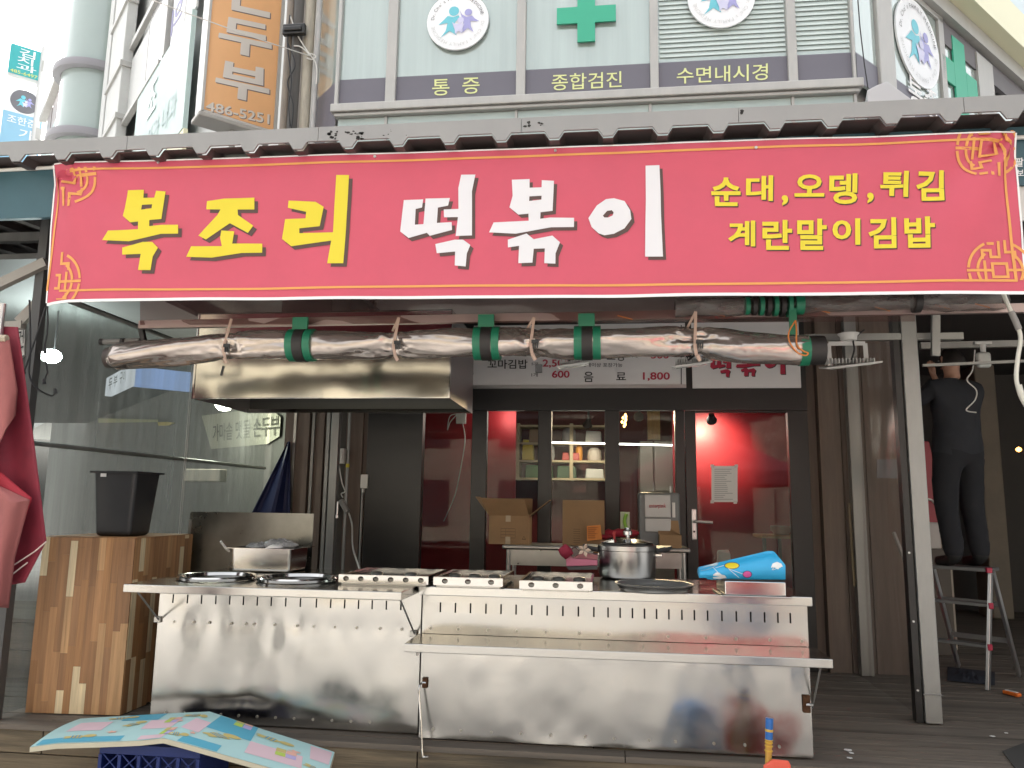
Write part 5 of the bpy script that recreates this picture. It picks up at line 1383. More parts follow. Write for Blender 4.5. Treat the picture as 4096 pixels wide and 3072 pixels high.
MB().add([(a_ + w_ * .88 + x, Yb_ - .0016, tz_ + .04 + z) for x, z in tri_] + [(a_ + w_ * .88 + x * .6, Yb_ - .0016, tz_ + .046 + z * .6) for x, z in tri_], [(0, 1, 4, 3), (1, 2, 5, 4), (2, 0, 3, 5)]).build('recycle_mark', ink_br, t)
t, a_, b_, z2 = carton('tall closed brown carton in the middle of the steel table', 2250, 2418, 2003, .2, YT + .1)
MB().box((a_, YT + .1, z2 + .0005), (b_, YT + .3, z2 + .005)).build('lid', card_m, t)
w_ = b_ - a_
for i in range(7):
    zz = tz_ + .02 + i * .018
    MB().add([(a_ + w_ * .26, YT + .0985, zz), (a_ + w_ * .42, YT + .0985, zz), (a_ + w_ * .42, YT + .0985, zz + .004), (a_ + w_ * .26, YT + .0985, zz + .004)], [(0, 1, 2, 3)]).build('label_line', ink_br, t)
ora = M('orange_packet', (.62, .20, .02), .5)
q_ = [P(2347, 2104, YT + .03), P(2402, 2100, YT + .03), P(2408, 2158, YT + .02), P(2349, 2164, YT + .02)]
op = thing('orange_packet', 'flat orange printed packet leaning against the tall carton', 'packet', q_[3])
MB().prism(q_, (0, .02, 0)).build('pack', ora, op)
for i in range(6):
    MB().add([P(2352, 2110 + i * 8, YT + .018), P(2352 + random.uniform(25, 46), 2110 + i * 8, YT + .018), P(2380, 2113 + i * 8, YT + .018), P(2352, 2113 + i * 8, YT + .018)], [(0, 1, 2, 3)]).build('print_line', M('dark_orange_print', (.25, .06, .01), .7), op)
# food sealing machine
ym_ = YT + .12
em = thing('sealing_machine', 'grey and white food sealing machine with red maker name on the steel table', 'machine', (X9(2640, 2150, ym_), ym_, tz_))
ex0, ex1 = X9(2556, 2080, ym_), X9(2722, 2080, ym_); ez = P(2640, 1970, ym_).z
MB().box((ex0, ym_ + .02, tz_), (ex1, ym_ + .32, ez)).build('housing', M('machine_grey', (.16, .17, .175), .4), em, bevel=.02, seg=3)
MB().box((X9(2580, 2080, ym_), ym_, P(2600, 2070, ym_).z), (X9(2684, 2080, ym_), ym_ + .019, P(2600, 1978, ym_).z)).build('front_door', M('machine_white', (.52, .51, .50), .35), em, bevel=.008)
MB().box((X9(2580, 2080, ym_), ym_, P(2600, 2128, ym_).z), (X9(2684, 2080, ym_), ym_ + .019, P(2600, 2074, ym_).z)).build('lower_panel', M('machine_white', (.52, .51, .50), .35), em, bevel=.008)
text('maker_name', 'enterpack', quadY(2596, 2014, 2664, 2036, ym_ - .002), M('maker_red', (.42, .05, .07), .5), em, .008)
mb = MB().tube(curve_pts([P(2622, 2030, ym_ - .004), P(2640, 2020, ym_ - .004), P(2656, 2026, ym_ - .004)]), .0016, 5); mb.build('maker_arc', ink_blk, em)
MB().box((X9(2690, 2060, ym_), ym_ + .012, P(2690, 2070, ym_).z), (X9(2702, 2060, ym_), ym_ + .0195, P(2690, 2010, ym_).z)).build('switch_strip', white_pl, em)
MB().tube([P(2590, 1967, ym_ + .1), P(2680, 1967, ym_ + .1)], .006, 8).tube([P(2682, 1972, ym_ + .1), P(2682, 1945, ym_ + .1)], .01, 8).build('film_bar', steel_lo, em)
t, a_, b_, z2 = carton('small opened cardboard box in front of the sealing machine', 2638, 2726, 2140, .12, YT + .0)
MB().add([(a_, YT + .12, z2), (b_, YT + .12, z2), (b_ - .012, YT + .13, z2 + .11), (a_ - .01, YT + .13, z2 + .11)], [(0, 1, 2, 3)]).build('lid', card_m, t, solid=.005)
MB().add([(b_ - .002, YT, z2), (b_ - .002, YT + .12, z2), (b_ - .07, YT + .1, z2 + .035)], [(0, 1, 2)]).build('flap', card_m, t, solid=.004)
# red cloths, green carton
for i, (x0, x1, y0, y1, lab) in enumerate(((2420, 2575, 2116, 2150, 'crumpled red cloth behind the pressure cooker lid'), (2388, 2450, 2138, 2156, 'red plastic scoop left of the cooker valve'))):
    mb = MB().grid(lambda a_, b_: P(x0 + (x1 - x0) * b_, (y0 + y1) / 2, YT + .2 - .1 * i) + V((0, .04 * math.sin(6.283 * a_), .5 * (P(0, y0, YT).z - P(0, y1, YT).z) * math.cos(6.283 * a_) * (math.sin(math.pi * min(1, .08 + b_)) ** .4) * (1 + .4 * N(b_ * 6, a_ * 3, i)) + .01 * N(b_ * 8, 1))), 14, 22, closed_u=True)
    mb.build('red_cloth', M('red_cloth_fabric', (.32, .015, .035), .8), smooth=True, label=lab, cat='cloth')
gx = X9(2504, 2080, YT + .25)
MB().box((gx - .045, YT + .25, tz_), (gx + .03, YT + .31, P(2504, 2048, YT + .25).z)).build('white_carton', M('carton_white_green', (.50, .58, .42), .5), label='white carton with green stripe behind the red cloth', cat='carton')
MB().tube(curve_pts([P(2508, 2120, YT + .24), P(2498, 2085, YT + .24), P(2506, 2055, YT + .24)]), .014, 8).build('green_bottle', M('lime_green', (.22, .45, .03), .4), smooth=True, label='lime green squeeze bottle in front of the white carton', cat='bottle')

# ------------------------------------------------------------------ wooden cabinet at the left end of the counter
stave_cols = [(.34, .18, .085), (.41, .22, .10), (.27, .14, .065), (.47, .28, .135), (.70, .57, .36), (.37, .19, .08), (.30, .155, .07)]
stave_m = [M('stave_wood_%s' % 'abcdefg'[i], c_, .5, var=.3, vs=3.0, stretch=(12, 12, .5), dirt=((c_[0] * .45, c_[1] * .4, c_[2] * .4), 5, .68, .8)) for i, c_ in enumerate(stave_cols)]
cf0, cf1 = V((-3.59, 4.66, 0)), V((-2.985, 4.70, 0))
czt = P(360, 2150, 4.68).z
cab = thing('wooden_cabinet', 'tall butcher-block wooden cabinet beside the left counter', 'cabinet', (-3.29, 4.68, 0))
MB().box((cf0.x + .012, 4.712, .01), (cf1.x - .014, 5.38, czt - .004)).build('carcass', M('cabinet_core', (.20, .11, .05), .6), cab)
random.seed(21)
def staves(A, B, n, outn, name, seed):
    A, B = V(A), V(B); rnd = random.Random(seed)
    for i in range(n):
        a_, b_ = A.lerp(B, i / n), A.lerp(B, (i + 1) / n); z = rnd.uniform(-.45, -.05)
        while z < czt:
            L = rnd.uniform(.22, .62); z0, z1 = max(0.004, z), min(czt, z + L)
            if z1 - z0 > .01:
                dd = outn * rnd.uniform(0, .0008)
                e = (b_ - a_) * .006; m_ = rnd.choices(stave_m, [2.6, 3, 2.6, 2.4, 4.2, 3, 2.8])[0]
                MB().hexa([a_ + e + V((0, 0, z0 + .0006)), b_ - e + V((0, 0, z0 + .0006)), b_ - e + outn * -.012 + V((0, 0, z0 + .0006)), a_ + e + outn * -.012 + V((0, 0, z0 + .0006)),
                           a_ + e + V((0, 0, z1 - .0006)), b_ - e + V((0, 0, z1 - .0006)), b_ - e + outn * -.012 + V((0, 0, z1 - .0006)), a_ + e + outn * -.012 + V((0, 0, z1 - .0006))]).build(name, m_, cab)
                for v_ in (): pass
            z += L
no = V((.066, -.998, 0))
staves(cf0, cf1, 13, no, 'stave', 5)
staves(cf1 + V((.001, .013, 0)), (cf1.x + .012, 5.38, 0), 13, V((1, 0, 0)), 'stave', 9)
MB().box((cf0.x, 4.70, czt + .0005), (cf1.x + .012, 5.38, czt + .004)).build('top_sheet', stave_m[1], cab)
# black bin on the cabinet
cb_ = V((-3.205, 4.90, czt + .005))
bn = thing('black_bin', 'tall black plastic bin with a small white sticker standing on the wooden cabinet', 'bin', cb_)
wt, wb, hb_ = .162, .132, P(500, 1886, 4.78).z - czt - .005
def bin_ring(hw, z): return [cb_ + V((x, y, z)) for x, y in ((-hw, -hw * .95), (hw, -hw * .95), (hw, hw * .95), (-hw, hw * .95))]
mb = MB()
lo, hi = bin_ring(wb * .94, 0), bin_ring(wt * .94, hb_ - .012)
lo[0].x -= -.00; 
mb.hexa(lo + hi); mb.f.pop(1); mb.m.pop(1)
mb.build('body', black_plastic, bn, bevel=.03, seg=4)
r0, r1 = bin_ring(wt * .95, hb_ - .0115), bin_ring(wt * 1.03, hb_ - .0115)
mb = MB()
top0, top1 = [p + V((0, 0, .013)) for p in r0], [p + V((0, 0, .013)) for p in r1]
mb.add(r0 + r1 + top0 + top1, [(4, 5, 13, 12), (5, 6, 14, 13), (6, 7, 15, 14), (7, 4, 12, 15), (8, 12, 13, 9), (9, 13, 14, 10), (10, 14, 15, 11), (11, 15, 12, 8), (0, 1, 5, 4), (1, 2, 6, 5), (2, 3, 7, 6), (3, 0, 4, 7), (0, 8, 9, 1), (1, 9, 10, 2), (2, 10, 11, 3), (3, 11, 8, 0)])
mb.build('rim', black_plastic, bn)
sy = cb_.y - wt * .94 * .95 - .002
s0_ = P(404, 1893, sy); s1_ = P(424, 1907, sy)
MB().box((s0_.x, sy - .003, s1_.z), (s1_.x, sy + .004, s0_.z)).build('sticker', paper, bn)

# ------------------------------------------------------------------ extractor hood
YH = 5.2
h0, h1 = P(768, 1592, YH), P(1800, 1596, YH)
hz = (h0.z + h1.z) / 2
hx0, hx1, hyb = h0.x, h1.x, 6.10
hood = thing('extractor_hood', 'box-shaped steel extractor hood over the left counter', 'hood', ((hx0 + hx1) / 2, 5.6, hz))
hs_ = M('hood_steel', (.60, .575, .50), .17, 1.0)
mbf = steel_panel(hx0 + .012, hx1 - .012, hz + .008, hz + .62, YH, [], 12.4, .005, 'front_panel', hood, hs_)
for q in ((hx0, hz, hx0 + .012, hz + .62), (hx1 - .012, hz, hx1, hz + .62)):
    MB().box((q[0], YH - .008, q[1]), (q[2], YH + .01, q[3])).build('corner_trim', steel_hi, hood)
MB().box((hx0 + .0125, YH - .008, hz), (hx1 - .0125, YH + .008, hz + .0075)).build('bottom_trim', steel_hi, hood)
hd = M('hood_inside', (.16, .16, .145), .35, .9)
MB().box((hx1 - .006, YH + .011, hz), (hx1, hyb, hz + .62)).build('side_panel', M('hood_side_steel', (.34, .31, .31), .4, .9), hood)
MB().box((hx0, YH + .011, hz), (hx0 + .006, hyb, hz + .62)).build('side_panel', M('hood_side_steel', (.34, .31, .31), .4, .9), hood)
MB().box((hx0 + .007, hyb - .006, hz), (hx1 - .007, hyb, hz + .62)).build('rear_panel', hd, hood)
MB().box((hx0 + .007, hyb - .05, hz), (hx1 - .007, hyb - .0065, hz + .03)).build('grease_gutter', steel_hi, hood)
MB().box((hx0, YH, hz + .622), (hx1, hyb, hz + .63)).build('top_panel', hd, hood)
MB().box((hx0 + .5, 5.5, hz + .631), (hx0 + .9, 5.9, 3.3)).build('duct', hd, hood)

# ------------------------------------------------------------------ rolled clear vinyl along the front, with its rails
YR = 4.46
roll = thing('rolled_vinyl_curtain', 'long clear vinyl curtain rolled up and strapped below the banner', 'curtain', (-1, YR, 2.2))
rp = [(438, 1432), (700, 1412), (1000, 1395), (1300, 1390), (1600, 1386), (1900, 1384), (2200, 1382), (2500, 1382), (2800, 1385), (3000, 1393), (3228, 1402)]
cp = curve_pts([P(x, y - (10 if 600 < x < 2900 else 0), YR) for x, y in rp], 44)
strap_x = [P(x, 1390, YR).x for x in (922, 1590, 2130, 2775)]
band_x = [P(x, 1390, YR).x for x in (1205, 1945, 2345)]
mb = MB(); n = 48
for i, p in enumerate(cp):
    base = .083 - .018 * max(0, (i / len(cp) - .0) < .06) * 0
    pin = sum(math.exp(-((p.x - sx) / .10) ** 2) for sx in strap_x)
    for j in range(n):
        th = 2 * math.pi * j / n
        rr = base * (1 + .18 * N(p.x * 2.4, th * .8, 1) + .06 * N(p.x * 6, th * 1.6, 4) + .10 * pin * N(p.x * 22, th * 2.2, 8)) - .016 * pin * (1 + .5 * N(p.x * 30, th * 2))
        rr += .006 * math.sin(th * 3 + p.x * 5) * (1 + pin)
        rr += .007 * (abs(N(p.x * 3 + th * .6, th * 2.0, 2)) - .25) + (.003 + .017 * pin) * (abs(N(p.x * 13 - th * 1.2, th * 3.5, 6)) - .22)
        if i < 8: rr *= .62 + .38 * i / 8 if i > 2 else .66
        mb.v.append(V((p.x, p.y + math.cos(th) * rr, p.z + math.sin(th) * rr * 1.05)))
for i in range(len(cp) - 1):
    for j in range(n):
        j2 = (j + 1) % n; mb.f.append([i * n + j, i * n + j2, (i + 1) * n + j2, (i + 1) * n + j]); mb.m.append(0)
mb.f.append(list(range(n))); mb.m.append(0); mb.f.append([(len(cp) - 1) * n + j for j in range(n)][::-1]); mb.m.append(0)
mb.build('vinyl_roll', roll_m, roll, smooth=True, ang=80)
def roll_c(X):
    return min(cp, key=lambda p: abs(p.x - X))
for X in band_x:
    c_ = roll_c(X)
    for dx, wd, m_, r_, nm in ((-.045, .05, tape_g, .100, 'green_tape'), (.062, .045, tape_g, .100, 'green_tape'), (.006, .062, rubber, .103, 'rubber_band')):
        prof = []
        mb = MB()
        mb.tube([(X + dx - wd / 2, c_.y, c_.z), (X + dx, c_.y, c_.z), (X + dx + wd / 2, c_.y, c_.z)], r_, 28)
        mb.build(nm, m_, roll, smooth=True, ang=50)
    MB().box((X - .045, YR - .05, c_.z + .089), (X + .05, YR - .03, c_.z + .165)).build('green_tape', tape_g, roll)
ce = cp[-1]
MB().tube([(ce.x - .045, ce.y, ce.z), (ce.x + .005, ce.y, ce.z)], .088, 28).build('green_tape', tape_g, roll, smooth=True, ang=50)
MB().tube([(ce.x + .006, ce.y, ce.z), (ce.x + .09, ce.y, ce.z)], .083, 28).build('end_sleeve', rubber, roll, smooth=True, ang=50)
MB().tube([(cp[0].x - .01, cp[0].y, cp[0].z), (cp[0].x + .12, cp[0].y, cp[0].z + .006)], [.066, .074], 28).build('end_sleeve', M('brown_sleeve', (.06, .05, .045), .5), roll, smooth=True, ang=50)
for i, X in enumerate(strap_x):
    c_ = roll_c(X); top = P((922, 1590, 2130, 2775)[i], (1290, 1285, 1285, 1262)[i], YR - .04)
    mb = MB()
    mb.beam((top.x + .01, YR - .05, top.z + .02), (c_.x - .005, YR - .088, c_.z - .03), .017, .004, (0, -1, 0))
    mb.beam((c_.x - .005, YR - .089, c_.z - .03), (c_.x + .004, YR - .07, c_.z - .085), .017, .004, (0, -1, 0))
    mb.beam((top.x + .01, YR - .05, top.z + .02), (top.x - .04, YR + .0, c_.z + .08), .014, .004, (0, -1, 0))
    mb.build('strap', strap_m, roll)
    MB().tube([(c_.x + .006, YR - .088, c_.z - .085), (c_.x + .022, YR - .075, c_.z - .115)], .011, 8).build('strap_end', strap_m, roll)
    mb = MB()
    for dx in (-.012, 0, .012):
        mb.box((c_.x + dx + .02, YR - .098, c_.z - .05), (c_.x + dx + .027, YR - .085, c_.z - .005))
    mb.box((c_.x + .0, YR - .10, c_.z - .02), (c_.x + .04, YR - .086, c_.z + .0))
    mb.build('buckle', black_plastic, roll, bevel=.002)
p = P(890, 1480, YR - .06)
MB().beam((p.x - .006, p.y, p.z - .035), (p.x + .006, p.y, p.z + .025), .016, .012).build('loose_buckle', black_plastic, roll, bevel=.003)
p = P(2155, 1470, YR - .06)
MB().box((p.x - .02, p.y, p.z - .03), (p.x + .02, p.y + .012, p.z + .02)).build('loose_buckle', black_plastic, roll, bevel=.003)
# orange twine loop at the right end
MB().tube(curve_pts([P(3182, 1282, YR - .08), P(3155, 1330, YR - .1), P(3160, 1372, YR - .1), P(3190, 1410, YR - .1), P(3222, 1422, YR - .1), P(3232, 1412, YR - .1), P(3215, 1405, YR - .1), P(3188, 1380, YR - .09), P(3186, 1320, YR - .08), P(3182, 1282, YR - .08)], 5), .0045, 6).build('twine_loop', M('orange_twine', (.62, .20, .04), .7), roll)
# rails the curtain hangs from
rail = thing('curtain_rail', 'long steel rail wrapped in clear plastic above the rolled curtain', 'rail', (0, 4.5, 2.4))
ra, rb = P(560, 1300, 4.52), P(4150, 1232, 4.52)
MB().beam(ra, rb, .035, .05).build('rail_tube', M('red_reflection_steel', (.40, .31, .29), .35, .6), rail)  # reddish reflection is put into this steel's base colour
MB().tube([P(405, 1368, 4.54), P(480, 1366, 4.54), P(560, 1362, 4.54)], .018, 10).build('rail_tube', M('grey_tube', (.2, .2, .19), .5), rail)
MB().tube([P(402, 1368, 4.54), P(414, 1368, 4.54)], .022, 10).build('rail_cap', rubber, rail)
MB().tube([P(486, 1366, 4.53), P(498, 1366, 4.53)], .022, 10).build('rail_cap', rubber, rail)
MB().beam(P(562, 1300, 4.55), P(575, 1362, 4.55), .03, .03, (0, 1, 0)).build('hanger', black_paint, rail)
wr = film('wrap_vinyl', (.72, .68, .66), (.4, .37, .35), .18, .55, 5, (.5, 3, 3), 1.45, .1)
wc = curve_pts([P(2700, 1232, 4.47), P(3000, 1220, 4.47), P(3300, 1212, 4.47), P(3600, 1206, 4.47), P(3850, 1208, 4.47), P(4020, 1200, 4.47)], 14)
mb = MB(); n = 16
for i, p in enumerate(wc):
    for j in range(n):
        th = 2 * math.pi * j / n; rr = .05 * (1 + .35 * N(p.x * 5, th, 7) + .15 * N(p.x * 14, th * 2)); mb.v.append(V((p.x, p.y + math.cos(th) * rr, p.z + math.sin(th) * rr)))
for i in range(len(wc) - 1):
    for j in range(n):
        j2 = (j + 1) % n; mb.f.append([i * n + j, i * n + j2, (i + 1) * n + j2, (i + 1) * n + j]); mb.m.append(0)
mb.build('plastic_wrap', wr, rail, smooth=True, ang=80)
for x in (2990, 3018, 3046, 3074, 3102, 3130, 3158):
    p = P(x, 1222 + (x - 2990) * -.02, 4.44)
    MB().tube([(p.x - .011, 4.45, p.z), (p.x + .011, 4.45, p.z)], .052 + (x - 2990) * .0001, 20).build('rubber_band', rubber if (x // 28) % 2 else tape_g, rail, smooth=True, ang=50)
p = P(3195, 1215, 4.44); MB().tube([(p.x - .02, 4.45, p.z), (p.x + .025, 4.45, p.z)], .062, 20).build('green_tape', tape_g, rail, smooth=True, ang=50)
MB().box((P(3148, 1250, 4.45).x, 4.40, P(3160, 1345, 4.45).z), (P(3178, 1250, 4.45).x, 4.415, P(3160, 1240, 4.45).z)).build('green_tape', tape_g, rail)
p = P(3668, 1205, 4.45); MB().tube([(p.x - .018, 4.46, p.z), (p.x + .018, 4.46, p.z)], .062, 20).build('rubber_band', rubber, rail, smooth=True)
for x in (2470, 2840, 3260, 3500, 3740, 3900):
    a_, b_ = P(x, 1262 - (x - 2470) * .033, 4.48), P(x + 60, 1278 - (x - 2470) * .033, 4.48)
    MB().tube([a_, b_], .0035, 5).build('twine', M('orange_twine', (.62, .20, .04), .7), rail)
# upper strip of clear sheet between rail and banner
MB().grid(lambda u, v: P(560 + 3100 * u, 1300 - 14 * u - 120 * v, 4.5 + .02 * N(u * 14, v * 2)), 50, 8).build('upper_vinyl', vinyl_front, smooth=True, label='brownish clear vinyl strip hanging behind the banner hem', cat='vinyl strip')

# ------------------------------------------------------------------ right side: brown wall, posts, lights
bw_ = thing('brown_side_wall', 'brown wood panel wall between shop door and front steel post', 'wall', (1.9, 6.9, 0))
wx0, wx1 = X9(3240, 2400), X9(3650, 2600)
xs_ = [wx0, X9(3305, 2400), X9(3398, 2400), X9(3500, 2500), wx1]
for i, (a_, b_) in enumerate(zip(xs_[:-1], xs_[1:])):
    MB().box((a_ + .003, 6.90 + (.06 if i == 0 else 0), 0), (b_ - .003, 7.0, 3.3)).build('panel', brown_wall, bw_)
MB().box((X9(3306, 2400), 6.875, 0), (X9(3318, 2400), 6.899, 3.3)).build('batten', M('brown_batten', (.14, .10, .075), .6), bw_)
def post(label, foot, Y, wd, dp, top, m_=zinc):
    p = PZ(*foot); t = thing('steel_post', label, 'post', (p.x, Y, 0), group='steel posts of the stall')
    MB().box((p.x - wd / 2, Y, .004), (p.x + wd / 2, Y + dp, top)).build('shaft', m_, t, bevel=.006)
    return t, p
t, p = post('front right galvanised steel post standing on the deck', (3740, 2900), 5.39, .102, .10, 3.25)
MB().box((p.x - .112 / 2 - .045, 5.405, .004), (p.x - .112 / 2 - .004, 5.47, 2.9)).build('curtain_channel', black_paint, t)
MB().box((p.x - .06, 5.384, P(3700, 2780, 5.39).z), (p.x + .06, 5.3885, P(3700, 2775, 5.39).z)).build('joint', steel_hi, t)
for z in (.2, .62, 1.05):
    MB().tube([(p.x - .085, 5.404, z), (p.x - .085, 5.396, z)], .007, 8).build('bolt', alu, t)
post('slimmer grey steel post against the brown wall', (3470, 2705), 6.78, .10, .08, 3.3)
PX_, PYp = p.x, 5.39
vr = thing('vinyl_right_curtain', 'creased clear vinyl curtain beside the front right post', 'curtain', (2.0, 6, 0))
vm = film('clear_vinyl_creased', (.88, .86, .84), (.32, .30, .28), .04, .2, 2.2, (2, 2, .4), 1.2, .2)
MB().grid(lambda u, v: (PX_ - .06 + .02 * N(u * 6, v * 2, 4) + .006 * math.sin(u * 17 + 4 * v), 5.5 + 1.28 * u, .03 + 2.5 * v), 40, 30).build('sheet', vm, vr, smooth=True)
pl_ = [P(x, y, 6.3) for x, y in ((3508, 1838), (3605, 1835), (3622, 1850), (3620, 1915), (3508, 1912))]
MB().prism(pl_, (0, .006, 0)).build('notice_plate', M('grey_notice', (.12, .12, .13), .5), label='dim grey notice plate on the creased vinyl right of the door', cat='notice')
MB().tube([P(3575, 2130, 6.4), P(3658, 2345, 6.2)], .014, 8).build('leaning_stick', M('stick_grey', (.32, .30, .28), .6), label='thin pale stick leaning against the front right post', cat='stick')
MB().tube([P(3396, 2012, 6.84), P(3418, 2345, 6.82)], .010, 8).build('wooden_batten', M('pale_batten', (.34, .27, .16), .6), label='narrow pale wooden batten beside the slim post', cat='batten')
# crossbeam, hanger and floodlights
YX = 5.42
cb2 = thing('cross_beam', 'horizontal steel beam at the top right carrying the floodlights', 'beam', P(3500, 1352, YX))
MB().beam(P(3222, 1352, YX), P(3848, 1346, YX), .05, .045).build('beam', zinc, cb2)
MB().beam(P(3742, 1235, YX - .1), P(3742, 1424, YX - .1), .05, .03, (0, -1, 0)).build('hanger', zinc, cb2)
MB().beam(P(3680, 1384, 6.4), P(4200, 1372, 6.4), .045, .05).build('rear_beam', zinc, cb2)
MB().beam(P(3690, 1462, 6.0), P(4200, 1440, 6.0), .02, .02).build('thin_rail', zinc, cb2)
flood_w = M('floodlight_white', (.60, .60, .58), .4)
def flood(label, c_, Y, wd, full):
    p = P(*c_, Y); t = thing('floodlight', label, 'floodlight', p, group='LED floodlights under the canopy')
    h_ = wd * .10
    MB().hexa([p + V(q) for q in ((-wd / 2, -.06, -h_), (wd / 2, -.10, 0), (wd / 2 * .9, .10, .02), (-wd / 2, .12, .0), (-wd / 2, -.06, -h_ + .012), (wd / 2, -.10, .012), (wd / 2 * .9, .10, .035), (-wd / 2, .12, .015))]).build('frame', flood_w, t, bevel=.003)
    MB().hexa([p + V(q) for q in ((-wd * .42, -.05, -h_ - .002), (wd * .42, -.085, -.003), (wd * .36, .08, .015), (-wd * .4, .09, -.005), (-wd * .42, -.05, -h_ + .001), (wd * .42, -.085, .0), (wd * .36, .08, .018), (-wd * .4, .09, -.002))]).build('lens', M('frosted_lens', (.5, .52, .5), .2), t)
    for i in range(14):
        x = -wd * .42 + wd * .84 * i / 13
        MB().box((p.x + x - .003, p.y - .03, p.z + .012), (p.x + x + .003, p.y + .06, p.z + .045)).build('cooling_fin', flood_w, t)
    if full:
        br = [p + V((-wd * .38, 0, 0)), p + V((-wd * .38, .01, .15)), p + V((wd * .3, .01, .15)), p + V((wd * .3, 0, .03))]
        mb = MB()
        for a_, b_ in zip(br[:-1], br[1:]): mb.beam(a_, b_, .028, .006, (0, 1, 0))
        mb.build('bracket', flood_w, t)
        MB().lathe([(0, .02), (.05, .03), (.055, .06), (.07, .075), (0, .08)], p + V((0, .01, .14)), 16).build('mount', white_pl, t, smooth=True)
        MB().tube(curve_pts([p + V((.0, -.02, .03)), p + V((.02, -.03, .10)), p + V((.03, .0, .18)), p + V((.1, .0, .24))]), .006, 6).build('cord', cable_blk, t)
    else:
        MB().tube([p + V((-.03, -.07, .02)), p + V((.06, -.05, .09))], .006, 6).build('cord', cable_blk, t)
    return t
flood('white LED floodlight hanging on its bracket right of the door', (3402, 1462), 5.25, .34, True)
flood('slim floodlight just under the rolled curtain, in front of the menu prices', (2295, 1464), 4.75, .20, False)
flood('slim floodlight just under the rolled curtain, above the red shop sign', (2768, 1462), 4.75, .22, False)
p = P(3935, 1440, 6.2)
t = thing('floodlight', 'small white floodlight hanging at the far right in front of the pillar', 'floodlight', p, group='LED floodlights under the canopy')
MB().box((p.x - .05, p.y - .02, p.z - .06), (p.x + .05, p.y + .03, p.z + .06)).build('lens', M('frosted_lens', (.5, .52, .5), .2), t, bevel=.02, seg=3)
MB().tube([p + V((0, .0, .06)), p + V((0, 0, .12))], .02, 10).box((p.x - .06, p.y - .02, p.z + .12), (p.x + .06, p.y + .02, p.z + .14)).build('bracket', flood_w, t)
MB().tube(curve_pts([P(3900, 1400, 6.15), P(3890, 1480, 6.15), P(3868, 1520, 6.15), P(3905, 1560, 6.15), P(3900, 1600, 6.15), P(3865, 1640, 6.15), P(3905, 1650, 6.15)]), .005, 6).build('white_wire', cable_wht, label='thin white wire dangling from the small floodlight', cat='wire')
# white hanging cable at the right edge
wc_ = thing('hanging_cable', 'thick white cable with grey sleeve hanging at the right edge', 'cable', P(4070, 1400, 4.3))
MB().tube(curve_pts([P(4005, 1150, 4.3), P(4030, 1215, 4.3), P(4062, 1285, 4.3), P(4082, 1350, 4.3), P(4070, 1440, 4.3), P(4066, 1520, 4.3), P(4084, 1575, 4.3), P(4120, 1640, 4.3)]), .011, 10).build('cable', M('ivory_cable', (.62, .61, .54), .5), wc_, smooth=True)
MB().tube(curve_pts([P(4044, 1246, 4.3), P(4062, 1285, 4.3), P(4076, 1318, 4.3)]), .016, 10).build('sleeve', M('grey_sleeve', (.26, .25, .24), .6), wc_, smooth=True)
MB().tube(curve_pts([P(4074, 1540, 4.3), P(4090, 1590, 4.3), P(4125, 1650, 4.3)]), .016, 10).build('sleeve', M('ivory_cable', (.62, .61, .54), .5), wc_, smooth=True)

# ------------------------------------------------------------------ space beyond the right post
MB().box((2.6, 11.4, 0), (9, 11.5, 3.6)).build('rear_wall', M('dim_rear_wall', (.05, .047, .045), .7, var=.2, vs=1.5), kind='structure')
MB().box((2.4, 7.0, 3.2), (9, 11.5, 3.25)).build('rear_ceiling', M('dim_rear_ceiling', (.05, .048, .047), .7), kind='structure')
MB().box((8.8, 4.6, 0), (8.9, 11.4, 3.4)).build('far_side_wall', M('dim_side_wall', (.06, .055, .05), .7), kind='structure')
pil = PZ(4000, 2478)
MB().box((P(3905, 2100, pil.y).x + .12, pil.y, .003), (P(4030, 2100, pil.y).x, pil.y + .4, 3.2)).build('concrete_pillar', M('taupe_pillar', (.20, .175, .14), .7, var=.15, vs=2), bevel=.02, label='wide taupe pillar at the far right behind the person', cat='pillar')
p = P(4075, 1798, 9.5)
MB().lathe([(0, -.03), (.025, -.015), (.03, 0), (.025, .015), (0, .03)], p, 12).build('small_lamp', emis('amber_glow', (1, .42, .08), 3), smooth=True, label='tiny glowing amber lamp at the far right', cat='lamp')
# red drinks cabinet behind the person
yk = 8.2
rcx0, rcx1 = X9(3690, 2000, yk), X9(3800, 2000, yk)
rcab = thing('red_drinks_cabinet', 'red drinks cabinet with a white curved stripe behind the front right post', 'cabinet', ((rcx0 + rcx1) / 2, yk, 0))
zc0_, zc1_ = P(3740, 2145, yk).z, P(3740, 1765, yk).z
rdm = M('drinks_red', (.34, .018, .04), .4)
MB().hexa([(rcx0, yk, zc0_), (rcx1, yk, zc0_), (rcx1, yk + .4, zc0_), (rcx0, yk + .4, zc0_), (rcx0, yk, zc1_), (rcx0 + .1, yk, zc1_), (rcx0 + .1, yk + .4, zc1_), (rcx0, yk + .4, zc1_)]).build('body', rdm, rcab, bevel=.01)
MB().tube(curve_pts([P(3700, 1995, yk - .01), P(3728, 2002, yk - .01), P(3752, 2030, yk - .01)]), .012, 6).build('stripe', white_pl, rcab)
MB().box((rcx0, yk + .01, .003), (rcx1 - .02, yk + .4, zc0_ - .003)).build('base', M('cream_plinth', (.35, .30, .24), .5), rcab)
MB().box((X9(3715, 2140, 7.9), 7.9, P(3735, 2195, 7.9).z), (X9(3762, 2140, 7.9), 8.1, P(3735, 2090, 7.9).z)).build('white_appliance', M('white_enamel', (.50, .47, .45), .35), bevel=.008, label='small white appliance in front of the red drinks cabinet', cat='appliance')
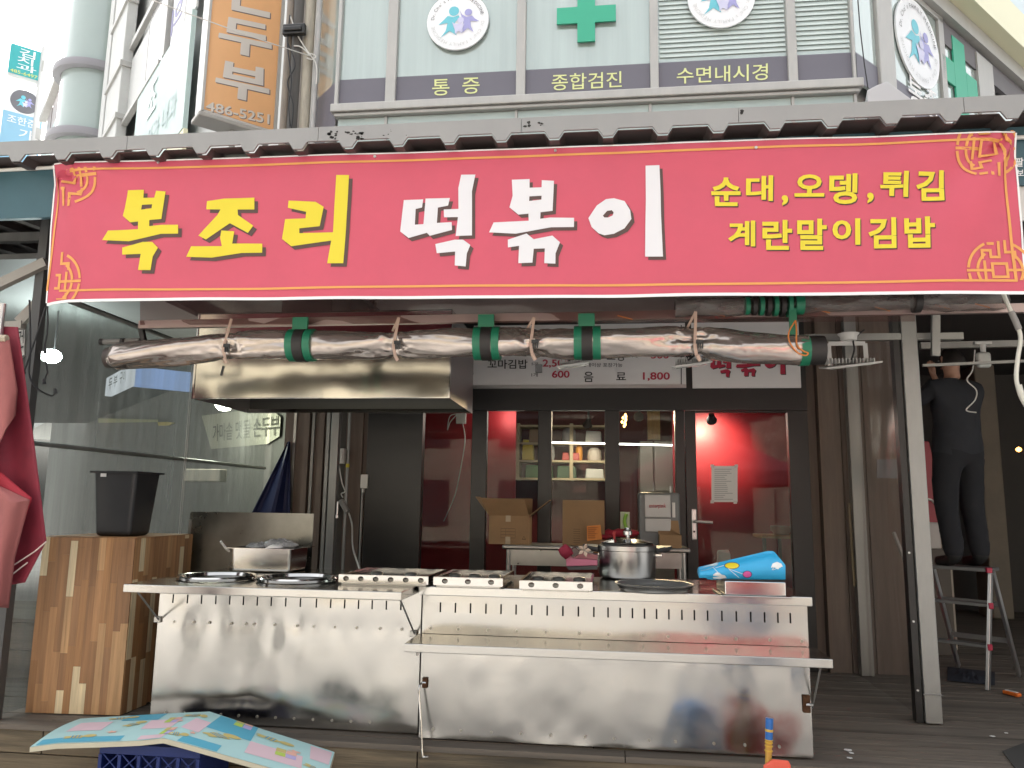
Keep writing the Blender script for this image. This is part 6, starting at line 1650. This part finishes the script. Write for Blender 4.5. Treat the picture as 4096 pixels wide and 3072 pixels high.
MB().box((X9(3700, 2250, 7.88), 7.88, .003), (X9(3800, 2250, 7.88), 8.12, P(3735, 2196, 7.9).z)).build('side_stand', M('stand_dark', (.10, .085, .07), .6), label='dark stand under the small white appliance', cat='stand')

# ------------------------------------------------------------------ step ladder
D2, W2 = V((.65, .76, 0)), V((-.76, .65, 0))
FR = V((2.81, 6.45, 0)); LH = .86; LW = .43
lad = thing('step_ladder', 'aluminium step ladder with red corner caps at the right', 'ladder', FR)
topf = FR + D2 * .20 + V((0, 0, LH)); topf.x, topf.y = PW(3962, 2290, (2.86, 6.52), (1, 0)).x, 6.52
redc = M('red_cap', (.40, .01, .05), .4)
def rail_(p, q): MB().beam(p, q, .024, .05, (D2.x, D2.y, 0)).build('rail', alu, lad, bevel=.003)
TF = V((topf.x, topf.y, LH)); 
rail_(FR + V((0, 0, .003)), TF); rail_(FR + W2 * LW + V((0, 0, .003)), TF + W2 * LW)
RR = FR + D2 * .78
rail_(RR + V((0, 0, .003)), TF + D2 * .05); rail_(RR + W2 * (LW + .02) + V((0, 0, .003)), TF + W2 * LW + D2 * .05)
for k, z in enumerate((.30, .60)):
    f_ = z / LH; a_ = FR.lerp(V((TF.x, TF.y, 0)), f_) + V((0, 0, z)); b_ = a_ + W2 * LW
    MB().hexa([a_ - D2 * .01, b_ - D2 * .01, b_ + D2 * .08, a_ + D2 * .08, a_ - D2 * .01 + V((0, 0, .022)), b_ - D2 * .01 + V((0, 0, .022)), b_ + D2 * .08 + V((0, 0, .022)), a_ + D2 * .08 + V((0, 0, .022))]).build('step', M('ladder_tread', (.22, .22, .22), .45, .6), lad)
    for q_ in (a_, b_):
        MB().box((q_.x - .016, q_.y - .03, q_.z - .012), (q_.x + .016, q_.y - .0, q_.z + .034)).build('corner_cap', redc, lad, bevel=.004)
    ra_ = RR.lerp(TF + D2 * .05, f_); rb_ = ra_ + W2 * LW
    MB().beam(ra_, rb_, .02, .04).build('rear_brace', M('ladder_tread', (.22, .22, .22), .45, .6), lad)
a_ = TF - D2 * .04; b_ = a_ + W2 * LW
MB().hexa([a_, b_, b_ + D2 * .26, a_ + D2 * .26, a_ + V((0, 0, .028)), b_ + V((0, 0, .028)), b_ + D2 * .26 + V((0, 0, .028)), a_ + D2 * .26 + V((0, 0, .028))]).build('platform', M('ladder_tread', (.22, .22, .22), .45, .6), lad, bevel=.004)
MB().box((a_.x - .02, a_.y - .02, LH - .005), (a_.x + .02, a_.y + .012, LH + .035)).build('corner_cap', redc, lad, bevel=.004)
MB().box((b_.x - .02, b_.y - .02, LH - .005), (b_.x + .02, b_.y + .012, LH + .035)).build('corner_cap', redc, lad, bevel=.004)
LZ = LH + .029
# navy cloth on the floor, orange cutter
mb = MB().grid(lambda u, v: PZ(3790 + 190 * u, 2670 + 55 * v + 20 * u, 0.0) + V((0, 0, .006 + (.05 * abs(N(u * 5, v * 4)) + .03 * abs(N(u * 13, v * 9))) * math.sin(math.pi * u) * math.sin(math.pi * v))), 30, 16)
mb.build('navy_cloth', M('navy_cloth_fabric', (.022, .026, .038), .9), smooth=True, label='crumpled navy cloth on the deck under the ladder', cat='cloth')
c0, c1 = PZ(4018, 2776), PZ(4080, 2792)
ct = thing('orange_cutter', 'orange and white cutter lying on the deck at the right', 'cutter', (c0 + c1) / 2)
MB().beam(c0 + V((0, 0, .018)), c1 + V((0, 0, .018)), .045, .026).build('body', M('cutter_orange', (.75, .16, .02), .4), ct, bevel=.008)
MB().beam(c0.lerp(c1, .12) + V((0, 0, .0325)), c0.lerp(c1, .85) + V((0, 0, .0325)), .024, .006).build('grip', white_pl, ct)

# ------------------------------------------------------------------ person standing on the ladder, back to the street
def person(base, face, label, cols, arms='up'):
    """one continuous skinned body; face = plan direction the person looks"""
    fx = V(face).normalized(); sx = V((fx.y, -fx.x, 0))         # right-hand side of the person
    B = V(base)
    def q(r, f_, z): return B + sx * r + fx * f_ + V((0, 0, z))
    vs, ed, rd = [], [], []
    def v(p, r_): vs.append(p); rd.append(r_ if isinstance(r_, tuple) else (r_, r_)); return len(vs) - 1
    def chain(start, pts):
        a_ = start
        for p, r_ in pts:
            b_ = v(p, r_); ed.append((a_, b_)); a_ = b_
        return a_
    pel = v(q(0, 0, .93), (.185, .145))
    sp_ = chain(pel, [(q(0, .0, 1.08), (.185, .145)), (q(0, -.01, 1.25), (.195, .145)), (q(0, -.01, 1.40), (.175, .125))])
    nk = chain(sp_, [(q(0, .0, 1.50), (.075, .07)), (q(0, .0, 1.545), (.058, .058)), (q(0, .005, 1.60), (.062, .07)), (q(0, .01, 1.68), (.078, .095)), (q(0, .0, 1.745), (.062, .075))])
    hands = []
    for s in (-1, 1):
        hip = chain(pel, [(q(s * .10, 0, .86), (.112, .12)), (q(s * .115, .02, .66), (.104, .11)), (q(s * .12, .03, .48), (.088, .092)), (q(s * .12, .0, .30), (.082, .086)), (q(s * .12, -.02, .11), (.076, .08)), (q(s * .118, -.01, .05), (.052, .055)), (q(s * .125, .09, .035), (.045, .04)), (q(s * .13, .17, .03), (.038, .032))])
        if arms == 'down':
            palm = chain(sp_, [(q(s * .19, 0, 1.42), (.085, .085)), (q(s * .245, .0, 1.28), (.068, .068)), (q(s * .265, .0, 1.10), (.055, .055)), (q(s * .27, .04, .95), (.05, .05)), (q(s * .265, .08, .84), (.034, .032)), (q(s * .265, .10, .79), (.02, .036)), (q(s * .265, .11, .755), (.018, .036))])
            for dx, L in ((-.026, .054), (-.009, .068), (.009, .072), (.026, .06)):
                chain(palm, [(q(s * .262, .115 + dx, .725), .009), (q(s * .255, .12 + dx, .725 - L * .5), .0088), (q(s * .245, .118 + dx, .725 - L), .0075)])
            chain(palm - 1, [(q(s * .25, .15, .77), .011), (q(s * .245, .165, .74), .009)])
            continue
        sh_ = chain(sp_, [(q(s * .19, 0, 1.42), (.085, .085)), (q(s * .255, .10, 1.32), (.058, .058)), (q(s * .27, .24, 1.27), (.047, .047)), (q(s * .22, .33, 1.42), (.042, .042)), (q(s * .17, .38, 1.54), (.032, .03)), (q(s * .16, .40, 1.60), (.036, .018)), (q(s * .155, .41, 1.64), (.036, .016))])
        palm = sh_
        for i, (dx, L) in enumerate(((-.028, .060), (-.010, .072), (.009, .068), (.027, .054))):
            chain(palm, [(q(s * (.155 + dx), .415, 1.672), .009), (q(s * (.15 + dx), .425, 1.672 + L * .5), .0088), (q(s * (.145 + dx), .405, 1.672 + L), .0075)])
        chain(palm - 1, [(q(s * .115, .385, 1.625), .011), (q(s * .10, .38, 1.655), .009)])
    me = bpy.data.meshes.new('body'); me.from_pydata([tuple(p) for p in vs], ed, [])
    o = bpy.data.objects.new('body_cage', me); COL.objects.link(o)
    md = o.modifiers.new('skin', 'SKIN'); md.use_smooth_shade = True
    for i, s_ in enumerate(me.skin_vertices[0].data):
        s_.radius = rd[i]; s_.use_root = (i == pel)
    sb = o.modifiers.new('sub', 'SUBSURF'); sb.levels = sb.render_levels = 2
    dg = bpy.context.evaluated_depsgraph_get(); dg.update()
    m2 = bpy.data.meshes.new_from_object(o.evaluated_get(dg))
    bpy.data.objects.remove(o)
    t = thing('person', label, 'person', B)
    for p in m2.vertices:
        p.co -= B
        if .12 < p.co.z < 1.45: p.co += p.normal * .016 * (N(p.co.x * 9 + B.x, p.co.y * 9, p.co.z * 5) + .6 * N(p.co.x * 17, p.co.y * 17, p.co.z * 16))
    m2.materials.clear()
    for m_ in (cols[0], cols[1], M('skin_tone', (.42, .23, .16), .5), M('black_shoe', (.015, .015, .015), .5)): m2.materials.append(m_)
    for pl in m2.polygons:
        c_ = pl.center; fwd = c_.dot(fx)
        skin_ = (c_.z > 1.505 and fwd < .30) or (arms == 'up' and fwd > .36 and c_.z > 1.54) or (arms == 'down' and abs(c_.dot(sx)) > .22 and c_.z < .83)
        pl.material_index = 3 if c_.z < .085 else (2 if skin_ else (1 if c_.z < .90 and abs(c_.dot(sx)) < .24 else 0)); pl.use_smooth = True
    b_ = bpy.data.objects.new('body', m2); COL.objects.link(b_); b_.parent = t; WL[b_.name] = B
    hm = M('dark_hair', (.02, .016, .014), .6)
    mb = MB().grid(lambda a, c: q(0, 0, 1.685) + (sx * math.cos(6.283 * a) * .088 + fx * (math.sin(6.283 * a) * .108 - .012)) * math.sin(math.pi / 2 * (1 - c) * 1.08) * (1 + .04 * N(a * 20, c * 5)) + V((0, 0, .088 * math.cos(math.pi / 2 * (1 - c) * 1.08) - (.06 * (1 - c) if math.sin(6.283 * a) < .3 else 0))), 28, 8, closed_u=True)
    mb.build('hair', hm, t, smooth=True)
    for s in (-1, 1):
        MB().lathe([(0, -.03), (.010, -.022), (.013, 0), (.010, .022), (0, .03)], q(s * .080, .005, 1.665), 10, sx=.7).build('ear', M('skin_tone', (.42, .23, .16), .5), t, smooth=True)
        MB().lathe([(0, -.008), (.010, 0), (0, .008)], q(s * .032, .10, 1.675), 10).build('eye', white_pl, t, smooth=True)
    MB().hexa([q(-.012, .098, 1.635), q(.012, .098, 1.635), q(.012, .125, 1.635), q(-.012, .125, 1.635), q(-.006, .098, 1.68), q(.006, .098, 1.68), q(.006, .105, 1.68), q(-.006, .105, 1.68)]).build('nose', M('skin_tone', (.42, .23, .16), .5), t, bevel=.004)
    MB().box(tuple(q(-.02, .090, 1.606)), tuple(q(.02, .099, 1.616))).build('mouth', M('lip_tone', (.35, .13, .11), .5), t)
    return t
pc0 = TF + W2 * LW * .48 + D2 * .06
navy = M('navy_workwear', (.018, .020, .026), .85, var=.3, vs=9, bump=.4, bs=14)
person((pc0.x + .02, pc0.y, LZ), (-.30, .95, 0), 'person in dark navy work clothes standing on the step ladder', (navy, M('black_trousers', (.013, .014, .018), .9, var=.2, vs=9)))

# ------------------------------------------------------------------ left edge: folded red parasol, struts, cables
par = thing('folded_parasol', 'folded red parasol with pale faded panels at the left edge', 'parasol', (-3.42, 3.95, .3))
red_a, red_b = M('parasol_red', (.21, .018, .035), .75, var=.2, vs=5), M('parasol_faded', (.30, .095, .09), .75, var=.25, vs=4, stretch=(1, 1, .4))
def fold(name, m_, L, Rr, Y, pleat, seed):
    """one hanging fold: left and right outline in the photo, rows from top to hem"""
    nr = len(L) - 1
    def fn(u, v):
        k = min(int(v * nr), nr - 1); f_ = v * nr - k
        xl, yl_ = L[k][0] + (L[k + 1][0] - L[k][0]) * f_, L[k][1] + (L[k + 1][1] - L[k][1]) * f_
        xr, yr_ = Rr[k][0] + (Rr[k + 1][0] - Rr[k][0]) * f_, Rr[k][1] + (Rr[k + 1][1] - Rr[k][1]) * f_
        return P(xl + (xr - xl) * u, yl_ + (yr_ - yl_) * u, Y - .05 * math.sin(math.pi * u) * (.4 + v) + pleat * math.sin(u * 11 + seed) * (.3 + .7 * v))
    MB().grid(fn, 24, 24).build(name, m_, par, smooth=True, solid=.004)
fold('rear_fold', red_a, [(-160, 1300), (-170, 1800), (-190, 2180), (-200, 2380)], [(72, 1308), (138, 1780), (186, 2164), (100, 2330)], 4.08, .035, 0)
fold('side_fold', M('parasol_bright_red', (.34, .015, .03), .7), [(-150, 1850), (-160, 2000), (-170, 2120), (-180, 2250)], [(8, 1892), (70, 1945), (128, 1992), (90, 2110)], 3.98, .012, 1)
fold('front_fold', red_b, [(-160, 1400), (-170, 1700), (-180, 2000), (-190, 2300)], [(38, 1360), (70, 1560), (62, 1660), (20, 1705)], 3.99, .035, 2)
fold('front_fold', red_b, [(-150, 1880), (-160, 2050), (-170, 2250), (-180, 2420)], [(10, 1950), (120, 2000), (60, 2230), (34, 2432)], 3.93, .03, 3)
for a_, b_ in (((40, 2270), (140, 2205)), ((140, 2205), (186, 2166)), ((45, 2300), (110, 2250))):
    MB().tube([P(*a_, 4.0), P(*b_, 4.02)], .004, 6).build('hem_piping', M('pale_piping', (.60, .48, .44), .7), par)
px_ = P(-60, 1800, 4.05).x
MB().tube([(px_, 4.05, ZS), (px_, 4.05, 2.45)], .022, 12).build('pole', alu, par)
MB().tube([P(-60, 1352, 3.97), P(28, 1356, 3.99)], .024, 12).build('crown_cap', M('cream_cap', (.42, .36, .27), .6), par)
st = thing('canopy_strut', 'pale grey diagonal struts under the left end of the canopy', 'strut', P(100, 1200, 4.45))
st_m = M('grey_strut', (.30, .28, .25), .5, var=.1, vs=5)
MB().beam(P(-60, 1166, 4.4), P(186, 1050, 4.45), .05, .06).build('brace', st_m, st)
MB().beam(P(78, 1290, 4.5), P(200, 1165, 4.55), .05, .06).build('brace', st_m, st)
MB().beam(P(-20, 1308, 4.5), P(95, 1300, 4.5), .05, .05).build('bar', st_m, st)
ns = thing('white_sign_edge', 'narrow white sign with black lettering beside the folded parasol', 'sign', P(85, 1430, 4.7))
MB().prism([P(64, 1322, 4.7), P(99, 1312, 4.7), P(97, 1418, 4.7), P(76, 1436, 4.7)], (0, .02, 0)).build('panel', M('sign_white', (.5, .49, .47), .6), ns)
text('lettering', '건', [P(72, 1322, 4.69), P(98, 1318, 4.69), P(96, 1390, 4.69), P(72, 1400, 4.69)], ink_blk, ns, .01)
MB().box((P(100, 1600, 4.95).x, 4.95, 0), (P(122, 1600, 4.95).x, 5.0, 2.9)).build('blue_grey_post', M('blue_grey_paint', (.12, .14, .18), .6), label='blue-grey post left of the side curtain', cat='post')
for pts, lab in (([(190, 1225), (190, 1320), (178, 1395), (181, 1408)], 'black cable with a bulb end hanging under the banner corner'), ([(118, 1200), (122, 1400), (118, 1500), (150, 1555), (205, 1583), (222, 1568)], 'long black cable with a split plug curving below the floodlight'), ([(183, 1440), (190, 1490), (186, 1500), (178, 1530)], 'short black cable with an inline plug under the floodlight'), ([(182, 1230), (150, 1330), (110, 1450), (96, 1490)], 'thin grey cable slanting down beside the white sign')):
    t = thing('hanging_cable', lab, 'cable', P(*pts[0], 4.3), group='cables under the left banner corner')
    MB().tube(curve_pts([P(x, y, 4.3) for x, y in pts]), .0055, 6).build('cable', cable_blk, t)
    e = P(*pts[-1], 4.3)
    MB().tube([e + V((-.006, 0, .02)), e + V((0, 0, -.01))], [.008, .012], 8).build('plug', cable_blk, t)
# dark timber steps of the neighbouring stall
stp = thing('timber_step', 'dark timber step of the neighbouring stall behind the wooden cabinet', 'step', (-4.6, 5.4, 0))
for k in range(2):
    MB().box((-7, 5.5, .003 + k * .20), (-3.70, 5.53, .198 + k * .20)).build('board', wood_dk, stp)
MB().box((-7, 5.48, .404), (-3.70, 6.4, .43)).build('tread', wood_dk, stp)

# ------------------------------------------------------------------ foreground: folded foam mat on a blue crate, broom and dustpan
YF0, YF1 = 4.0, 4.36
fm = thing('foam_play_mat', 'folded pastel foam play mat bent over a blue crate', 'play mat', P(650, 2990, YF0))
fr_t = [P(120, 2988, YF0), P(230, 2974, YF0), P(420, 2968, YF0), P(560, 2962, YF0), P(655, 2952, YF0), P(760, 2980, YF0), P(1000, 3048, YF0), P(1240, 3120, YF0), P(1330, 3150, YF0)]
bk_t = [P(322, 2874, YF1), P(420, 2868, YF1), P(560, 2860, YF1), P(700, 2852, YF1), P(838, 2846, YF1), P(900, 2866, YF1), P(1060, 2920, YF1), P(1240, 2976, YF1), P(1338, 3008, YF1)]
fr_t[-2], fr_t[-1] = P(1230, 3112, YF0), P(1300, 3136, YF0)
nfm = len(fr_t) - 1
def fm_top(u, v):
    k = min(int(u * nfm), nfm - 1); f_ = u * nfm - k
    a_, b_ = fr_t[k].lerp(fr_t[k + 1], f_), bk_t[k].lerp(bk_t[k + 1], f_)
    p = a_.lerp(b_, v)
    arch = .018 * math.sin(math.pi * v) * max(0, 1 - u * 1.4)
    return p + V((0, 0, arch))
cyan_m = M('foam_pale_cyan', (.40, .61, .61), .55, var=.03, vs=8); cream_m = M('foam_cream_edge', (.60, .56, .43), .7, var=.05, vs=6)
TH = .026
mb = MB().grid(fm_top, 64, 20)
mb.build('printed_top', cyan_m, fm, smooth=True, ang=50)
mb = MB()
def low(p): return p - V((0, -.006, TH))
Nn = 64
for (vv) in (0, 1):
    pts = [V(fm_top(i / Nn, vv)) for i in range(Nn + 1)]
    mb.add([p + V((0, (-.001 if vv == 0 else .001), -.001)) for p in pts] + [p - V((0, 0, TH)) for p in pts], [(i, i + 1, Nn + 2 + i, Nn + 1 + i) for i in range(Nn)])
for uu in (0, 1):
    pts = [V(fm_top(uu, j / 20)) for j in range(21)]
    mb.add([p - V((0, 0, .001)) for p in pts] + [p - V((0, 0, TH)) for p in pts], [(j, j + 1, 22 + j, 21 + j) for j in range(20)])
k = len(mb.v)
mb.grid(lambda u, v: V(fm_top(u, v)) - V((0, 0, TH)), Nn, 6)
mb.build('foam_core', cream_m, fm)
def fm_print(name, uv, m_, lift):
    pts, tri = poly_fill([uv]); MB().add([V(fm_top(min(.998, max(.002, u)), min(.99, max(.01, v)))) + V((0, -lift * .5, lift)) for u, v in pts], tri).build(name, m_, fm)
pinkm, skym, yelm, limem, lilm, corm, strm = M('foam_pink', (.66, .49, .54), .55), M('foam_sky', (.10, .38, .52), .55), M('foam_yellow', (.54, .45, .18), .55), M('foam_lime', (.45, .60, .12), .55), M('foam_lilac', (.45, .40, .66), .55), M('foam_coral', (.72, .42, .34), .55), M('foam_stripe', (.10, .30, .45), .55)
def cells(u0, v0, u1, v1, nu=4, nv=3):      # checks are subdivided so they follow the bend
    for i in range(nu):
        for j in range(nv):
            yield [(u0 + (u1 - u0) * i / nu, v0 + (v1 - v0) * j / nv), (u0 + (u1 - u0) * (i + 1) / nu, v0 + (v1 - v0) * j / nv), (u0 + (u1 - u0) * (i + 1) / nu, v0 + (v1 - v0) * (j + 1) / nv), (u0 + (u1 - u0) * i / nu, v0 + (v1 - v0) * (j + 1) / nv)]
for (u0, v0, u1, v1, m_) in ((.08, .35, .20, .68, pinkm), (.22, .70, .35, .985, skym), (.33, .35, .45, .68, pinkm), (.50, .35, .60, .70, pinkm), (.60, .55, .73, .985, skym), (.73, .20, .86, .55, pinkm), (.02, .02, .30, .16, skym), (.36, .02, .48, .14, pinkm), (.88, .55, .99, .95, pinkm), (.56, .02, .68, .2, skym)):
    mb = MB()
    for q_ in cells(u0, v0, u1, v1, 8, 5):
        mb.add([V(fm_top(u, v)) + V((0, -.0008, .0016)) for u, v in q_], [(0, 1, 2, 3)])
    mb.build('pastel_check', m_, fm)
def bear(u, v, s, a_):                       # little yellow toy shapes with a striped waist
    ca, sa = math.cos(a_), math.sin(a_)
    tr_ = lambda x, y: (u + (x * ca - y * sa) * s * .55, v + (x * sa + y * ca) * s * 1.25)
    pts = []
    for i in range(26):
        th = 2 * math.pi * i / 26; r_ = 1 + .22 * math.sin(th * 5 + 1)
        pts.append(tr_(.62 * r_ * math.cos(th), .34 * r_ * math.sin(th)))
    fm_print('toy_print', pts, yelm, .0032)
    fm_print('toy_print', [tr_(.78 + .36 * math.cos(t * .42), .1 + .34 * math.sin(t * .42)) for t in range(15)], yelm, .0036)
    for dx in (-.16, .02, .2):
        fm_print('stripe_print', [tr_(dx, -.30), tr_(dx + .08, -.30), tr_(dx + .08, .30), tr_(dx, .30)], strm, .0042)
for u, v, s, a_ in ((.20, .83, .105, .2), (.28, .52, .10, .9), (.15, .16, .095, .1), (.47, .82, .115, -.2), (.52, .16, .10, .3), (.655, .42, .115, .8), (.77, .78, .105, -.2), (.90, .32, .11, -.4)):
    bear(u, v, s, a_)
for u, v in ((.39, .55), (.665, .84), (.795, .38), (.44, .14)):
    for i, (dx, dy, m_) in enumerate(((0, 0, limem), (.026, 0, lilm), (0, .11, yelm), (.026, .11, corm))):
        fm_print('block_print', [(u + dx, v + dy), (u + dx + .024, v + dy), (u + dx + .024, v + dy + .10), (u + dx, v + dy + .10)], m_, .003)
for u, v in ((.24, .28), (.58, .30), (.84, .62), (.45, .60)):
    fm_print('star_print', [(u + .02 * (1 if i % 2 else .45) * math.cos(i * .628), v + .045 * (1 if i % 2 else .45) * math.sin(i * .628)) for i in range(10)], corm, .003)
# blue lattice crate
ca, cb3 = P(395, 3030, 4.05), P(800, 3030, 4.05)
crate = thing('blue_crate', 'dark blue plastic lattice crate under the foam mat', 'crate', ((ca.x + cb3.x) / 2, 4.05, ZS))
cm_ = M('navy_blue_plastic', (.012, .03, .16), .45)
czt_ = min(V(fm_top(i / 40, j / 8)).z for i in range(12, 22) for j in range(9)) - TH - .004
x0, x1, y0, y1 = ca.x, cb3.x, 4.05, 4.38
MB().box((x0, y0, czt_ - .05), (x1, y0 + .012, czt_)).box((x0, y1 - .012, czt_ - .05), (x1, y1, czt_)).box((x0, y0 + .0125, czt_ - .05), (x0 + .012, y1 - .0125, czt_)).box((x1 - .012, y0 + .0125, czt_ - .05), (x1, y1 - .0125, czt_)).build('rim', cm_, crate, bevel=.003)
for i in range(6):
    x = x0 + (x1 - x0 - .018) * i / 5
    MB().box((x, y0 - .004, ZS + .002), (x + .018, y0 + .01, czt_ - .051)).build('rib', cm_, crate)
for i in range(5):
    xa = x0 + (x1 - x0 - .018) * i / 5 + .019; xb = x0 + (x1 - x0 - .018) * (i + 1) / 5 - .001
    mb = MB()
    for j in range(5):
        z = ZS + .01 + j * (czt_ - .06 - ZS) / 5; h_ = (czt_ - .06 - ZS) / 5
        mb.beam((xa, y0 + .004, z), (xb, y0 + .004, z + h_), .006, .006, (0, 1, 0)); mb.beam((xb, y0 + .0045, z), (xa, y0 + .0045, z + h_), .006, .006, (0, 1, 0))
    mb.build('lattice', cm_, crate)
MB().box((x0 + .013, y0 + .02, ZS + .002), (x1 - .013, y1 - .013, ZS + .012)).build('floor', cm_, crate)
MB().box((x0, y1 - .01, ZS + .002), (x1, y1 - .001, czt_ - .051)).box((x0, y0 + .013, ZS + .002), (x0 + .01, y1 - .013, czt_ - .051)).box((x1 - .01, y0 + .013, ZS + .002), (x1, y1 - .013, czt_ - .051)).build('side', cm_, crate)
# broom handle with taped grip, red dustpan
bt, bb = P(3078, 2872, 4.2), P(3066, 3300, 4.18)
br = thing('broom', 'broom with handle wrapped in blue and yellow tape at the lower right', 'broom', (bb.x, bb.y, ZS))
d_ = (bb - bt)
ln = (bt.z - ZS - .02) / -d_.normalized().z
MB().tube([bt, bt + d_.normalized() * ln], .016, 12).build('handle', M('amber_handle', (.50, .27, .05), .5, var=.2, vs=10, stretch=(4, 4, .5)), br, smooth=True)
MB().tube([bt - d_.normalized() * .0, bt + d_.normalized() * .10], .0185, 12).build('blue_tape', M('blue_tape_wrap', (.02, .13, .42), .4, var=.1, vs=20), br, smooth=True, ang=50)
for s_ in (.052, .058, .100, .112, .128, .15):
    MB().tube([bt + d_.normalized() * s_, bt + d_.normalized() * (s_ + .005)], .0198, 12).build('yellow_tape', M('yellow_tape_wrap', (.62, .38, .04), .5), br)
MB().box((bb.x - .15, 4.14, ZS + .02), (bb.x + .15, 4.21, ZS + .08)).build('brush_head', M('broom_green', (.05, .20, .08), .6), br)
dp = thing('red_dustpan', 'bright coral red dustpan standing below the broom handle', 'dustpan', P(3115, 3300, 4.13))
dps = [P(3056, 3064, 4.14), P(3092, 3040, 4.14), P(3156, 3046, 4.14), P(3164, 3064, 4.14), P(3170, 3250, 4.1), P(3050, 3250, 4.1)]
MB().prism(dps, (0, .02, 0)).build('blade', M('coral_red_plastic', (.70, .10, .06), .4), dp, bevel=.005)
MB().box((dps[5].x, 4.0, ZS + .003), (dps[4].x, 4.098, ZS + .02)).build('lip', M('coral_red_plastic', (.70, .10, .06), .4), dp, bevel=.005)
MB().prism([PZ(3960, 3072, -.002) + V((.12, -.02, .0)), PZ(4010, 3008, 0), PZ(4096, 2975, 0), PZ(4096, 2975, 0) + V((.5, .05, 0)), PZ(3960, 3072, 0) + V((.9, -.02, 0))], (0, 0, .006)).build('rubber_offcut', M('offcut_dark', (.05, .048, .045), .8), label='dark mat offcut lying at the lower right corner of the deck', cat='offcut')

random.seed(8)
for i, (x, y, sz) in enumerate(((3390, 3000, .03), (3405, 3012, .02), (3398, 3032, .018), (3970, 2945, .018), (4025, 2932, .014))):
    p = PZ(x, y, 0.004); a_ = random.uniform(0, 3)
    MB().prism([p + V((sz * math.cos(a_ + t) * random.uniform(.6, 1), sz * math.sin(a_ + t) * random.uniform(.6, 1), 0)) for t in (0, 1.3, 2.6, 3.9, 5.2)], (0, 0, .002)).build('paper_scrap', paper, label=('largest paper scrap right of the counter foot', 'small scrap beside the largest paper scrap', 'scrap nearest the deck front edge', 'scrap on the deck below the orange cutter', 'tiny scrap at the far right of the deck')[i], cat='litter', group='paper scraps on the deck')

# ------------------------------------------------------------------ unseen street behind the photographer; tent, goods and bystanders added for reflections
ob = thing('opposite_building', 'cream three-storey building across the street, behind the photographer', 'building', (0, -12, ZS))
MB().box((-16, -13, ZS), (16, -12, 8.0)).build('wall', M('cream_render', (.50, .45, .36), .8, var=.08, vs=.6), ob)
for fl in range(3):
    for i in range(9):
        x = -13.5 + i * 3.3
        wdo = MB().box((x, -11.99, .6 + fl * 2.6), (x + 1.6, -11.95, 2.1 + fl * 2.6)).build('window', M('opposite_window', (.06, .07, .08), .15), ob)
MB().box((-16, -12.0, 7.9), (16, -11.6, 8.1)).build('cornice', M('cream_render', (.50, .46, .38), .8), ob)
tn = thing('added_market_tent', 'faded red market tent behind the photographer, mirrored in the door glass', 'tent', (2.4, -5, ZS))  # tent added out of view for its reflection
tm_ = M('tent_fabric', (.62, .16, .19), .7)
ap = V((2.4, -5.0, 3.1)); cs = [V((.6, -6.6, 2.1)), V((4.2, -6.6, 2.1)), V((4.2, -3.4, 2.1)), V((.6, -3.4, 2.1))]
MB().add([ap] + cs, [(0, 1, 2), (0, 2, 3), (0, 3, 4), (0, 4, 1)]).build('roof', tm_, tn, solid=.01)
for a_, b_ in zip(cs, cs[1:] + cs[:1]):
    MB().add([a_, b_, b_ - V((0, 0, .28)), a_ - V((0, 0, .28))], [(0, 1, 2, 3)]).build('valance', tm_, tn, solid=.01)
for c_ in cs:
    MB().tube([(c_.x, c_.y, ZS), (c_.x, c_.y, 2.1)], .03, 8).build('leg', alu, tn)
for i, (x, y, lab, m_) in enumerate(((.62, 3.2, 'stack of light blue crates just out of frame, mirrored in the right counter', M('crate_sky_blue', (.10, .25, .52), .5)), (1.02, 3.25, 'red plastic tub just out of frame, mirrored in the right counter', M('tub_red', (.55, .05, .05), .4)))):  # unseen goods added to colour the counter's reflections
    if i == 0:
        t = thing('added_crate_stack', lab, 'crates', (x, y, ZS))
        for k in range(2):
            MB().box((x - .17, y - .15, ZS + .003 + k * .16), (x + .15, y + .15, ZS + .16 + k * .16)).build('crate', m_, t, bevel=.01)
    else:
        MB().lathe([(0, 0), (.16, 0), (.22, .28), (.235, .29), (.22, .285), (.155, .015), (0, .015)], (x, y, ZS + .002), 28).build('added_plastic_tub', m_, smooth=True, label=lab, cat='tub')
MB().grid(lambda a, b: V((-2.05, 3.1, ZS + .001)) + V((.5 * math.sin(math.pi * (.08 + .9 * b)) * math.cos(6.283 * a) * (1 + .15 * N(a * 5, b * 4)), .25 * math.sin(math.pi * (.08 + .9 * b)) * math.sin(6.283 * a), .17 * (1 - math.cos(math.pi * b)))), 24, 12, closed_u=True).build('added_sack', M('dark_teal_sack', (.03, .05, .055), .6), smooth=True, label='dark teal sack just out of frame, mirrored in the left counter', cat='sack')  # added out of view as the dark reflection in the left panel
person((-3.9, 1.0, ZS), (.3, 1, 0), 'bystander in mauve jacket out of frame, mirrored in the left counter', (M('mauve_jacket', (.36, .27, .27), .8), M('grey_trousers', (.12, .12, .13), .85)), 'down')  # added figure, gives the left panel something mauve to reflect
person((1.35, .7, ZS), (-.2, 1, 0), 'bystander in red jacket out of frame, mirrored in the right counter', (M('red_jacket', (.50, .09, .08), .7), M('blue_jeans', (.10, .17, .32), .85)), 'down')  # added figure, brings red and blue into the right panel's reflection
for i, (z, y) in enumerate(((7.4, -2.0), (8.2, -2.4), (9.0, -3.0))):
    MB().tube([(-20, y - 2, z + .6), (0, y, z), (20, y + 1, z - .5)], .02, 6).build('overhead_wire', cable_blk, label=('lowest', 'middle', 'highest')[i] + ' overhead street wire mirrored in the clinic glass', cat='wire', group='overhead street wires')

bpy.data.objects.remove(_fo)
